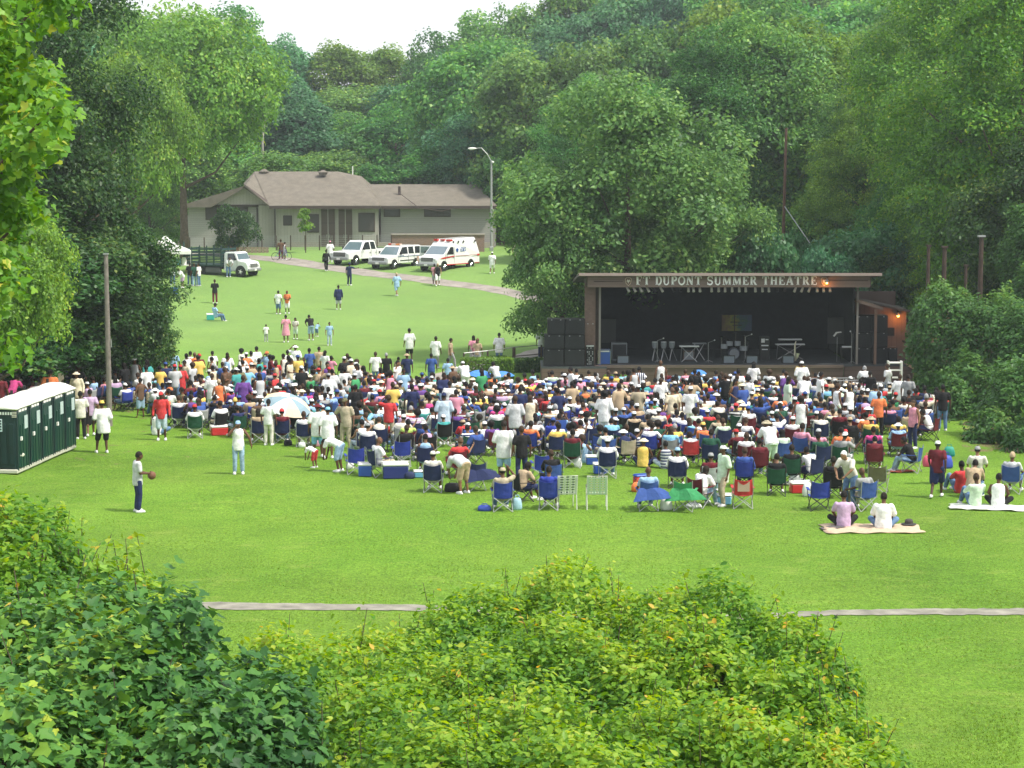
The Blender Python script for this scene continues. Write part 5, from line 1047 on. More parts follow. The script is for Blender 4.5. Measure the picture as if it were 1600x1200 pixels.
cooler(1131, 788, .40, .3, .3, 0, ltb, white, 'light blue cooler with white lid by the standing man in khaki'); cooler(1249, 770, .55, .4, .34, .1, red_p, white, 'red cooler with white lid beside the black clad pair')
cooler(938, 740, .42, .3, .34, .1, blue_p, white, 'blue cooler with white lid left of the navy chair'); cooler(925, 726, .38, .3, .3, 0, blue_p, white, 'smaller blue cooler standing behind the other blue one'); cooler(329, 500, .5, .35, .42, .1, teal_p, white, 'teal cooler with white lid used as a seat on the far lawn')
cooler(273, 460, .45, .4, .5, 0, blue_p, blue_p, 'blue bin under the tree near the white tent'); cooler(1000, 757, .36, .3, .3, .4, red_p, blue_p, 'red and blue bag shaped cooler before the blue chairs'); cooler(660, 746, .5, .3, .22, 0, ltb, white, 'flat light blue cooler near the man in the side facing chair')
def coolers_stack():
    p = G(277, 430)
    for k, (dx, c_, lb) in enumerate(((0, ltb, 'light blue water jug on the tent table'), (-.5, ltb, 'second light blue water jug on the tent table'), (.45, white, 'white water jug on the tent table'))):
        t = empty('water_jug', (p.x+dx, p.y+.6, p.z+.78), 0, lb, 'jug'); MB().lathe((0, 0, 0), [(.18, 0), (.2, .1), (.2, .45), (.15, .5)], 12).build('barrel', c_, t); MB().lathe((0, 0, .5), [(.16, 0), (.16, .06), (.05, .1)], 12).build('lid', red_p if k == 1 else white, t)
    t = empty('folding_table', (p.x, p.y+.6, p.z), 0, 'folding table with water jugs under the white tent', 'table'); MB().box((0, 0, .75), (1.8, .7, .05)).build('table_top', white, t)
    for x in (-.8, .8):
        for y in (-.3, .3): MB().tube([(x, y, 0), (x, y, .73)], .02, 5).build('leg', steel, t)
coolers_stack()
def hedge(px0, px1, py0, py1, label, seed, m=M_dark):
    a = G((px0+px1)/2, py1); w = (px1-px0)/FPX*a.y; h = (py1-py0)/FPX*a.y; rng = np.random.default_rng(seed); n = 7000
    q = rng.uniform(-.5, .5, (n, 3))*[w, 1.0, h]; k = rng.integers(0, 3, n)
    for ax, s in ((0, w), (1, 1.0), (2, h)):
        mk = k == ax; q[mk, ax] = np.sign(q[mk, ax])*s*.5*rng.uniform(.85, 1.08, mk.sum())
    q[:, 2] += h/2; t = empty('hedge', a, 0, label, 'hedge'); nr = q-[0, 0, h*.4]+rng.normal(size=(n, 3))*.5
    link('foliage', leaf_mesh('foliage', q, nr, .10*rng.uniform(.6, 1.3, n), np.clip(rng.normal(.45, .2, n), 0, 1), m, rng=rng), t)
    b = MB()
    for x in np.linspace(-w*.4, w*.4, 5): b.tube([(x, 0, 0), (x+.1, 0, h*.8)], .03, 5)
    b.build('stems', bark, t)
hedge(795, 848, 561, 581, 'clipped dark hedge left of the speaker platform', 1); hedge(763, 791, 558, 578, 'short clipped hedge piece left of the longer hedge', 2); hedge(722, 800, 560, 596, 'straggly low greenery over the ramp by the blue umbrellas', 3, M_lit)
hedge(945, 985, 588, 604, 'low planted bush at the foot of the stage front', 4, M_mid)
def railing():
    pts = [G(725, 581), G(762, 577), G(803, 571), G(846, 567)]; o = pts[0]; t = empty('railing', o, 0, 'thin dark pipe railing beside the dirt path by the stage', 'railing')
    for i, p in enumerate(pts): q = p-o; MB().tube([q+Vector((0, 0, -.1)), q+Vector((0, 0, 1.0))], .05 if i != 2 else .09, 6).build('post', dkbrown, t)
    for h in (1.0, .5): MB().tube([p-o+Vector((0, 0, h)) for p in pts], .025, 5).build('rail', dkbrown if h < 1 else steel, t)
railing()
def barrier(px, py, rz, label, w=2.0):
    p = G(px, py); t = empty('crowd_barrier', p, rz, label, 'barrier', 'crowd barriers by the stage right'); MB().tube([(-w/2, 0, 0), (-w/2, 0, 1.05), (w/2, 0, 1.05), (w/2, 0, 0)], .022, 6).tube([(-w/2, 0, .15), (w/2, 0, .15)], .018, 5).build('frame', steel, t)
    b = MB()
    for k in range(1, 12): b.tube([(-w/2+w*k/12, 0, .15), (-w/2+w*k/12, 0, 1.05)], .014, 4)
    b.build('bars', steel, t)
barrier(1330, 632, .25, 'steel crowd barrier behind the men in white tank tops'); barrier(1372, 636, -.05, 'steel crowd barrier behind the orange shirt'); barrier(1398, 642, -1.2, 'steel crowd barrier turned end on, by the tan panel'); barrier(1300, 628, .1, 'steel crowd barrier farthest left of the barriers'); barrier(1436, 634, 0, 'steel crowd barrier below the tan panel')
def table(px, py, w, label, m=white):
    p = G(px, py); t = empty('folding_table', p, 0, label, 'table'); MB().box((0, 0, .74), (w, .75, .05), bev=.01).build('table_top', m, t)
    for x in (-w*.44, w*.44):
        for y in (-.3, .3): MB().tube([(x, y, 0), (x, y, .72)], .02, 5).build('leg', steel, t)
table(1362, 625, 1.9, 'white folding table behind the crowd barriers')
def shelf():
    p = G(1397, 618); t = empty('shelf_unit', p, 0, 'white slatted shelf unit standing by the stage front', 'shelf'); b = MB()
    for s in (-1, 1): b.box((s*.3, 0, .8), (.06, .35, 1.6))
    b.build('frame', white, t)
    for k in range(4): MB().box((0, 0, .5+.34*k), (.6, .34, .05)).build('shelf', white, t)
shelf()
def umbrella(px, py_top, Y, R, H, colors, label, tilt=(0, 0), n=16):
    top = P(px, py_top, Y); z0 = G0(top.x, Y); h = top.z-z0; t = empty('umbrella', (top.x, Y, z0), 0, label, 'umbrella'); b = MB()
    A = Matrix.Rotation(tilt[0], 3, 'X') @ Matrix.Rotation(tilt[1], 3, 'Y'); prof = [(0, 0), (.35, -.05), (.7, -.17), (1, -.36)]
    vs = []; fs = []
    for r, z in prof:
        for k in range(n): a = 2*math.pi*k/n; rr = R*r*(1-.03*(k % 2)*r); vs.append(A @ Vector((rr*math.cos(a), rr*math.sin(a), z*H))+Vector((0, 0, h)))
    for i in range(3):
        for k in range(n): fs.append((i*n+k, i*n+(k+1) % n, (i+1)*n+(k+1) % n, (i+1)*n+k)); b.cur = (k//2) % len(colors)
    for i in range(3):
        for k in range(n): pass
    b.v = [tuple(v) for v in vs]; b.f = fs; b.mi = [((k//2) if len(colors) > 2 else (k//2)) % len(colors) for i in range(3) for k in range(n)]
    o = b.build('canopy', colors, t, fix=False); sm = o.modifiers.new('cloth', 'SOLIDIFY'); sm.thickness = .01
    MB().tube([(0, 0, 0), (0, 0, h)], .02, 6).build('pole', steel, t); return t
um = [mat('umb_cream', (.60, .52, .38), .8), mat('umb_grey_blue', (.22, .32, .38), .8), mat('umb_white', (.62, .66, .64), .8)]
umbrella(452, 621, 71.5, .88, .95, [um[0], um[1], um[2]], 'large cream and grey blue beach umbrella in the left crowd', (.35, .3))
ub = mat('umb_blue', (.06, .22, .62), .7); ug = mat('umb_slate', (.20, .32, .40), .7)
umbrella(1092, 578, 95, .38, .5, [ub], 'small bright blue umbrella before the stage front', (.1, 0)); umbrella(1056, 587, 93, .5, .5, [ug], 'slate grey umbrella low before the stage front')
umbrella(752, 579, 93.5, .62, .6, [ub], 'blue umbrella left of the pair near the railing', (.1, .1)); umbrella(784, 580, 94.5, .62, .6, [ub], 'blue umbrella right of the pair near the railing'); umbrella(1352, 668, 82, .3, .4, [redm], 'small red parasol near the orange shirt'); umbrella(808, 612, 90, .4, .5, [mat('umb_orange', (.7, .3, .08), .7)], 'orange parasol in the mid crowd left of the stage')
# ------------------------------------------------------------------ portable toilets
tg = mat('toilet_green', (.005, .042, .032), .35, noise=.15, nscale=2); tgd = mat('toilet_dark_green', (.004, .024, .026), .4, noise=.15, nscale=2); troof = mat('toilet_roof', (.80, .80, .78), .5, noise=.04)
def toilet(p, rz, label, first=False):
    t = empty('portable_toilet', p, rz, label, 'portable toilet', 'portable toilets in a row')
    W, D, H = 1.1, 1.1, 2.0     # door faces +X, long blank side towards -Y
    MB().box((0, 0, .07), (W+.06, D+.04, .14), bev=.03).build('skid_base', mat('skid_pale', (.5, .5, .42), .7), t)
    b = MB().box((0, 0, H/2+.1), (W, D, H-.06), bev=.06); b.build('cabin', tgd, t)
    b = MB()
    for k in (-.36, -.12, .12, .36): b.box((k*W, -D/2-.012, .95), (.16, .03, 1.3), bev=.01)
    b.build('side_ribs', tgd, t)
    d = MB().box((W/2+.02, .0, 1.05), (.05, D*.72, 1.75), bev=.02).build('door', tg, t); MB().box((W/2+.055, 0, .85), (.03, D*.16, 1.4), bev=.01).box((W/2+.055, .26, .85), (.03, D*.1, 1.4), bev=.01).box((W/2+.055, -.26, .85), (.03, D*.1, 1.4), bev=.01).build('door_rib', tg, d)
    MB().box((W/2+.07, .18, 1.58), (.012, .3, .42)).build('notice', mat('notice_pale', (.42, .52, .52), .5), d); MB().box((W/2+.08, -.3, 1.1), (.05, .1, .12)).build('latch', white, d)
    for s in (-1, 1): MB().box((W/2+.01, s*D*.44, 1.05), (.07, .08, 1.9), bev=.01).build('corner_post', tgd, t)
    b = MB()
    for s in (-.25, .0, .25): b.box((W/2+.03, s, 1.98), (.03, .18, .07))
    b.build('vent', white, t)
    vs = []; n = 9      # shallow vaulted roof
    for i in range(n):
        u = -1+2*i/(n-1); 
        for j in range(n):
            v = -1+2*j/(n-1); vs.append((u*W*.56, v*D*.54, H+.08+.24*(1-abs(u)**3)*(1-abs(v)**4)**.7))
    fs = [(i*n+j, (i+1)*n+j, (i+1)*n+j+1, i*n+j+1) for i in range(n-1) for j in range(n-1)]; b = MB(); b.add(vs, fs); r = b.build('roof', troof, t, True); sm = r.modifiers.new('thick', 'SOLIDIFY'); sm.thickness = .05; sm.offset = -1
    MB().tube([(-.3, .3, H+.2), (-.3, .3, H+.42)], .05, 8).build('vent_pipe', black, r)
    if first:
        MB().box((-.12, -D/2-.03, 1.55), (.46, .015, .4)).build('sticker', mat('sticker_pale', (.55, .70, .72), .5), t)
        b = MB(); rg = random.Random(2)
        for r_ in range(4):
            for c_ in range(6): 
                if rg.random() < .8: b.box((-.31+.075*c_, -D/2-.042, 1.69-.09*r_), (.05, .006, .055))
        b.build('sticker_print', tgd, t)
        b = MB()
        for c_ in range(6): b.box((-.02+.085*c_, -D/2-.012, 1.93), (.05, .02, .09))
        b.build('side_print', mat('print_pale', (.6, .66, .62), .5), t)
        b = MB()
        for r_ in range(4): b.box((.5, -D/2-.0, 1.82+.05*r_), (.14, .05, .025))
        b.build('vent_slats', mat('slat_pale', (.55, .55, .45), .6), t); MB().ell((W/2+.05, -.15, .55), (.03, .2, .06)).build('oval_sticker', mat('sticker_oval', (.6, .6, .52), .5), t)
    return t
pa = G(28, 743); pb = G(108, 707); nT = 5; row_d = (Vector((pb.x, pb.y, 0))-Vector((pa.x, pa.y, 0))).normalized(); row_a = math.atan2(row_d.y, row_d.x)-math.pi/2
names = ['nearest green portable toilet with pale sticker on its side', 'second nearest green portable toilet', 'third green portable toilet from the near end', 'fourth green portable toilet from the near end', 'farthest green portable toilet of the row']
for i in range(nT):
    c_ = Vector((pa.x, pa.y, 0))+row_d*(.55+1.16*i)+Vector((-row_d.y, row_d.x, 0))*.57
    toilet((c_.x, c_.y, G0(c_.x, c_.y)+.0), row_a, names[i], i == 0)
# ------------------------------------------------------------------ people: one continuous body grown from tapered limbs, clothes over it
def striped_mat(name, axis, freq, other):
    m = cloth_mat(name); n = m.node_tree; b = n.nodes['Principled BSDF']; src = b.inputs['Base Color'].links[0].from_socket; tc = n.nodes.new('ShaderNodeTexCoord'); sp = n.nodes.new('ShaderNodeSeparateXYZ'); n.links.new(tc.outputs['Object'], sp.inputs[0])
    mu = n.nodes.new('ShaderNodeMath'); mu.operation = 'MULTIPLY'; mu.inputs[1].default_value = freq; n.links.new(sp.outputs[axis], mu.inputs[0]); fr = n.nodes.new('ShaderNodeMath'); fr.operation = 'FRACT'; n.links.new(mu.outputs[0], fr.inputs[0]); gt = n.nodes.new('ShaderNodeMath'); gt.operation = 'GREATER_THAN'; gt.inputs[1].default_value = .5; n.links.new(fr.outputs[0], gt.inputs[0])
    mi = n.nodes.new('ShaderNodeMixRGB'); n.links.new(gt.outputs[0], mi.inputs[0]); n.links.new(src, mi.inputs[1]); mi.inputs[2].default_value = (*other, 1); n.links.new(mi.outputs[0], b.inputs['Base Color']); return m
str_v = striped_mat('vertical_stripe_cloth', 'X', 11, (.75, .77, .8)); str_h = striped_mat('cross_stripe_cloth', 'Z', 9, (.62, .62, .60)); str_n = striped_mat('navy_stripe_cloth', 'Z', 10, (.03, .04, .12))
skin_m = cloth_mat('skin', .55, .05, .35); cloth = cloth_mat('cloth', noise=.2); denim = cloth_mat('denim', .85, .3); hair_m = cloth_mat('hair', .8, .25); leather = cloth_mat('leather', .5, .1); fabric = cloth_mat('chair_fabric', .8, .12)
V = Vector
def limb(b, p1, p2, r1, r2, n=8): 
    p1, p2 = V(p1), V(p2); d = (p2-p1); L = d.length or 1e-3; d = d/L
    b.tube([p1-d*r1*.8, p1-d*r1*.45, p1, p1.lerp(p2, .5), p2, p2+d*r2*.45, p2+d*r2*.8], [r1*.55, r1*.88, r1, (r1+r2)/2*1.03, r2, r2*.88, r2*.5], n)
def loft(b, rings, lat, n=14):
    """rings: (centre, half width, half depth); lat: sideways unit vector"""
    vs = []; lat = V(lat)
    for i, (c, rx, ry) in enumerate(rings):
        a = V(rings[min(i+1, len(rings)-1)][0])-V(rings[max(i-1, 0)][0]); a.normalize(); f = a.cross(lat); f.normalize()
        for k in range(n): t = 2*math.pi*k/n; vs.append(V(c)+lat*rx*math.cos(t)+f*ry*math.sin(t))
    fs = [(i*n+k, i*n+(k+1) % n, (i+1)*n+(k+1) % n, (i+1)*n+k) for i in range(len(rings)-1) for k in range(n)]
    fs += [tuple(range(n-1, -1, -1)), tuple((len(rings)-1)*n+k for k in range(n))]; b.add(vs, fs)
def fuse(b, name, vox, m, smooth_it=3):
    import bmesh
    me = b.mesh(name); bm = bmesh.new(); bm.from_mesh(me); bmesh.ops.recalc_face_normals(bm, faces=bm.faces); bm.to_mesh(me); bm.free()
    o = bpy.data.objects.new('tmp', me); C.objects.link(o); r = o.modifiers.new('r', 'REMESH'); r.mode = 'VOXEL'; r.voxel_size = vox; r.use_smooth_shade = True
    s = o.modifiers.new('s', 'SMOOTH'); s.iterations = smooth_it; s.factor = .5
    dg = bpy.context.evaluated_depsgraph_get(); dg.update(); ev = o.evaluated_get(dg); out = bpy.data.meshes.new_from_object(ev, depsgraph=dg); out.name = name
    out.materials.clear(); out.materials.append(m); out.polygons.foreach_set('use_smooth', [True]*len(out.polygons)); bpy.data.objects.remove(o); return out
# joints of each pose: facing +Y, x to the person's right; every coordinate in metres for a 1.75 m adult
def base_stand(**k):
    J = dict(pel=(0, 0, .93), ch=(0, .0, 1.40), hd=(0, .03, 1.615), re=(.27, -.03, 1.14), rh=(.29, .05, .88), le=(-.27, -.03, 1.14), lh=(-.29, .05, .88), rk=(.11, .03, .50), ra=(.12, -.02, .08), lk=(-.11, .03, .50), la=(-.12, -.02, .08), toe=(0, 1)); J.update(k); return J
def base_sit(**k):
    J = dict(pel=(0, -.02, .50), ch=(0, -.12, .97), hd=(0, -.06, 1.19), re=(.27, -.05, .75), rh=(.27, .20, .68), le=(-.27, -.05, .75), lh=(-.27, .20, .68), rk=(.15, .42, .53), ra=(.16, .54, .17), lk=(-.15, .42, .53), la=(-.16, .54, .17), toe=(0, 1)); J.update(k); return {q: ((v[0], v[1], v[2]-.09) if len(v) == 3 else v) for q, v in J.items()}
POSES = dict(
 stand=base_stand(), stand2=base_stand(pel=(.03, 0, .92), re=(.26, -.1, 1.15), rh=(.15, .1, 1.02), lk=(-.14, .12, .50), la=(-.18, .10, .08)),
 phone=base_stand(re=(.31, .08, 1.20), rh=(.13, .10, 1.52), hd=(0, .03, 1.60)), both_up=base_stand(re=(.30, .22, 1.28), rh=(.08, .22, 1.53), le=(-.34, .02, 1.18), lh=(-.40, .0, .95), hd=(0, .02, 1.6)),
 hold=base_stand(re=(.25, .02, 1.13), rh=(.12, .30, 1.10), le=(-.25, .02, 1.13), lh=(-.06, .32, 1.08), hd=(0, .06, 1.60)), crossed=base_stand(re=(.26, .04, 1.15), rh=(-.04, .22, 1.20), le=(-.26, .04, 1.15), lh=(.06, .20, 1.15)),
 hip=base_stand(re=(.36, -.06, 1.17), rh=(.18, .04, 1.00), pel=(-.03, 0, .93), la=(-.18, .05, .08)), walk=base_stand(rk=(.10, .2, .52), ra=(.10, .24, .10), lk=(-.10, -.02, .49), la=(-.10, -.30, .13), re=(.27, -.14, 1.16), rh=(.27, -.12, .90), le=(-.26, .06, 1.14), lh=(-.25, .22, .93)),
 point=base_stand(re=(.40, .18, 1.30), rh=(.52, .38, 1.32)), wave=base_stand(re=(.30, .05, 1.55), rh=(.26, .08, 1.82)),
 bend=base_stand(pel=(0, -.10, .86), ch=(0, .28, 1.02), hd=(0, .46, .93), re=(.19, .38, .76), rh=(.13, .42, .50), le=(-.19, .38, .76), lh=(-.13, .42, .50), rk=(.12, -.02, .47), lk=(-.12, -.02, .47), ra=(.13, -.10, .08), la=(-.13, -.10, .08)),
 lean=base_stand(pel=(0, -.05, .91), ch=(0, .20, 1.30), hd=(0, .34, 1.45), re=(.24, .34, 1.08), rh=(.12, .46, .92), le=(-.24, .34, 1.08), lh=(-.12, .46, .92)),
 head_hand=base_stand(le=(-.38, .05, 1.42), lh=(-.14, .08, 1.66)),
 sit=base_sit(), sit2=base_sit(ch=(0, -.06, .98), hd=(0, .03, 1.19), re=(.25, .08, .74), rh=(.10, .26, .64), le=(-.25, .08, .74), lh=(-.08, .27, .64)), sit_lean=base_sit(ch=(0, .14, .92), hd=(0, .27, 1.08), re=(.23, .30, .68), rh=(.10, .42, .60), le=(-.23, .30, .68), lh=(-.10, .42, .60)),
 sit_talk=base_sit(ch=(.05, -.10, .97), hd=(.10, -.05, 1.19), re=(.38, .05, .80), rh=(.52, .12, .98)), sit_up=base_sit(re=(.34, -.02, 1.05), rh=(.18, .02, 1.26)), sit_side=base_sit(ch=(-.08, -.12, .96), hd=(-.12, -.06, 1.18), lh=(-.36, .22, .66)),
 ground=dict(pel=(0, 0, .12), ch=(0, .02, .60), hd=(0, .08, .82), re=(.27, .10, .38), rh=(.16, .30, .22), le=(-.27, .10, .38), lh=(-.16, .30, .22), rk=(.33, .30, .22), ra=(.02, .42, .08), lk=(-.33, .30, .22), la=(-.06, .36, .10), toe=(0, 1)),
 ground_knees=dict(pel=(0, 0, .12), ch=(0, -.10, .60), hd=(0, -.04, .82), re=(.26, .10, .42), rh=(.12, .34, .44), le=(-.26, .10, .42), lh=(-.12, .34, .44), rk=(.12, .42, .46), ra=(.13, .62, .08), lk=(-.12, .42, .46), la=(-.13, .62, .08), toe=(0, 1)),
 ground_back=dict(pel=(0, 0, .12), ch=(0, -.26, .52), hd=(0, -.28, .75), re=(.28, -.42, .32), rh=(.30, -.50, .06), le=(-.28, -.42, .32), lh=(-.30, -.50, .06), rk=(.12, .40, .36), ra=(.14, .66, .08), lk=(-.14, .45, .10), la=(-.15, .85, .08), toe=(0, 1)))
PM = {}
def sh(J, s):
    ch = V(J['ch']); return ch+V((s*.185, 0, -.01))
def hip(J, s): return V(J['pel'])+V((s*.095, 0, -.02))
def up(J): d = V(J['ch'])-V(J['pel']); return d.normalized()
def part(pose, what, lod=0):
    key = (pose, what, lod)
    if key in PM: return PM[key]
    J = POSES[pose]; pel, ch, hd = V(J['pel']), V(J['ch']), V(J['hd']); u = up(J); X1 = V((1, 0, 0)); b = MB(); fac = u.cross(X1)*-1
    vox = {0: .018, 1: .042}[lod]; neck = ch.lerp(hd, .45); hu = (hd-ch).normalized()
    limbs = [(s, V(J[e]), V(J[h]), V(J[k]), V(J[a])) for s, e, h, k, a in ((1, 're', 'rh', 'rk', 'ra'), (-1, 'le', 'lh', 'lk', 'la'))]
    if what == 'body':
        loft(b, [(pel-u*.10, .13, .10), (pel, .165, .115), (pel.lerp(ch, .4), .135, .095), (pel.lerp(ch, .78), .165, .11), (ch, .175, .095), (ch+u*.045, .10, .075)], X1)
        limb(b, ch, hd-hu*.05, .058, .052); b.ell(hd, (.078, .098, .118), 12, 9); b.ell(hd+V((0, .035, -.055)), (.055, .06, .06))
        b.ell(hd+V((0, .10, -.01)), (.016, .025, .028), 6, 5); b.ell(hd+V((0, .085, .035)), (.05, .022, .014), 8, 5); b.ell(hd+V((0, .088, -.055)), (.028, .018, .014), 8, 5)
        for s in (-1, 1): b.ell(hd+V((s*.08, 0, -.01)), (.014, .022, .034), 6, 5)
        for s, el, ha, kn, an in limbs:
            limb(b, sh(J, s), el, .056, .042); limb(b, el, ha, .043, .028); d = (ha-el).normalized()
            limb(b, hip(J, s), kn, .088, .056); limb(b, kn, an, .058, .036)
            b.ell(kn.lerp(an, .3)-V((0, .018, 0)), (.048, .05, .10))
            tx, ty = J['toe']; f = an+V((0, 0, -.03)); limb(b, f, f+V((tx*.13+s*.02, ty*.15, -.01)), .036, .028)
            hr = d.to_track_quat('Z', 'Y').to_matrix(); b.ell(ha+d*.05, (.026, .042, .055), 8, 6, hr)
        me = fuse(b, 'body', vox, skin_m)
        if lod == 0:   # five bent fingers on each hand, joined to the palm
            fb = MB()
            for s, el, ha, kn, an in limbs:
                d = (ha-el).normalized(); side = V((0, 1, 0)) if abs(d.y) < .7 else V((0, 0, 1)); side = (side-d*side.dot(d)).normalized(); inn = d.cross(side).normalized()
                if inn.x*s > 0: inn = -inn
                for k, (o, L) in enumerate(((-.027, .058), (-.009, .072), (.009, .078), (.027, .068))):
                    p = ha+d*.088+side*o; fb.tube([p-d*.02, p, p+d*L*.5+inn*.008, p+d*L*.85+inn*.035], [.0095, .009, .008, .006], 6)
                p = ha+d*.04+side*.036; fb.tube([p-side*.01, p+side*.018+d*.02, p+side*.024+d*.05+inn*.015], [.011, .010, .007], 6)
            m2 = fb.mesh('f'); import bmesh
            bm = bmesh.new(); bm.from_mesh(me); bm.from_mesh(m2); bmesh.ops.recalc_face_normals(bm, faces=bm.faces); bm.to_mesh(me); bm.free(); bpy.data.meshes.remove(m2); me.polygons.foreach_set('use_smooth', [True]*len(me.polygons))
    elif what in ('tee', 'tank', 'long', 'big_tee', 'dress', 'jacket'):
        big = 1.14 if what in ('big_tee', 'jacket') else 1.0; hem = -.16 if what in ('tee', 'tank', 'long') else (-.26 if what != 'dress' else -.1)
        sit = J['pel'][2] < .7
        if sit: hem = max(hem, -.10)
        if pose in ('bend', 'lean'): hem = -.07
        loft(b, [(pel+u*(hem-.015), .15*big, .10*big), (pel+u*hem, .19*big, .14*big), (pel+u*.02, .195*big, .145*big), (pel.lerp(ch, .4), .175*big, .13*big), (pel.lerp(ch, .78), .19*big, .135*big), (ch-u*.01, .20, .115), (ch+u*.035, .13, .09), (ch+u*.06, .075, .07)], X1)
        if what != 'tank':
            for s, el, ha, kn, an in limbs:
                q = sh(J, s); 
                if what in ('long', 'jacket'): limb(b, q, el, .078, .058); limb(b, el, el.lerp(ha, .93), .058, .044)
                else: limb(b, q, q.lerp(el, .72 if big == 1 else .95), .078*big, .072*big)
        if what == 'dress':
            k = (V(J['rk'])+V(J['lk']))/2
            if sit:
                for s, el, ha, kn, an in limbs: limb(b, hip(J, s), kn, .13, .11)
            else: loft(b, [(pel+u*.02, .19, .15), (k.lerp(pel, .35), .25, .2), (k-V((0, 0, .06)), .27, .23)], X1)
        me = fuse(b, 'shirt' if what != 'dress' else 'dress', max(vox, .022), cloth)
    elif what in ('jeans', 'shorts', 'skirt', 'trousers'):
        loft(b, [(pel-u*.12, .165, .135), (pel-u*.02, .185, .14), (pel+u*.08, .172, .125)], X1)
        for s, el, ha, kn, an in limbs:
            h = hip(J, s)
            if what == 'shorts': limb(b, h, kn.lerp(an, .08), .112, .095)
            elif what == 'skirt': limb(b, h, kn, .125, .12); limb(b, h-V((s*.06, 0, 0)), kn-V((s*.06, 0, 0)), .11, .10)
            else: limb(b, h, kn, .105, .078); limb(b, kn, kn.lerp(an, .93), .078, .068)
        me = fuse(b, 'skirt' if what == 'skirt' else 'trousers' if what != 'shorts' else 'shorts', max(vox, .022), denim if what == 'jeans' else cloth)
    elif what == 'shoes':
        for s, el, ha, kn, an in limbs:
            tx, ty = J['toe']; f = an+V((0, 0, -.035)); b2 = MB(); n = 10; vs = []
            for z, k in ((-.045, .96), (-.02, 1.04), (.015, .85), (.05, .5)):
                for i in range(n): a = 2*math.pi*i/n; vs.append(f+V((math.cos(a)*.052*k+s*.01, .055*(1 if z < .03 else -.1)+math.sin(a)*.145*k*(1 if z < .03 else .55), z)))
            b.add(vs, [(i*n+k, i*n+(k+1) % n, (i+1)*n+(k+1) % n, (i+1)*n+k) for i in range(3) for k in range(n)]+[tuple(range(n-1, -1, -1)), tuple(3*n+k for k in range(n))])
        me = b.mesh('shoes'); me.materials.append(leather); me.polygons.foreach_set('use_smooth', [True]*len(me.polygons))
    elif what in ('hair', 'afro', 'long_hair', 'cap', 'sun_hat', 'cap_back'):
        nu, nv = 14, 9; r = dict(hair=(.086, .106, .124), afro=(.125, .135, .145), long_hair=(.098, .115, .128), cap=(.09, .112, .122), cap_back=(.09, .112, .122), sun_hat=(.092, .114, .12))[what]
        vs = []; fs = []
        for i in range(nv):
            a = math.pi*(.02+.60*i/(nv-1)) if what in ('hair', 'afro', 'long_hair') else math.pi*(.02+.44*i/(nv-1))
            for k in range(nu):
                t = 2*math.pi*k/nu; fr = max(0, math.sin(t)); lim = a if fr < .4 or what in ('cap', 'sun_hat', 'cap_back') else min(a, math.pi*(.02+.40))
                vs.append(hd+V((r[0]*math.sin(lim)*math.cos(t), r[1]*math.sin(lim)*math.sin(t)-.006, r[2]*math.cos(lim)+.006)))
        fs = [(i*nu+k, (i+1)*nu+k, (i+1)*nu+(k+1) % nu, i*nu+(k+1) % nu) for i in range(nv-1) for k in range(nu)]+[tuple(range(nu)), tuple((nv-1)*nu+k for k in range(nu-1, -1, -1))]; b.add(vs, fs)
        if what == 'long_hair': b.ell(hd+V((0, -.065, -.12)), (.10, .055, .16), 10, 8)
        if what == 'afro': b.ell(hd+V((0, -.03, .03)), (.13, .13, .13), 12, 9)
        if what in ('cap', 'cap_back'):
            s = 1 if what == 'cap' else -1; b.prism([(.075*math.cos(t), s*(.09+.105*math.sin(t))) for t in [math.pi*k/8 for k in range(9)]], 2, .02, .032); o = len(b.v)-18
            for i in range(o, len(b.v)): x, y, z = b.v[i]; b.v[i] = (x+hd.x, y+hd.y, z+hd.z)
        if what == 'sun_hat': b.lathe(hd+V((0, 0, .03)), [(.10, .012), (.13, .0), (.165, -.025), (.165, -.02), (.13, .012), (.10, .03)], 18)
        me = b.mesh('hat' if what in ('cap', 'cap_back', 'sun_hat') else 'hair'); me.materials.append(cloth if what in ('cap', 'cap_back', 'sun_hat') else hair_m); me.polygons.foreach_set('use_smooth', [True]*len(me.polygons))
    elif what == 'eyes':
        for s in (-1, 1): b.ell(hd+V((s*.031, .086, .012)), (.014, .010, .008), 6, 5)
        me = b.mesh('eyes'); me.materials.append(black)
    PM[key] = me; return me
COL = dict(white=(.78, .79, .80), off_white=(.66, .63, .56), cream=(.66, .58, .42), grey=(.30, .31, .32), pale_grey=(.50, .52, .54), black=(.014, .014, .016), navy=(.018, .028, .10), blue=(.035, .09, .34), royal_blue=(.025, .05, .36), light_blue=(.28, .48, .72), sky_blue=(.18, .50, .74), red=(.60, .025, .03), maroon=(.14, .012, .022), orange=(.80, .18, .03), yellow=(.75, .50, .06), lime=(.42, .62, .08), green=(.03, .30, .10), dark_green=(.012, .08, .045), teal=(.03, .33, .32), pale_green=(.50, .66, .50), pink=(.70, .26, .38), magenta=(.62, .04, .25), lilac=(.50, .34, .55), purple=(.14, .05, .28), tan=(.45, .33, .20), khaki=(.42, .36, .24), olive=(.16, .15, .07), brown=(.13, .07, .04), denim=(.10, .19, .36), light_denim=(.27, .42, .60), pale_denim=(.42, .54, .66), stripes=(.4, .45, .55))
for k_, c_ in list(COL.items()):
    l_ = .3*c_[0]+.6*c_[1]+.1*c_[2]; COL[k_] = tuple(v*.86+l_*.14 for v in c_)
SKINS = [(.10, .045, .025), (.14, .065, .035), (.07, .032, .02), (.20, .10, .055), (.12, .055, .03), (.26, .14, .08), (.09, .04, .022)]
HAIRC = [(.012, .010, .010), (.018, .013, .010), (.010, .009, .010), (.05, .03, .02)]
def cword(c): return c.replace('_', ' ')
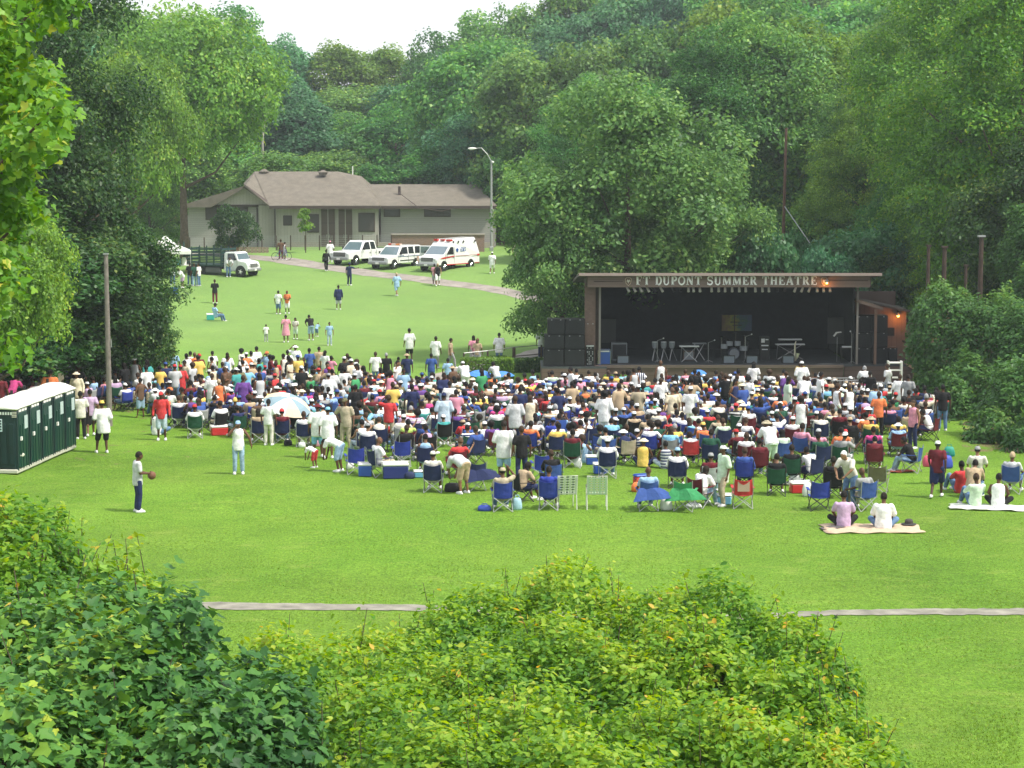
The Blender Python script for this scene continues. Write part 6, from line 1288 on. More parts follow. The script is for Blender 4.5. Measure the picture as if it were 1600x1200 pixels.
TOPW = dict(tee='T-shirt', big_tee='baggy T-shirt', tank='tank top', long='long sleeved shirt', dress='dress', jacket='jacket')
ROSTER = []
def person(x, y, z, rz, pose, top, tc, bot, bc, head='hair', hc=None, skin=None, scale=1.0, shoes=(.7, .7, .72), extra=None, place_=None, group=None, chair=None, detail=0, sid=None, pat=None):
    rr = random.Random(int(round(x*100))*7919+int(round(y*100))*31)
    skin = skin if isinstance(skin, tuple) else SKINS[skin if skin is not None else rr.randrange(len(SKINS))]
    body = part(pose, 'body', detail); o = link('person', body, None, (x, y, z), skin); o.rotation_euler[2] = rz; o.scale = (scale,)*3; o['category'] = 'person'
    sh_ = link('shirt' if top != 'dress' else 'dress', part(pose, top, detail), o, None, COL['navy' if tc == 'stripes' else tc])
    pm = str_v if tc == 'stripes' else str_n if pat and tc in ('white', 'off_white', 'pale_grey', 'light_blue', 'yellow') else str_h if pat else None
    if pm: sh_.material_slots[0].link = 'OBJECT'; sh_.material_slots[0].material = pm
    if top != 'dress' and bot: link({'jeans': 'jeans', 'shorts': 'shorts', 'skirt': 'skirt', 'trousers': 'trousers'}[bot], part(pose, bot, detail), o, None, COL[bc])
    low = POSES[pose]['pel'][2] < .7
    if shoes: link('shoes', part(pose, 'shoes'), o, None, shoes)
    if head in ('cap', 'sun_hat', 'cap_back'):
        link('hair', part(pose, 'hair'), o, None, HAIRC[0]); link('hat', part(pose, head), o, None, COL[hc or 'white'])
    elif head: link('hair', part(pose, head), o, None, COL[hc] if hc else HAIRC[rr.randrange(4)])
    if detail == 0: link('eyes', part(pose, 'eyes'), o)
    if group: o['group'] = group
    ROSTER.append(dict(o=o, x=x, y=y, pose=pose, top=top, tc=tc, bot=bot, bc=bc, head=head, hc=hc, extra=extra, place=place_, chair=chair, pat=pat)); return o
# ---- camp chairs and friends
frame_lt = mat('chair_frame_light', (.38, .39, .40), .4, metal=.5); frame_dk = mat('chair_frame_dark', (.03, .03, .035), .5); mesh_tan = mat('tan_mesh', (.42, .32, .24), .8)
CH = {}
def chair_parts(kind):
    if kind in CH: return CH[kind]
    def grid(rows, th=.012):
        b = MB(); m_ = len(rows[0]); n = len(rows); v = [V(p) for r in rows for p in r]; f = [(i*m_+j, i*m_+j+1, (i+1)*m_+j+1, (i+1)*m_+j) for i in range(n-1) for j in range(m_-1)]
        nn = len(v); off = (v[1]-v[0]).cross(v[m_]-v[0]).normalized()*th; v += [p+off for p in v]; f += [tuple(k+nn for k in q[::-1]) for q in f]
        edge = [j for j in range(m_)]+[i*m_+m_-1 for i in range(1, n)]+[(n-1)*m_+j for j in range(m_-2, -1, -1)]+[i*m_ for i in range(n-2, 0, -1)]
        for a, c in zip(edge, edge[1:]+edge[:1]): f.append((a, a+nn, c+nn, c))
        b.add(v, f); return b
    W = .255; xs = [-1, -.66, -.33, 0, .33, .66, 1]; out = []
    back = grid([[(x*W*(1-.02*i), -.20-.075*i/4*1-.05*(1-x*x), .37+.45*i/4-(.05*(1-x*x) if i == 4 else 0)) for x in xs] for i in range(5)])
    seat = grid([[(x*W, -.24+.12*i, .39-.05*(1-x*x)-.012*(2-abs(i-2))) for x in xs] for i in range(5)])
    fr = MB(); c = dict(fl=(-W, .25, 0), fr=(W, .25, 0), bl=(-W, -.26, 0), br=(W, -.26, 0)); t = dict(fl=(-W-.02, .24, .66), fr=(W+.02, .24, .66), bl=(-W, -.25, .96), br=(W, -.25, .96))
    def legs(pairs):
        b = MB()
        for a, e in pairs: b.tube([a, e], .011, 6)
        return b
    X_ = [legs([((-W, -.26, 0), (W, -.24, .39)), ((W, -.26, 0), (-W, -.24, .39))]), legs([((-W, .25, 0), (W, .24, .39)), ((W, .25, 0), (-W, .24, .39))]), legs([((-W, -.26, 0), (-W, .24, .39)), ((W, -.26, 0), (W, .24, .39)), ((-W, .25, 0), (-W, -.22, .39)), ((W, .25, 0), (W, -.22, .39))])]
    up_ = legs([((-W, -.24, .35), (-W-.005, -.285, .85)), ((W, -.24, .35), (W+.005, -.285, .85)), ((-W, .24, .35), (-W-.02, .25, .57)), ((W, .24, .35), (W+.02, .25, .57))])
    arm = []
    for s in (-1, 1): arm.append(grid([[(s*(W+.02)+dx, y, .58-.02*math.sin(k*math.pi/4)) for dx in (-.035, .035)] for k, y in enumerate((.26, .13, 0, -.13, -.25))]))
    ms = {}
    for nm, b in (('backrest', back), ('seat', seat), ('rear_legs', X_[0]), ('front_legs', X_[1]), ('side_legs', X_[2]), ('uprights', up_), ('armrest', arm[0]), ('armrest2', arm[1])): ms[nm] = b.mesh(nm)
    if kind == 'drape':
        d = grid([[(x*(.27+.30*k/4)+.12*k/4, -.29-.04*k-.03*math.sin(x*5), .64-.30*(k/4)**1.3+.05*x*k/4) for x in xs] for k in range(5)]); ms['fabric_flap'] = d.mesh('flap')
    for nm, me in ms.items():
        me.materials.append(fabric if nm in ('backrest', 'seat', 'armrest', 'armrest2', 'fabric_flap') else (frame_lt if kind != 'dark' else frame_dk))
    if kind == 'mesh_back':
        b = MB().box((0, -.30, .62), (.32, .02, .27)); m2 = b.mesh('back_panel'); m2.materials.append(mesh_tan); ms['back_panel'] = m2
    CH[kind] = ms; return ms
CHAIRS = []
def chair(x, y, z, rz, col, kind='camp', occ=None, label=None, s=1.0, seatcol=None):
    ms = chair_parts(kind); t = empty('camp_chair', (x, y, z), rz, None, 'chair', 'folding chairs of the audience'); t.scale = (s,)*3
    for nm, me in ms.items():
        n2 = {'armrest2': 'armrest', 'rear_legs': 'leg', 'front_legs': 'leg', 'side_legs': 'leg', 'uprights': 'back_post'}.get(nm, nm)
        link(n2, me, t, None, COL[seatcol if seatcol and nm == 'seat' else col])
    CHAIRS.append(dict(o=t, x=x, y=y, col=col, kind=kind, occ=occ, label=label)); return t
def lawn_chair(px, py, rz, a, c, label):
    p = G(px, py); t = empty('lawn_chair', p, rz, label, 'chair'); W = .28; b = MB()
    b.tube([(-W, -.32, 0), (-W, -.25, .42), (-W, -.42, .98), (W, -.42, .98), (W, -.25, .42), (W, -.32, 0)], .014, 6).tube([(-W, .28, 0), (-W, .25, .62), (-W, -.3, .60)], .014, 6).tube([(W, .28, 0), (W, .25, .62), (W, -.3, .60)], .014, 6).tube([(-W, -.25, .40), (-W, .25, .42), (W, .25, .42), (W, -.25, .40)], .014, 6)
    b.build('frame', mat('alu_white', (.7, .7, .68), .4), t)
    w = MB()
    for k in range(7): w.m(k % 2); z0, y0 = .44, -.27; w.box((-W+.04+.08*k, -.345, .70), (.055, .012, .54))
    w.m(0)
    for k in range(7): zz = .46+.075*k; w.box((0, -.355+.0*k, zz), (2*W, .012, .035))
    for i, v in enumerate(w.v): x, y, z = v; w.v[i] = (x, y+.075-(z-.42)*.28, z)
    w.build('back_webbing', [mat('web_a', a, .7), mat('web_b', c, .7)], t)
    s_ = MB()
    for k in range(6): s_.box((0, -.2+.09*k, .425), (2*W, .055, .012))
    s_.build('seat_webbing', mat('web_seat', a, .7), t)
    for q in (-1, 1): MB().box((q*W, .02, .635), (.05, .42, .025), bev=.008).build('armrest', frame_dk, t)
    return t
# ------------------------------------------------------------------ the people one can pick out: (px, feet py, turn in degrees, pose, top, colour, bottom, colour, head, hat colour, place words, size, skin)
R = math.radians
# turn 0 = facing the stage (away from the camera), 180 = facing the camera, + = turned left
ST = [
 (216, 800, -75, 'hold', 'tee', 'pale_grey', 'jeans', 'navy', 'hair', None, 'holding a brown ball alone on the open grass', 1.0, 0),
 (373, 741, 180, 'both_up', 'tank', 'white', 'jeans', 'light_denim', 'cap', 'light_blue', 'one hand to the face, alone before the left crowd', 1.0, 1),
 (253, 688, 175, 'stand', 'long', 'red', 'shorts', 'pale_denim', 'cap', 'red', 'standing before the left crowd', 1.02, 2),
 (161, 708, 10, 'stand2', 'big_tee', 'white', 'shorts', 'black', 'cap', 'yellow', 'by the foot of the wooden pole', 1.05, 0),
 (127, 686, 5, 'stand', 'tee', 'off_white', 'trousers', 'black', 'hair', None, 'walking past the toilet row', 1.0, 2),
 (142, 682, 0, 'walk', 'tee', 'lilac', 'skirt', 'black', 'hair', None, 'just left of the wooden pole', 1.0, 1),
 (80, 652, 0, 'stand', 'big_tee', 'orange', 'jeans', 'denim', 'hair', None, 'behind the toilet roofs', 1.08, 1),
 (66, 622, 0, 'stand2', 'tee', 'grey', 'jeans', 'pale_denim', 'hair', None, 'left of the orange shirt behind the toilets', 1.0, 2),
 (20, 650, -40, 'lean', 'tee', 'magenta', 'shorts', 'black', 'hair', None, 'behind the nearest toilet roofs', 1.0, 1),
 (3, 655, -30, 'stand', 'tee', 'maroon', 'jeans', 'denim', 'hair', None, 'at the left edge behind the toilets', 1.0, 0),
 (45, 645, 20, 'sit', 'tee', 'black', 'jeans', 'black', 'hair', None, 'in the shade behind the toilets', 1.0, 0),
 (121, 648, 160, 'stand', 'jacket', 'cream', 'trousers', 'khaki', 'sun_hat', 'cream', 'in a sun hat above the toilet row', 1.0, 4),
 (97, 610, 0, 'stand', 'tank', 'white', 'jeans', 'denim', 'hair', None, 'on the slope under the dark tree', 1.0, 0), (130, 600, 10, 'stand', 'tank', 'off_white', 'jeans', 'navy', 'hair', None, 'near the shade left of the pole', .97, 2),
 (204, 618, -30, 'stand', 'tee', 'white', 'jeans', 'light_denim', 'hair', None, 'just right of the wooden pole', 1.0, 1), (220, 620, 20, 'stand', 'tee', 'white', 'shorts', 'grey', 'afro', None, 'second person right of the wooden pole', 1.0, 0),
 (272, 602, 10, 'stand', 'tee', 'light_blue', 'jeans', 'light_denim', 'hair', None, 'left end of the standing back row', 1.0, 0), (298, 604, -20, 'stand', 'tee', 'white', 'jeans', 'denim', 'hair', None, 'in the standing back row at left', 1.0, 3),
 (305, 606, 0, 'stand2', 'tee', 'orange', 'shorts', 'white', 'hair', 'brown', 'in the standing back row at left', 1.0, 1), (283, 632, 0, 'stand', 'big_tee', 'red', 'jeans', 'denim', 'cap', 'red', 'in the back row left of the umbrella', 1.0, 1),
 (332, 650, -20, 'stand', 'big_tee', 'white', 'shorts', 'white', 'hair', None, 'left of the purple shirt', 1.0, 1), (343, 655, 5, 'stand', 'tank', 'orange', 'shorts', 'orange', 'hair', 'tan', 'beside the purple shirt', .92, 3),
 (381, 658, 0, 'stand', 'big_tee', 'purple', 'trousers', 'black', 'hair', None, 'in the middle of the left crowd', 1.05, 0),
 (333, 600, 30, 'stand', 'tee', 'white', 'jeans', 'denim', 'hair', None, 'in the standing row behind the purple shirt', .96, 4), (356, 606, 0, 'stand', 'big_tee', 'white', 'jeans', 'pale_denim', 'hair', None, 'left of centre in the standing row', 1.0, 1), (378, 598, 60, 'stand', 'tee', 'off_white', 'jeans', 'navy', 'afro', None, 'tall figure in the standing row', 1.0, 2), (393, 604, 0, 'hip', 'tee', 'white', 'jeans', 'light_denim', 'hair', None, 'in the standing row', 1.02, 0), (402, 596, 40, 'stand', 'tee', 'white', 'jeans', 'black', 'hair', None, 'behind the light blue shirt', 1.04, 1), (418, 604, 160, 'phone', 'big_tee', 'light_blue', 'jeans', 'light_denim', 'cap', 'orange', 'in the standing row', 1.03, 5), (432, 612, 170, 'stand', 'tee', 'red', 'shorts', 'navy', 'hair', None, 'in front of the standing row', .88, 3), (450, 600, 10, 'stand', 'tee', 'white', 'jeans', 'denim', 'hair', None, 'right of the red shirt', 1.0, 2), (462, 594, -10, 'head_hand', 'big_tee', 'white', 'trousers', 'white', 'sun_hat', 'white', 'all in white in the standing row', 1.05, 1), (484, 598, 20, 'stand', 'tee', 'blue', 'jeans', 'denim', 'hair', None, 'right part of the standing row', 1.02, 0), (499, 594, 0, 'stand', 'tee', 'tan', 'jeans', 'grey', 'hair', None, 'right part of the standing row', 1.0, 3), (508, 598, -30, 'stand', 'tee', 'white', 'jeans', 'light_denim', 'long_hair', None, 'last of the standing row', .95, 3),
 (497, 714, 5, 'stand', 'big_tee', 'white', 'shorts', 'sky_blue', 'sun_hat', 'maroon', 'left of the matching pair right of the big umbrella', 1.05, 0), (513, 716, 0, 'stand', 'big_tee', 'white', 'shorts', 'sky_blue', 'cap', 'sky_blue', 'right of the matching pair', 1.0, 1), (540, 704, 165, 'hip', 'tee', 'khaki', 'trousers', 'khaki', 'cap', 'olive', 'with a bag strap, right of the matching pair', 1.05, 4), (420, 696, -20, 'stand', 'tee', 'white', 'trousers', 'off_white', 'hair', None, 'between two navy chairs', .95, 0), (514, 648, 10, 'stand', 'big_tee', 'white', 'jeans', 'denim', 'cap', 'grey', 'behind the matching pair', 1.0, 1), (520, 640, 30, 'stand2', 'big_tee', 'pale_grey', 'jeans', 'denim', 'hair', None, 'behind the matching pair', 1.0, 0),
 (490, 731, 55, 'bend', 'tee', 'white', 'shorts', 'red', 'hair', 'tan', 'small child bending down to the grass', .62, 1), (527, 737, 65, 'bend', 'tee', 'white', 'shorts', 'light_denim', 'hair', None, 'bending to pick something off the grass', .98, 0), (722, 771, 40, 'bend', 'big_tee', 'pale_grey', 'shorts', 'tan', 'hair', 'brown', 'bending over the navy bag', 1.02, 3), (1204, 738, 25, 'lean', 'big_tee', 'white', 'shorts', 'pale_green', 'sun_hat', 'khaki', 'leaning over the dark green chair', 1.05, 4), (1327, 795, 150, 'lean', 'tee', 'off_white', 'jeans', 'denim', 'hair', 'white', 'older, leaning over the blue chairs near the blanket', 1.08, 5),
 (608, 694, -10, 'head_hand', 'tee', 'red', 'trousers', 'khaki', 'hair', None, 'hand to the brow in mid crowd', 1.0, 1), (644, 672, 0, 'stand', 'tee', 'navy', 'jeans', 'navy', 'hair', None, 'in mid crowd right of the red shirt', 1.02, 2), (694, 694, 5, 'stand', 'big_tee', 'pale_denim', 'shorts', 'grey', 'cap', 'navy', 'in mid crowd', 1.05, 0), (703, 664, 0, 'stand', 'big_tee', 'white', 'jeans', 'denim', 'hair', None, 'behind the pale blue shirt in mid crowd', 1.0, 1), (556, 672, 0, 'stand', 'tee', 'black', 'trousers', 'black', 'hair', None, 'all in black left of the red shirt', 1.0, 0),
 (787, 752, -10, 'stand', 'big_tee', 'white', 'shorts', 'light_blue', 'hair', None, 'broad figure behind the blue chairs', 1.08, 0), (815, 754, 15, 'stand', 'tee', 'black', 'jeans', 'navy', 'hair', None, 'right of the broad white shirt', 1.0, 1), (805, 700, 0, 'stand', 'big_tee', 'pale_grey', 'jeans', 'navy', 'hair', None, 'in the centre crowd', 1.05, 0), (944, 690, -15, 'stand', 'big_tee', 'white', 'shorts', 'white', 'afro', None, 'centre of the crowd', 1.05, 2), (1050, 678, 20, 'stand', 'tee', 'cream', 'trousers', 'khaki', 'hair', 'brown', 'with a bag strap in the centre crowd', 1.0, 5), (1078, 680, -10, 'stand', 'tee', 'white', 'trousers', 'white', 'cap', 'white', 'with a blue bag at the hip', 1.05, 1), (1032, 658, 0, 'stand', 'tee', 'white', 'jeans', 'denim', 'hair', None, 'left of the cream outfit', 1.0, 0), (1133, 650, 0, 'stand', 'tee', 'black', 'trousers', 'black', 'hair', None, 'standing below the blue umbrella', 1.0, 1), (1151, 652, 10, 'stand', 'tee', 'olive', 'jeans', 'denim', 'hair', None, 'right of the black outfit', 1.0, 2), (1168, 654, -20, 'stand2', 'tee', 'white', 'jeans', 'pale_denim', 'afro', None, 'third of a standing trio in the centre', 1.0, 1), (1085, 640, 0, 'stand', 'long', 'black', 'trousers', 'black', 'hair', None, 'below the blue umbrella at left', 1.0, 0),
 (998, 634, 0, 'stand', 'tee', 'stripes', 'jeans', 'navy', 'hair', None, 'in vertical stripes before the stage', 1.0, 1), (1032, 622, 20, 'stand', 'tank', 'white', 'jeans', 'denim', 'hair', 'brown', 'highest head before the stage front', 1.0, 4), (1177, 625, 0, 'stand', 'tee', 'white', 'jeans', 'denim', 'long_hair', None, 'before the stage right of the drum kit', 1.0, 2), (1252, 628, 15, 'stand', 'big_tee', 'white', 'jeans', 'denim', 'cap', 'white', 'with a dark red patch before the stage', 1.05, 1), (1256, 648, 0, 'lean', 'big_tee', 'white', 'trousers', 'white', 'hair', None, 'all in white right of centre', 1.0, 2), (1352, 632, 10, 'lean', 'big_tee', 'white', 'jeans', 'denim', 'hair', 'grey', 'leaning at the white table', 1.05, 0), (1358, 640, 0, 'stand', 'tee', 'black', 'trousers', 'brown', 'hair', None, 'black clad, before the white table', .95, 0), (1386, 630, 60, 'stand', 'tee', 'white', 'jeans', 'denim', 'hair', None, 'right of the white table', 1.0, 1), (1418, 652, -15, 'stand', 'tee', 'grey', 'jeans', 'denim', 'hair', None, 'below the tan panel', 1.0, 1), (1405, 650, 0, 'stand', 'big_tee', 'white', 'trousers', 'off_white', 'hair', None, 'beside the grey shirt below the tan panel', .98, 1),
 (1307, 672, -60, 'stand', 'tank', 'white', 'shorts', 'pale_green', 'hair', None, 'left of the two men in tank tops at right', 1.02, 1), (1326, 674, 40, 'stand', 'tank', 'white', 'shorts', 'black', 'hair', None, 'right of the two men in tank tops at right', 1.02, 2), (1372, 684, 0, 'stand', 'tee', 'orange', 'trousers', 'black', 'hair', None, 'before the steel barriers', .98, 2), (1250, 696, 0, 'stand2', 'tank', 'white', 'jeans', 'pale_denim', 'afro', None, 'in right centre crowd', 1.0, 1), (1472, 673, 10, 'stand', 'tee', 'black', 'jeans', 'denim', 'hair', None, 'beside the vine thicket', 1.0, 0), (1130, 790, 120, 'stand2', 'big_tee', 'pale_green', 'trousers', 'khaki', 'cap_back', 'white', 'standing in the front row beside the red chair', 1.0, 0), (1463, 778, -10, 'walk', 'tee', 'maroon', 'skirt', 'navy', 'cap', 'white', 'loaded with bright bags, walking at the right', .98, 2),
 (587, 604, 0, 'stand', 'tee', 'white', 'jeans', 'denim', 'hair', None, 'behind the crowd at the dirt path, left one', 1.0, 0), (604, 603, 0, 'stand', 'tee', 'black', 'trousers', 'black', 'hair', 'grey', 'behind the crowd at the dirt path', .95, 0), (623, 604, 20, 'stand', 'tee', 'olive', 'jeans', 'grey', 'hair', None, 'child sized, right of the black shirt', .85, 3), (636, 606, 0, 'stand', 'tee', 'navy', 'jeans', 'denim', 'sun_hat', 'tan', 'behind the crowd at the dirt path', .98, 1), (640, 565, 20, 'stand', 'big_tee', 'white', 'shorts', 'black', 'hair', None, 'broad, alone on the lawn above the crowd', 1.08, 4), (681, 575, -20, 'stand', 'big_tee', 'white', 'jeans', 'grey', 'hair', None, 'on the grass near the dirt path', 1.0, 2), (704, 576, -70, 'walk', 'tee', 'tan', 'jeans', 'grey', 'hair', None, 'walking on the grass near the dirt path', .96, 1), (740, 572, 10, 'stand', 'tee', 'pink', 'skirt', 'grey', 'long_hair', None, 'behind the railing, left of the pair', .97, 2), (746, 575, -20, 'stand', 'tee', 'tan', 'skirt', 'grey', 'long_hair', 'brown', 'behind the railing, right of the pair', .93, 1), (780, 570, 0, 'stand', 'big_tee', 'white', 'jeans', 'denim', 'hair', None, 'behind the railing', 1.02, 1), (846, 560, 0, 'stand', 'big_tee', 'white', 'jeans', 'navy', 'hair', None, 'just left of the speaker stack', 1.0, 1), (727, 618, 20, 'lean', 'big_tee', 'white', 'trousers', 'white', 'cap', 'white', 'all in white left of the blue umbrellas', 1.02, 0), (776, 618, 30, 'lean', 'tee', 'pale_grey', 'jeans', 'light_denim', 'hair', None, 'right of the blue umbrellas', 1.0, 0), (700, 610, 0, 'stand', 'tee', 'light_blue', 'skirt', 'pink', 'hair', None, 'before the dirt path', .9, 1), (674, 604, 0, 'stand', 'tee', 'blue', 'jeans', 'denim', 'hair', None, 'in blue stripes by the dirt path', .95, 0),
 (336, 474, 0, 'crossed', 'tee', 'black', 'trousers', 'maroon', 'hair', None, 'alone on the far lawn', 1.0, 0), (435, 491, -25, 'stand', 'tee', 'white', 'shorts', 'denim', 'hair', None, 'left of the pair on the far lawn', .95, 1), (449, 490, 165, 'hold', 'tee', 'orange', 'shorts', 'white', 'hair', 'maroon', 'right of the pair on the far lawn', .93, 2), (529, 484, 0, 'stand', 'jacket', 'navy', 'shorts', 'pale_grey', 'hair', None, 'with a white towel on the far lawn', 1.0, 0), (546, 446, -30, 'point', 'tee', 'navy', 'trousers', 'navy', 'cap', 'navy', 'in dark uniform crossing the far lawn', 1.0, 2), (510, 424, 10, 'walk', 'long', 'black', 'trousers', 'black', 'cap', 'black', 'carrying a case by the pickup', 1.0, 2), (516, 410, 0, 'stand', 'big_tee', 'white', 'trousers', 'white', 'cap', 'pink', 'all in white by the pickup', 1.05, 3), (620, 463, 30, 'walk', 'big_tee', 'light_blue', 'shorts', 'light_blue', 'hair', 'tan', 'in pale blue strolling below the ambulance', 1.0, 5), (679, 446, 0, 'walk', 'tee', 'pink', 'shorts', 'grey', 'hair', None, 'left of the pair in front of the ambulance', .95, 2), (684, 447, 180, 'walk', 'tank', 'black', 'shorts', 'white', 'hair', 'tan', 'right of the pair in front of the ambulance', 1.0, 5), (769, 428, -10, 'walk', 'big_tee', 'white', 'shorts', 'white', 'cap', 'white', 'all in white right of the ambulance', 1.0, 1), (806, 411, 200, 'walk', 'tee', 'cream', 'trousers', 'cream', 'hair', None, 'half hidden beside the big tree', 1.0, 3), (439, 406, 0, 'stand', 'tee', 'brown', 'trousers', 'maroon', 'hair', None, 'standing over a bicycle on the track', 1.0, 0), (445, 406, -60, 'stand', 'tank', 'white', 'shorts', 'pale_grey', 'hair', None, 'beside the cyclist on the track', .88, 1),
 (357, 433, -160, 'lean', 'big_tee', 'pale_grey', 'jeans', 'denim', 'hair', None, 'at the truck cab door', 1.0, 1), (297, 446, 0, 'stand', 'tee', 'black', 'jeans', 'denim', 'hair', None, 'left one of the three behind the truck bed', 1.0, 1), (304, 447, 30, 'stand', 'tee', 'dark_green', 'jeans', 'light_denim', 'hair', None, 'middle one of the three behind the truck bed', 1.0, 0), (311, 447, 60, 'stand', 'tee', 'white', 'jeans', 'denim', 'hair', None, 'right one of the three behind the truck bed', 1.0, 3), (270, 446, 0, 'stand', 'tee', 'stripes', 'jeans', 'denim', 'hair', None, 'in striped shirt by the white tent', 1.0, 1), (285, 450, 120, 'lean', 'big_tee', 'white', 'shorts', 'lilac', 'hair', None, 'bending by the white tent', .95, 0),
 (416, 534, 0, 'stand', 'tee', 'white', 'jeans', 'grey', 'hair', None, 'small child at left of the children on the slope', .62, 0), (447, 535, 10, 'stand', 'dress', 'pink', None, None, 'hair', None, 'in a long pink patterned dress on the slope', .98, 1), (462, 530, 160, 'hold', 'tee', 'off_white', 'shorts', 'pale_green', 'long_hair', None, 'girl right of the pink dress', .78, 1), (486, 532, 20, 'lean', 'tee', 'black', 'shorts', 'light_denim', 'hair', None, 'leaning towards a toddler on the slope', 1.0, 1), (495, 526, -30, 'lean', 'tee', 'light_blue', 'shorts', 'denim', 'hair', 'brown', 'toddler beside the black shirt on the slope', .55, 3), (515, 540, 190, 'stand', 'tee', 'light_blue', 'jeans', 'pale_denim', 'hair', None, 'child in pale blue, rightmost on the slope', .82, 3),
 (195, 507, 40, 'sit_lean', 'tee', 'red', 'jeans', 'light_denim', 'hair', None, 'under the tree right of the pole top', 1.0, 0), (245, 541, -40, 'stand', 'tee', 'black', 'shorts', 'black', 'hair', None, 'on the slope right of the dark tree', 1.0, 2),
]
TURNJ = random.Random(4)
for (px, py, turn, pose, top, tc, bot, bc, head, hc, pl, sz, sk) in ST:
    p = G(px, py); person(p.x, p.y, p.z, R(turn)+math.atan2(-p.x, p.y)*1.0, pose, top, tc, bot, bc, head, hc, sk, sz, place_=pl, group='people standing and strolling', detail=0 if py > 600 or True else 1)
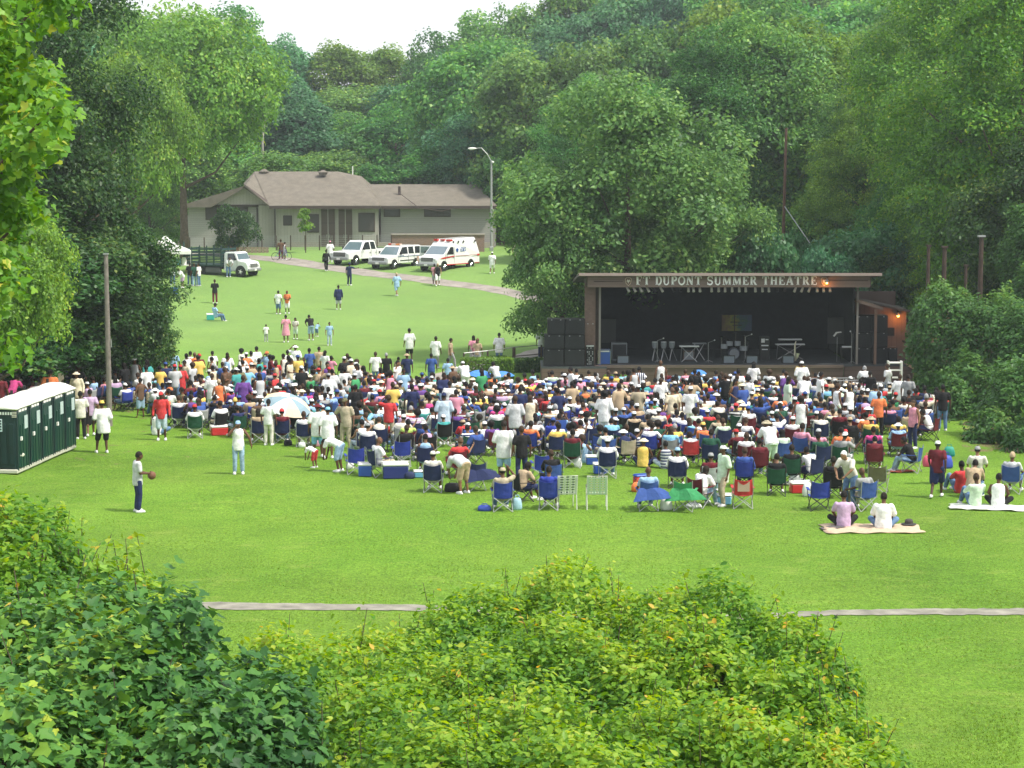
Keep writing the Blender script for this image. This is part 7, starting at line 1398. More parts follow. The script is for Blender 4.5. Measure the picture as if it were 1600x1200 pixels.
# ---- seated people and their chairs that stand out: (px, chair foot py, turn, chair colour, kind, pose or None, top, colour, head, hat colour, place)
SE = [
 (785, 798, 5, 'royal_blue', 'camp', 'sit_up', 'tee', 'khaki', 'cap', 'khaki', 'first chair of the front row'), (858, 796, -5, 'royal_blue', 'camp', 'sit', 'long', 'royal_blue', 'hair', None, 'in blue on the chair beside the plaid lawn chair'),
 (1012, 797, 8, 'blue', 'drape', 'sit', 'tee', 'light_blue', None, None, 'before the draped blue chair back'), (1070, 797, -12, 'green', 'drape', None, None, None, None, None, ''), (1094, 792, -35, 'maroon', 'camp', 'sit_lean', 'big_tee', 'white', 'long_hair', None, 'right of the draped green chair'),
 (1058, 762, 0, 'navy', 'dark', 'sit', 'big_tee', 'white', 'cap', 'light_blue', 'broad, in the navy chair behind the green one'), (1110, 772, 0, 'pale_grey', 'dark', 'sit', 'tee', 'maroon', 'cap', 'grey', 'behind the khaki clad man'), (1160, 793, 5, 'red', 'mesh_back', None, None, None, None, None, ''),
 (1163, 762, 0, 'royal_blue', 'dark', 'sit', 'long', 'blue', 'hair', None, 'behind the red mesh chair'), (1213, 774, 0, 'dark_green', 'dark', 'sit2', 'tee', 'black', 'hair', None, 'in the dark green chair in the second row'), (1185, 745, 10, 'maroon', 'dark', 'sit', 'tee', 'maroon', 'hair', None, 'left of the leaning white shirt'),
 (1279, 797, 10, 'royal_blue', 'dark', None, None, None, None, None, ''), (1302, 778, -5, 'black', 'dark', 'sit', 'tee', 'black', 'hair', None, 'black clad in the black chair in the front row'), (1268, 757, 40, 'navy', 'dark', 'sit_lean', 'tee', 'white', 'hair', None, 'leaning by the cooler stack'),
 (1349, 797, 35, 'blue', 'camp', 'sit_side', 'tee', 'grey', None, None, 'half hidden by the leaning older man'), (1372, 770, -8, 'olive', 'camp', None, None, None, None, None, ''), (1366, 738, 0, 'maroon', 'dark', 'sit_lean', 'tee', 'maroon', 'hair', None, 'hunched above the olive chair'), (1424, 738, 75, 'blue', 'camp', 'sit_lean', 'tee', 'black', 'hair', None, 'facing left, apart at the right of the crowd'),
 (1403, 706, 0, 'royal_blue', 'dark', 'sit', 'tee', 'yellow', 'hair', None, 'yellow shoulders in the blue chair at right'), (1452, 688, 70, 'maroon', 'dark', 'sit_lean', 'tank', 'white', 'hair', None, 'leaning left beside the vine thicket'), (1420, 692, 0, 'khaki', 'dark', 'sit', 'tee', 'tan', 'cap', 'off_white', 'tan back near the vine thicket'), (1360, 706, 0, 'dark_green', 'dark', 'sit2', 'tee', 'yellow', 'sun_hat', 'khaki', 'in a sun hat left of the blue chair'),
 (1581, 770, -10, 'blue', 'camp', 'sit', 'tee', 'pale_grey', 'hair', 'tan', 'blond head at the far right'), (1236, 757, 5, 'dark_green', 'dark', 'sit', 'tee', 'black', 'hair', None, 'behind the red cooler'), (1278, 728, 0, 'navy', 'camp', 'sit', 'tee', 'pink', 'cap', 'pale_grey', 'in the navy chair behind the cooler stack'), (1166, 735, -5, 'maroon', 'dark', 'sit', 'tee', 'white', 'hair', None, 'in the maroon chair with a pale mark'),
 (1103, 716, 8, 'blue', 'camp', 'sit_side', 'tee', 'orange', 'cap', 'yellow', 'orange shirt in a slate blue chair'), (1053, 713, 10, 'green', 'drape', None, None, None, None, None, ''), (1057, 694, 0, 'royal_blue', 'camp', 'sit', 'tee', 'white', 'hair', None, 'above the draped green chair'), (1014, 718, 0, 'royal_blue', 'dark', 'sit_talk', 'tee', 'white', 'hair', None, 'left of the draped green chair in the middle'), (949, 746, 0, 'navy', 'camp', 'sit', 'big_tee', 'white', 'cap', 'white', 'in the navy chair beside the blue coolers'), (895, 730, -5, 'dark_green', 'camp', 'sit', 'tee', 'maroon', 'hair', None, 'in the dark green chair with a pale label'), (864, 708, 0, 'royal_blue', 'camp', 'sit', 'tee', 'royal_blue', 'cap', 'blue', 'in the blue chair at centre'),
 (846, 752, 10, 'royal_blue', 'camp', None, None, None, None, None, ''), (861, 768, 15, 'blue', 'dark', 'sit2', 'tee', 'black', 'hair', None, 'in the second of the stacked blue chairs'), (814, 784, -50, 'black', 'dark', 'sit_lean', 'tee', 'tan', 'long_hair', None, 'braided, leaning between the two blue front chairs'), (677, 768, -5, 'navy', 'camp', 'sit', 'tee', 'off_white', 'cap', 'off_white', 'in the navy chair left of the bending figure'), (742, 766, 20, 'navy', 'drape', None, None, None, None, None, ''), (714, 745, 15, 'maroon', 'dark', 'sit_talk', 'dress', 'red', 'hair', 'brown', 'in a red dress above the bending figure'), (665, 738, 0, 'navy', 'dark', 'sit', 'tank', 'light_blue', 'hair', None, 'pale strapped top left of the red dress'), (592, 744, -60, 'navy', 'camp', 'sit2', 'tee', 'white', None, None, 'bald, side on in the navy chair'), (555, 740, 8, 'royal_blue', 'camp', None, None, None, None, None, ''), (575, 718, 0, 'navy', 'dark', 'sit', 'tee', 'white', 'cap', 'grey', 'in the chair behind the empty blue one'), (628, 728, 5, 'royal_blue', 'camp', None, None, None, None, None, ''), (638, 712, 0, 'maroon', 'dark', 'sit', 'tee', 'lime', 'hair', None, 'lime shirt left of centre'), (475, 697, 0, 'navy', 'camp', 'sit', 'tee', 'white', 'hair', None, 'in the right navy chair under the umbrella'), (441, 692, 0, 'navy', 'camp', 'sit', 'tee', 'maroon', 'cap', 'red', 'in the middle navy chair under the umbrella'), (404, 692, 5, 'navy', 'camp', 'sit', 'tee', 'tan', 'long_hair', None, 'in the left navy chair before the umbrella'), (305, 684, 0, 'dark_green', 'camp', 'sit', 'big_tee', 'white', 'cap', 'red', 'in the dark green chair by the red cooler'), (338, 668, -40, 'navy', 'dark', 'sit', 'tank', 'black', 'hair', None, 'black tank top above the red cooler'), (280, 668, 0, 'navy', 'camp', 'sit', 'tee', 'white', 'hair', None, 'right of the man in red'), (368, 672, 0, 'black', 'dark', 'sit', 'tank', 'black', 'hair', 'yellow', 'yellow head wrap behind the man in pale jeans'),
 (1192, 706, 0, 'red', 'dark', 'sit', 'tee', 'black', 'hair', None, 'in the bright red chair right of centre'), (1238, 706, 0, 'maroon', 'dark', 'sit', 'tee', 'white', 'cap', 'white', 'left of the tank top and pale jeans'),
 (1305, 640, 0, 'blue', 'camp', 'sit', 'tee', 'black', 'hair', None, 'near the barrier left end'),
]
for (px, py, turn, cc, kind, pose, top, tc, head, hc, pl) in SE:
    p = G(px, py); rz = R(turn)+math.atan2(-p.x, p.y); c = chair(p.x, p.y, p.z, rz, cc, kind, s=1.05)
    if pose: o = person(p.x, p.y, p.z, rz, pose, top, tc, 'jeans' if TURNJ.random() < .5 else 'shorts', TURNJ.choice(['denim', 'navy', 'khaki', 'black', 'light_denim']), head, hc, None, 1.02, place_=pl, group='people seated in folding chairs', chair=cc); CHAIRS[-1]['occ'] = ROSTER[-1]
# ---- sitting on the ground
GR = [(1318, 824, 5, 'ground', 'tee', 'lilac', 'jeans', 'black', 'hair', None, 'left one on the tan blanket at front right'), (1380, 827, 0, 'ground', 'big_tee', 'white', 'jeans', 'denim', 'hair', None, 'right one on the tan blanket at front right'), (1523, 792, 25, 'ground_knees', 'long', 'pale_green', 'jeans', 'denim', 'hair', None, 'in the ground group at far right'), (1559, 793, -5, 'ground', 'tank', 'white', 'jeans', 'black', 'hair', None, 'on the ground at far right'), (245, 680, -30, 'ground', 'tank', 'white', 'jeans', 'denim', 'hair', None, 'on the grass left of the man in red'), (140, 578, -40, 'ground_back', 'tee', 'light_blue', 'jeans', 'brown', 'hair', None, 'leaning back on the slope left of the pole'), (204, 560, -30, 'ground_back', 'big_tee', 'white', 'jeans', 'off_white', 'hair', None, 'leaning back under the dark tree right of the pole'), (196, 575, 20, 'ground', 'tee', 'pale_grey', 'jeans', 'denim', 'cap', 'white', 'low on the slope right of the pole'), (757, 702, 0, 'ground', 'big_tee', 'white', 'jeans', 'white', 'cap', 'white', 'on the ground left of the broad white shirt'), (338, 502, -60, 'sit', 'tee', 'light_blue', 'jeans', 'denim', 'cap', 'black', 'sitting on the teal cooler on the far lawn'), (1500, 770, 30, 'ground_knees', 'tee', 'red', 'jeans', 'denim', 'hair', None, 'half hidden behind the tan jacket'), (1520, 778, -10, 'sit_lean', 'jacket', 'tan', 'jeans', 'denim', 'hair', None, 'tan jacket in the group at far right'), (1526, 758, 0, 'sit', 'tee', 'off_white', 'jeans', 'black', 'cap', 'grey', 'with orange stripe in the group at far right'), (250, 540, 30, 'ground', 'tee', 'red', 'shorts', 'off_white', 'hair', None, 'on the slope beside the person in black'), (107, 566, 30, 'ground', 'tee', 'pink', 'jeans', 'navy', 'hair', None, 'sitting on the slope above the toilets')]
for (px, py, turn, pose, top, tc, bot, bc, head, hc, pl) in GR:
    p = G(px, py); person(p.x, p.y, p.z-(.0 if 'ground' in pose else .05), R(turn)+math.atan2(-p.x, p.y), pose, top, tc, bot, bc, head, hc, None, 1.04, place_=pl, group='people sitting on the grass')
lawn_chair(883, 794, .15, (.55, .60, .52), (.06, .10, .08), 'plaid webbed lawn chair beside the second blue chair'); lawn_chair(932, 794, 0, (.50, .62, .48), (.72, .70, .52), 'pale green webbed lawn chair, empty in the front row')
# ---- the rest of the audience, seated row by row; the nearest ones are individuals, the far ones one crowd
POLY = [(-40, 596), (40, 588), (120, 572), (215, 580), (300, 598), (430, 600), (560, 606), (700, 624), (850, 618), (930, 618), (1200, 618), (1300, 620), (1440, 642), (1476, 655), (1440, 700), (1400, 715), (1330, 742), (1230, 735), (1150, 728), (1000, 745), (900, 735), (850, 715), (770, 715), (740, 745), (650, 742), (600, 728), (520, 700), (400, 690), (280, 670), (215, 655), (185, 640), (60, 640), (-40, 640)]
def inside(x, y, P_=POLY):
    c = False; n = len(P_)
    for i in range(n):
        x1, y1 = P_[i]; x2, y2 = P_[(i+1) % n]
        if (y1 > y) != (y2 > y) and x < (x2-x1)*(y-y1)/(y2-y1)+x1: c = not c
    return c
rc = random.Random(99); seats = []
taken = [(r['x'], r['y']) for r in ROSTER]+[(c['x'], c['y']) for c in CHAIRS]+[(G(px, py).x, G(px, py).y) for px, py in ((618, 747), (452, 662), (883, 794), (932, 794), (1249, 770), (938, 740))]
Y = 63.0
while Y < 97.5:
    x = -30+rc.uniform(0, .8)
    while x < 24:
        xx, yy = x+rc.uniform(-.12, .12), Y+rc.uniform(-.3, .3); px, py = proj(xx, yy, G0(xx, yy))
        if inside(px, py) and all((xx-a)**2+((yy-b_)*.8)**2 >.56**2 for a, b_ in taken) and rc.random() < (.86 if yy > 72 else .64)+.22*math.sin(xx*1.1+yy*.5)*math.sin(yy*.8+xx*.3)-(.35*rc.random() if yy > 93 else 0): seats.append((xx, yy, px, py)); taken.append((xx, yy))
        x += rc.uniform(.60, .84)
    Y += 1.0
seats.sort(key=lambda s: s[1])
TC = ['white']*23+['off_white']*7+['pale_grey']*6+['grey']*3+['black']*10+['navy']*8+['blue']*7+['light_blue']*8+['sky_blue']*3+['red']*4+['maroon']*5+['orange']*3+['yellow']*4+['green']*2+['teal']*3+['dark_green']*3+['pale_green']*2+['pink']*5+['magenta']*2+['lilac']*2+['purple']*2+['tan']*6+['cream']*4+['khaki']*2+['brown']*4+['olive']*2
CC = ['navy']*22+['royal_blue']*11+['blue']*10+['dark_green']*16+['maroon']*7+['black']*16+['green']*2+['red']*3+['grey']*3+['grey']*3+['teal']*2+['khaki']*2
HD = [('hair', None)]*48+[('afro', None)]*7+[('long_hair', None)]*10+[('cap', 'white')]*10+[('cap', 'black')]*3+[('cap', 'blue')]*3+[('cap', 'red')]*3+[('cap_back', 'white')]*2+[('sun_hat', 'cream')]*3+[('sun_hat', 'white')]*3+[('sun_hat', 'tan')]*1+[('hair', 'grey')]*4+[('cap', 'tan')]*2
PS = ['sit']*8+['sit2']*5+['sit_lean']*3+['sit_talk']*2+['sit_side']*3+['sit_up']
def pick(px, py):
    d = dict(pose=rc.choice(PS), top=rc.choice(['tee']*9+['big_tee']*3+['tank']*3+['long']*2+['dress']), tc=rc.choice(TC), bot=rc.choice(['jeans', 'shorts', 'shorts', 'trousers']), bc=rc.choice(['denim', 'navy', 'khaki', 'black', 'light_denim', 'white', 'pale_denim']), cc=rc.choice(CC)); d['head'], d['hc'] = rc.choice(HD)
    u = rc.random(); d['stand'] = u < (.34 if px < 560 and py < 640 else .07); d['chair'] = not d['stand'] and rc.random() < .92
    if d['stand']: d['pose'] = rc.choice(['stand', 'stand2', 'hip', 'phone', 'crossed', 'hold', 'walk'])
    elif not d['chair']: d['pose'] = rc.choice(['ground', 'ground_knees', 'ground_back'])
    return d
NIND = 298-len(ROSTER); far = []
for i, (x, y, px, py) in enumerate(seats):
    d = pick(px, py); sz = rc.uniform(.93, 1.06); rz = math.atan2(-(x-10.5), 100.5-y)*.8+R(rc.gauss(0, 17))+(R(rc.uniform(0, 360)) if d['stand'] and rc.random() < .4 else 0)
    if i < NIND:
        c_ = None
        if d['chair']: c_ = chair(x, y, G0(x, y), rz, d['cc'], rc.choice(['camp', 'dark', 'dark']), s=1.04)
        person(x, y, G0(x, y), rz, d['pose'], d['top'], d['tc'], d['bot'], d['bc'], d['head'], d['hc'], None, sz, place_=None, group='people seated in folding chairs' if d['chair'] else 'people standing in the audience' if d['stand'] else 'people sitting on the grass', chair=d['cc'] if c_ else None, detail=0, pat=(i*7 % 9 == 0))
        if c_: CHAIRS[-1]['occ'] = ROSTER[-1]
    else: far.append((x, y, rz, sz, d))
# the crowd beyond, as one mass
def mass():
    arr = {}
    def get(me):
        if me.name in arr: return arr[me.name]
        v = np.empty(len(me.vertices)*3, np.float32); me.vertices.foreach_get('co', v); me.calc_loop_triangles(); t = np.empty(len(me.loop_triangles)*3, np.int32); me.loop_triangles.foreach_get('vertices', t)
        arr[me.name] = (v.reshape(-1, 3), t.reshape(-1, 3)); return arr[me.name]
    def collect(items, name, label, mm):
        VV, TT, CCs, off = [], [], [], 0
        for me, x, y, z, rz, s, col in items:
            v, t = get(me); ca, sa = math.cos(rz), math.sin(rz); w = v*s; w = np.stack([w[:, 0]*ca-w[:, 1]*sa+x, w[:, 0]*sa+w[:, 1]*ca+y, w[:, 2]+z], 1)
            VV.append(w); TT.append(t+off); CCs.append(np.tile(np.array([*col, 1], np.float32), (len(v), 1))); off += len(v)
        v = np.concatenate(VV); t = np.concatenate(TT).reshape(-1).astype(np.int32); c = np.concatenate(CCs)
        me = bpy.data.meshes.new(name); me.vertices.add(len(v)); me.vertices.foreach_set('co', v.reshape(-1)); me.loops.add(len(t)); me.loops.foreach_set('vertex_index', t); nf = len(t)//3
        me.polygons.add(nf); me.polygons.foreach_set('loop_start', np.arange(nf, dtype=np.int32)*3); me.update(calc_edges=True); me.polygons.foreach_set('use_smooth', [True]*nf)
        a = me.attributes.new('tint', 'FLOAT_COLOR', 'POINT'); a.data.foreach_set('color', c.reshape(-1)); me.materials.append(mm); o = link(name, me); tag(o, label, None, None, 'stuff'); return o
    m = mat('crowd_mix', (1, 1, 1), .8, spec=.2); n = m.node_tree; at = n.nodes.new('ShaderNodeAttribute'); at.attribute_name = 'tint'; n.links.new(at.outputs['Color'], n.nodes['Principled BSDF'].inputs['Base Color'])
    I, J = [], []
    for x, y, rz, sz, d in far:
        z = G0(x, y); q = d['pose']; sk = rc.choice(SKINS)
        I.append((part(q, 'body', 1), x, y, z, rz, sz, sk)); I.append((part(q, d['top'], 1), x, y, z, rz, sz, COL[d['tc']]))
        if d['top'] != 'dress': I.append((part(q, d['bot'], 1), x, y, z, rz, sz, COL[d['bc']]))
        if d['head'] in ('cap', 'sun_hat', 'cap_back'): I.append((part(q, 'hair'), x, y, z, rz, sz, HAIRC[0])); I.append((part(q, d['head']), x, y, z, rz, sz, COL[d['hc']]))
        else: I.append((part(q, d['head']), x, y, z, rz, sz, COL[d['hc']] if d['hc'] else rc.choice(HAIRC)))
        if d['chair']:
            for nm, me in chair_parts('dark').items(): J.append((me, x, y, z, rz, 1.04, COL[d['cc']] if nm in ('backrest', 'seat', 'armrest', 'armrest2') else (.05, .05, .055)))
    if I: collect(I, 'crowd', 'seated crowd filling the far half of the audience before the stage', m)
    if J: collect(J, 'crowd_chairs', 'folding chairs under the far half of the audience', m)
mass()
print('people', len(ROSTER), 'chairs', len(CHAIRS), 'far', len(far))
# ------------------------------------------------------------------ labels that single out every person and chair
PW = dict(stand='standing', stand2='standing', phone='standing', both_up='standing', hold='standing', crossed='standing', hip='standing', walk='walking', point='standing', wave='standing', bend='bending', lean='leaning', head_hand='standing')
def pose_word(p): return PW.get(p, 'sitting' if 'ground' in p else 'seated')
def head_word(r):
    if r['head'] in ('cap', 'cap_back'): return cword(r['hc'])+' cap'
    if r['head'] == 'sun_hat': return cword(r['hc'])+' sun hat'
    if r['head'] == 'afro': return 'full hair'
    if r['head'] == 'long_hair': return 'long hair'
    return ''
def topw(r): return 'striped shirt' if r['tc'] == 'stripes' else ('striped ' if r.get('pat') else '')+cword(r['tc'])+' '+TOPW[r['top']]
def area(x, y):
    px, py = proj(x, y, G0(x, y)); h = 'far left' if px < 300 else 'left' if px < 520 else 'left centre' if px < 720 else 'centre' if px < 960 else 'right centre' if px < 1180 else 'right' if px < 1340 else 'far right'
    return h
LM = [((452, 662), 'the big umbrella'), ((171, 640), 'the wooden pole'), ((618, 747), 'the big navy cooler'), ((932, 794), 'the green lawn chair'), ((1160, 793), 'the red mesh chair'), ((722, 771), 'the bending figure'), ((1250, 696), 'the tank top and pale jeans'), ((608, 694), 'the standing red shirt'), ((787, 752), 'the broad white shirt'), ((944, 690), 'the standing centre figure'), ((1372, 684), 'the orange shirt'), ((1070, 797), 'the draped green chair'), ((381, 658), 'the purple shirt'), ((1279, 797), 'the front right blue chair'), ((1133, 650), 'the standing black outfit'), ((949, 746), 'the navy chair by the blue coolers'), ((498, 714), 'the matching pair'), ((1452, 688), 'the vine thicket'), ((808, 640), 'the orange parasol'), ((1352, 690), 'the red parasol')]
LMW = [(G(*p), n) for p, n in LM]
def near_lm(x, y):
    p, n = min(LMW, key=lambda q: (q[0].x-x)**2+(q[0].y-y)**2); dx, dy = x-p.x, y-p.y
    return ('right of ' if dx > 0 else 'left of ')+n if abs(dx) > abs(dy) else ('behind ' if dy > 0 else 'before ')+n
def nb(r, side):
    best = None
    for q in ROSTER:
        if q is r: continue
        dx, dy = (q['x']-r['x'])*side, abs(q['y']-r['y'])
        if 0 < dx < 3 and dy < 1.4 and (best is None or dx+dy*.7 < best[0]): best = (dx+dy*.7, q)
    return best[1] if best else None
def cands(r):
    w = r['scale_w'] if 'scale_w' in r else 'person'; hw = head_word(r); b = pose_word(r['pose'])+' person in '+topw(r)
    b1 = b+(' and '+hw if hw else ''); ch = ' on '+cword(r['chair'])+' chair' if r['chair'] else ''
    lm = near_lm(r['x'], r['y']); L = [b1+ch+' '+lm, b1+' '+lm]; n1, n2 = nb(r, -1), nb(r, 1)
    if n1 and n2: L.append(b1+', between '+cword(n1['tc'])+' and '+cword(n2['tc'])+' shirts '+lm)
    if n1: L.append(b1+ch+', right of '+cword(n1['tc'])+' shirt')
    if n2: L.append(b1+ch+', left of '+cword(n2['tc'])+' shirt')
    if n1 and n2: L.append(b1+', between '+cword(n1['tc'])+' and '+cword(n2['tc'])+' shirts, '+area(r['x'], r['y']))
    L.append(b1+ch+', '+area(r['x'], r['y'])+(', front rows' if r['y'] < 70 else ', middle rows' if r['y'] < 78 else ', back rows'))
    if n1: L.append(b1+', right of '+cword(n1['tc'])+' shirt, '+lm)
    if n2: L.append(b1+', left of '+cword(n2['tc'])+' shirt, '+lm)
    return [l for l in L if len(l.replace(',', ' ').replace('-', ' ').split()) <= 16]
auto = [r for r in ROSTER if not r['place']]
seen = set()
for r in ROSTER:
    if r['place']:
        hw = head_word(r); p = r['place']; o = ['child' if False else 'person', topw(r)]
        l = pose_word(r['pose'])+' person in '+topw(r)+(' and '+hw if hw and len((p+hw).split()) < 10 and 'hat' not in p and 'cap' not in p else '')+', '+p
        w = l.split()
        if len(l.replace('-', ' ').split()) > 16: l = 'person in '+topw(r)+', '+p
        while len(l.replace('-', ' ').split()) > 16: l = ' '.join(l.split()[:-1])
        if l in seen: l = l+', '+cword(r['bc'] or 'plain')+' '+(r['bot'] or 'skirt')
        if l in seen: l = l+' again'
        seen.add(l); r['o']['label'] = l; r['lab'] = l
C_ = {id(r): cands(r) for r in auto}; cnt = {}
for r in auto:
    for l in set(C_[id(r)]): cnt[l] = cnt.get(l, 0)+1
left = []
for r in auto:
    l = next((l for l in C_[id(r)] if cnt[l] == 1 and l not in seen), None)
    if l is None: left.append(r); continue
    seen.add(l); r['lab'] = l; r['o']['label'] = l
for i, r in enumerate(left):
    b = pose_word(r['pose'])+' person in '+topw(r)+', '+near_lm(r['x'], r['y']); k = cword(r['bc'] or '')+' '+(r['bot'] or '')
    for l in (b+', '+k, b+', '+k+', '+area(r['x'], r['y']), b+', nearer one', b+', farther one', b+', third one', b+', fourth one', pose_word(r['pose'])+' person in '+cword(r['tc'])+', '+near_lm(r['x'], r['y'])+', '+k, cword(r['tc'])+' top, '+k+', '+near_lm(r['x'], r['y']), cword(r['tc'])+' top, '+k+', '+area(r['x'], r['y'])):
        if l not in seen and len(l.replace('-', ' ').split()) <= 16: break
    seen.add(l); r['lab'] = l; r['o']['label'] = l
cs = {}
for c in CHAIRS:
    kind = {'drape': ' with a loose draped back flap', 'mesh_back': ' with tan mesh back'}.get(c['kind'], '')
    col = cword(c['col']); px, py = proj(c['x'], c['y'], G0(c['x'], c['y'])); r = c['occ']
    L = []
    if r:
        t = topw(r); hw = head_word(r); L = [col+' folding chair under the '+t+' '+near_lm(c['x'], c['y']), col+' folding chair'+kind+' under the '+t+(' and '+hw if hw else '')+', '+area(c['x'], c['y'])]
        tail = r['lab'].replace('seated person in ', '').replace('person in ', '').replace(' on '+col+' chair', '')
        L += [col+' folding chair of '+tail]
    else: L = ['empty '+col+' folding chair'+kind+' '+near_lm(c['x'], c['y']), 'vacant '+col+' folding chair '+near_lm(c['x'], c['y'])]
    c['L'] = [l for l in L if len(l.replace('-', ' ').split()) <= 16] or [L[0]]
    for l in set(c['L']): cs[l] = cs.get(l, 0)+1
for c in CHAIRS:
    l = next((l for l in c['L'] if cs[l] == 1 and l not in seen), None)
    if l is None:
        for suf in ('', ', '+area(c['x'], c['y']), ', nearer one', ', farther one', ', third one', ', fourth one', ', fifth one'):
            l = c['L'][0]+suf
            if l not in seen and len(l.replace('-', ' ').split()) <= 16: break
    seen.add(l); c['o']['label'] = l
# ------------------------------------------------------------------ small things
def ball():
    r = ROSTER[0]['o']; m = r.matrix_basis; p = Matrix.Translation(r.location) @ Matrix.Rotation(r.rotation_euler[2], 4, 'Z') @ V((.04, .40, 1.02)); o = MB().ell(p, (.12, .12, .12), 16, 10).build('basketball', mat('ball_brown', (.16, .07, .04), .7, bump=.3, nscale=60), None, True); tag(o, 'brown ball held by the lone person on the open grass', 'ball')
ball()
def blanket(px, py, w, d, rz, m, label, seed=1):
    p = G(px, py); rg = np.random.default_rng(seed); n = 14; vs = []; X_ = np.linspace(-w/2, w/2, n); Y_ = np.linspace(-d/2, d/2, n)
    ca, sa = math.cos(rz), math.sin(rz)
    for y in Y_:
        for x in X_:
            q = (x+.06*math.sin(y*5)+rg.normal()*.01, y+.05*math.sin(x*6)); gx, gy = p.x+q[0]*ca-q[1]*sa, p.y+q[0]*sa+q[1]*ca
            vs.append((gx-p.x, gy-p.y, G0(gx, gy)-p.z+.03+.015*math.sin(x*9+y*7)+abs(rg.normal()*.008)))
    b = MB(); b.add(vs, [(i*n+j, i*n+j+1, (i+1)*n+j+1, (i+1)*n+j) for i in range(n-1) for j in range(n-1)]); o = b.build('blanket', m, None, True); o.location = p; s = o.modifiers.new('t', 'SOLIDIFY'); s.thickness = .012; tag(o, label, 'blanket')
blanket(1362, 827, 2.6, 1.3, .05, mat('blanket_tan', (.50, .38, .27), .9, noise=.15), 'tan blanket under the two people sitting at front right'); blanket(1300, 826, .7, .4, .3, mat('blanket_dark', (.10, .09, .09), .9), 'dark cloth spread left of the tan blanket', 2)
blanket(1545, 795, 2.2, .9, -.1, mat('blanket_white', (.68, .72, .62), .9), 'pale sheet under the ground group at far right', 3); blanket(742, 696, 1.7, .8, 0, mat('blanket_cream', (.6, .52, .42), .9), 'cream cloth on the grass right of the red dress', 4); blanket(1240, 757, 1.2, .6, 0, mat('blanket_pale', (.55, .6, .45), .9), 'pale mat behind the red cooler', 5); blanket(1410, 738, .8, .4, 0, mat('cloth_rust', (.35, .08, .05), .9), 'rust red cloth on the grass before the person facing left', 6)
def hat(px, py, label, c, c2, cat='hat'):
    p = G(px, py); t = empty('straw_hat', p+V((0, 0, .05)), 0, label, cat); MB().lathe((0, 0, 0), [(.20, 0), (.20, .01), (.11, .02)], 18).build('brim', mat('hat_brim', c, .9), t); MB().lathe((0, 0, .015), [(.11, 0), (.11, .08), (.08, .12), (.02, .125)], 16).build('crown_top', mat('hat_crown', c2, .9), t)
hat(1420, 822, 'dark brimmed hat resting on the right end of the tan blanket', (.05, .05, .05), (.06, .055, .05))
def bag(px, py, w, d, h, m, label, rz=0, name='bag', z=0):
    p = G(px, py); t = empty(name, p+V((0, 0, z)), rz, label, 'bag'); b = MB(); n = 12; vs = []
    for i, (zz, k) in enumerate(((0, .92), (.15, 1.04), (.45, 1.08), (.75, .95), (.95, .72), (1, .4))):
        for j in range(n): a = 2*math.pi*j/n; c_ = math.copysign(abs(math.cos(a))**.6, math.cos(a)); s_ = math.copysign(abs(math.sin(a))**.6, math.sin(a)); wob = 1+.07*math.sin(j*2.3+i*1.7); vs.append((c_*w/2*k*wob, s_*d/2*k*wob, zz*h))
    b.add(vs, [(i*n+j, i*n+(j+1) % n, (i+1)*n+(j+1) % n, (i+1)*n+j) for i in range(5) for j in range(n)]+[tuple(range(n-1, -1, -1)), tuple(5*n+j for j in range(n))]); b.build('sack', m, t, True)
    MB().tube([(-w*.22, 0, h*.93), (-w*.18, 0, h*1.22), (w*.18, 0, h*1.22), (w*.22, 0, h*.93)], .012, 5).build('handle', m, t)
wb = mat('bag_white', (.75, .77, .78), .6); nb_ = mat('bag_navy', (.02, .03, .09), .8); bb = mat('bag_blue', (.04, .08, .42), .6); kb = mat('bag_black', (.015, .015, .018), .8); lb_ = mat('bag_light_blue', (.35, .55, .68), .6); yb = mat('bag_yellow_green', (.5, .62, .1), .7); pb_ = mat('bag_pink', (.68, .35, .45), .7); ob = mat('bag_orange', (.75, .2, .05), .6)
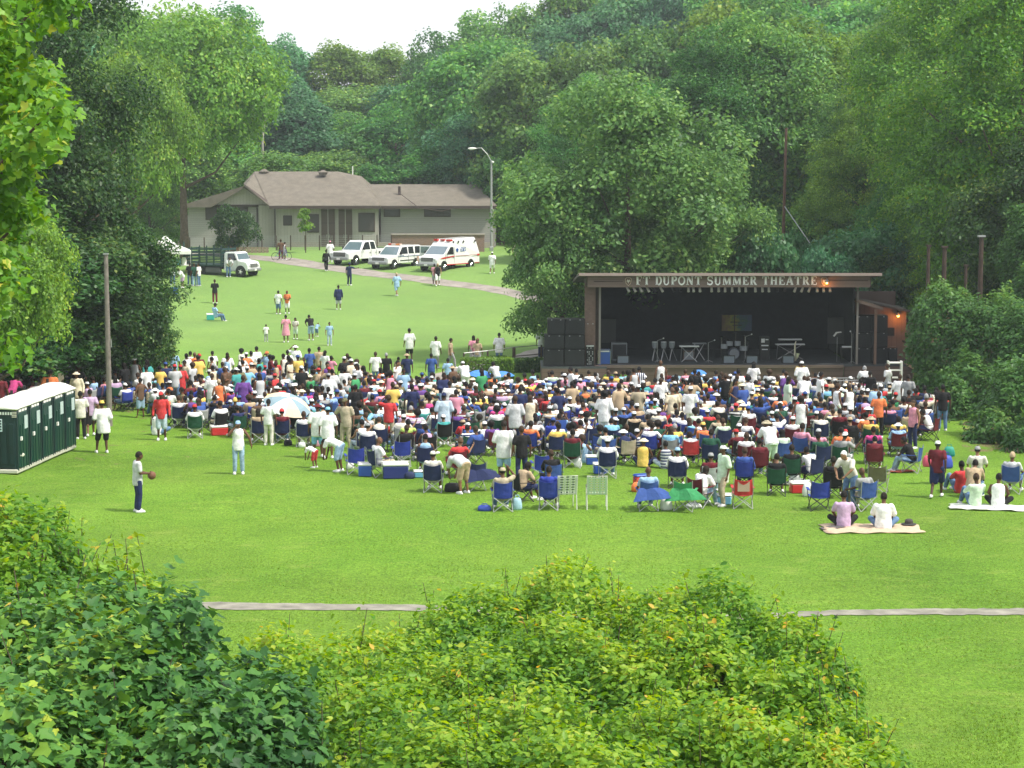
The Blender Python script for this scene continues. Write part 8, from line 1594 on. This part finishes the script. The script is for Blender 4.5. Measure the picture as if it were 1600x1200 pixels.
bag(1041, 797, .32, .25, .34, wb, 'white carrier bag between the two draped chairs', .4); bag(757, 798, .36, .26, .16, bb, 'flat blue bag left of the first front chair'); bag(808, 797, .26, .2, .34, lb_, 'pale patterned carrier bag right of the first front chair'); bag(903, 730, .24, .16, .30, wb, 'white carrier bag by the dark green chair'); bag(765, 744, .45, .3, .18, nb_, 'dark blue bag on the grass left of the broad white shirt'); bag(1000, 768, .5, .3, .28, ob, 'orange and blue beach bag left of the draped blue chair'); bag(1084, 793, .42, .3, .12, wb, 'white cloth bundle beside the draped green chair'); bag(708, 768, .5, .35, .26, kb, 'black bag under the bending figure'); bag(1262, 776, .3, .25, .4, wb, 'white box shaped bag on the cooler stack'); bag(1242, 757, .35, .3, .3, wb, 'white bag behind the red cooler'); bag(1150, 770, .2, .18, .25, mat('bag_red', (.6, .03, .04), .6), 'red pouch hanging behind the khaki trousers'); bag(1478, 757, .35, .25, .4, bb, 'blue bag carried low by the loaded walker', .2, z=.5); bag(1449, 757, .3, .25, .34, mat('bag_magenta', (.6, .08, .15), .6), 'red and pink bag carried left by the loaded walker', z=.55); bag(1482, 756, .32, .25, .3, mat('bag_green', (.02, .25, .18), .6), 'green bag on the right arm of the loaded walker', z=.85); bag(497, 702, .22, .18, .22, pb_, 'pink bag behind the matching pair', z=.1); bag(634, 716, .3, .2, .34, yb, 'lime carrier bag on a chair left of centre', z=.3); bag(547, 733, .24, .2, .2, wb, 'white bundle between the bending child and the blue chair'); bag(640, 748, .3, .22, .22, nb_, 'navy bag right of the big navy cooler'); bag(450, 696, .28, .2, .2, kb, 'black bag between two navy chairs under the umbrella'); bag(472, 699, .24, .2, .18, wb, 'white bag at the foot of the right navy chair'); bag(1567, 797, .5, .2, .12, wb, 'white folded towel at far right'); bag(507, 415, .35, .15, .30, kb, 'black case carried by the uniformed walker', name='carrying_case', z=.3); bag(1088, 668, .34, .16, .42, bb, 'blue bag at the hip of the white outfit in the centre', z=.75)
def bicycle():
    p = G(440, 407); t = empty('bicycle', p, .25, 'dark bicycle straddled by the person on the gravel track', 'bicycle')
    for x in (-.52, .52):
        b = MB(); n = 24; pts = [(x+.33*math.cos(2*math.pi*k/n), 0, .34+.33*math.sin(2*math.pi*k/n)) for k in range(n+1)]; b.tube(pts, .02, 5, cap=False); w = b.build('wheel', rubber, t); s = MB()
        for k in range(8): s.tube([(x, 0, .34), (x+.32*math.cos(k*.785), 0, .34+.32*math.sin(k*.785))], .004, 3)
        s.build('spokes', steel, w)
    MB().tube([(-.52, 0, .34), (-.15, 0, .8), (.38, 0, .82), (-.02, 0, .32), (-.15, 0, .8)], .018, 6).tube([(-.52, 0, .34), (-.02, 0, .32)], .014, 5).tube([(.52, 0, .34), (.38, 0, .85), (.34, 0, 1.0)], .018, 6).build('frame', bluem, t)
    MB().tube([(.30, -.26, 1.0), (.34, 0, 1.02), (.30, .26, 1.0)], .014, 5).build('handlebar', black, t); MB().box((-.18, 0, .9), (.26, .12, .06), bev=.02).build('saddle', black, t); MB().box((0, 0, .3), (.2, .28, .03)).build('pedals', black, t)
bicycle()
def strap_bag(): pass
def stroller():
    p = G(871, 700); t = empty('stroller', p, .3, 'folding pushchair with striped seat right of the royal blue chair', 'pushchair'); b = MB()
    b.tube([(-.25, -.45, .95), (-.25, -.1, .5), (-.25, .35, .1)], .014, 6).tube([(.25, -.45, .95), (.25, -.1, .5), (.25, .35, .1)], .014, 6).tube([(-.25, .1, .5), (-.25, -.35, .1)], .014, 6).tube([(.25, .1, .5), (.25, -.35, .1)], .014, 6); b.build('frame', steel, t)
    MB().box((0, -.1, .5), (.44, .4, .05)).box((0, -.3, .75), (.44, .06, .5)).build('seat', bluem, t)
    for x in (-.26, .26):
        for y in (-.35, .35): MB().tube([(x-.02, y, .09), (x+.02, y, .09)], .09, 12).build('wheel', rubber, t)
stroller()
# short grass standing along the near lawn, the path edges and the foot of the shrubs
def grass():
    rng = np.random.default_rng(77); n = 190000; y = 30+(66*rng.random(n)**2.2); x = (rng.random(n)-.5)*2*(y*.262); px = x/y*FPX+800
    k = np.ones(n, bool); a = np.abs(y-np.interp(x, [p.x for p in pq], [p.y for p in pq])); k &= a > .36+rng.random(n)*.12
    x, y = x[k], y[k]; n = len(x); z = gh(x, y); h = rng.uniform(.015, .045, n)*np.clip(1.35-y/70, .3, 1)*(1+.5*np.sin(x*1.3)*np.sin(y*.9)); w = rng.uniform(.008, .016, n); t = rng.uniform(0, 6.28, n); c, s = np.cos(t), np.sin(t); lx, ly = rng.normal(size=n)*.03, rng.normal(size=n)*.03
    v = np.stack([np.stack([x-w*c, y-w*s, z-.005], 1), np.stack([x+w*c, y+w*s, z-.005], 1), np.stack([x+lx, y+ly, z+h], 1)], 1).reshape(-1, 3).astype(np.float32)
    me = bpy.data.meshes.new('grass'); me.vertices.add(n*3); me.vertices.foreach_set('co', v.reshape(-1)); me.loops.add(n*3); me.loops.foreach_set('vertex_index', np.arange(n*3, dtype=np.int32)); me.polygons.add(n); me.polygons.foreach_set('loop_start', np.arange(n, dtype=np.int32)*3); me.update(calc_edges=True)
    at = me.attributes.new('tone', 'FLOAT', 'FACE'); at.data.foreach_set('value', np.clip(rng.normal(.5, .2, n), 0, 1).astype(np.float32))
    me.materials.append(leaf_mat('grass_blades', [(0, (.09, .19, .02)), (.5, (.15, .27, .035)), (.85, (.23, .36, .05)), (1, (.38, .38, .12))], trans=.4, gloss=.2, objvar=0)); o = link('grass', me); tag(o, 'short mown grass blades on the near lawn', None, None, 'stuff')
grass()
# ------------------------------------------------------------------ summer haze: one closed box of thin air round everything
def haze():
    m = bpy.data.materials.new('haze'); m.use_nodes = True; n = m.node_tree
    for x in list(n.nodes):
        if x.type == 'BSDF_PRINCIPLED': n.nodes.remove(x)
    v = n.nodes.new('ShaderNodeVolumePrincipled'); v.inputs['Color'].default_value = (.86, .96, 1.0, 1); v.inputs['Density'].default_value = HAZE_D
    v.inputs['Anisotropy'].default_value = .3
    n.links.new(v.outputs[0], n.nodes['Material Output'].inputs['Volume'])
    o = MB().box((0, 170, 16), (560, 420, 56)).build('haze', m); tag(o, 'thin pale summer haze over the valley', kind='stuff')
HAZE_D = .00038
haze()
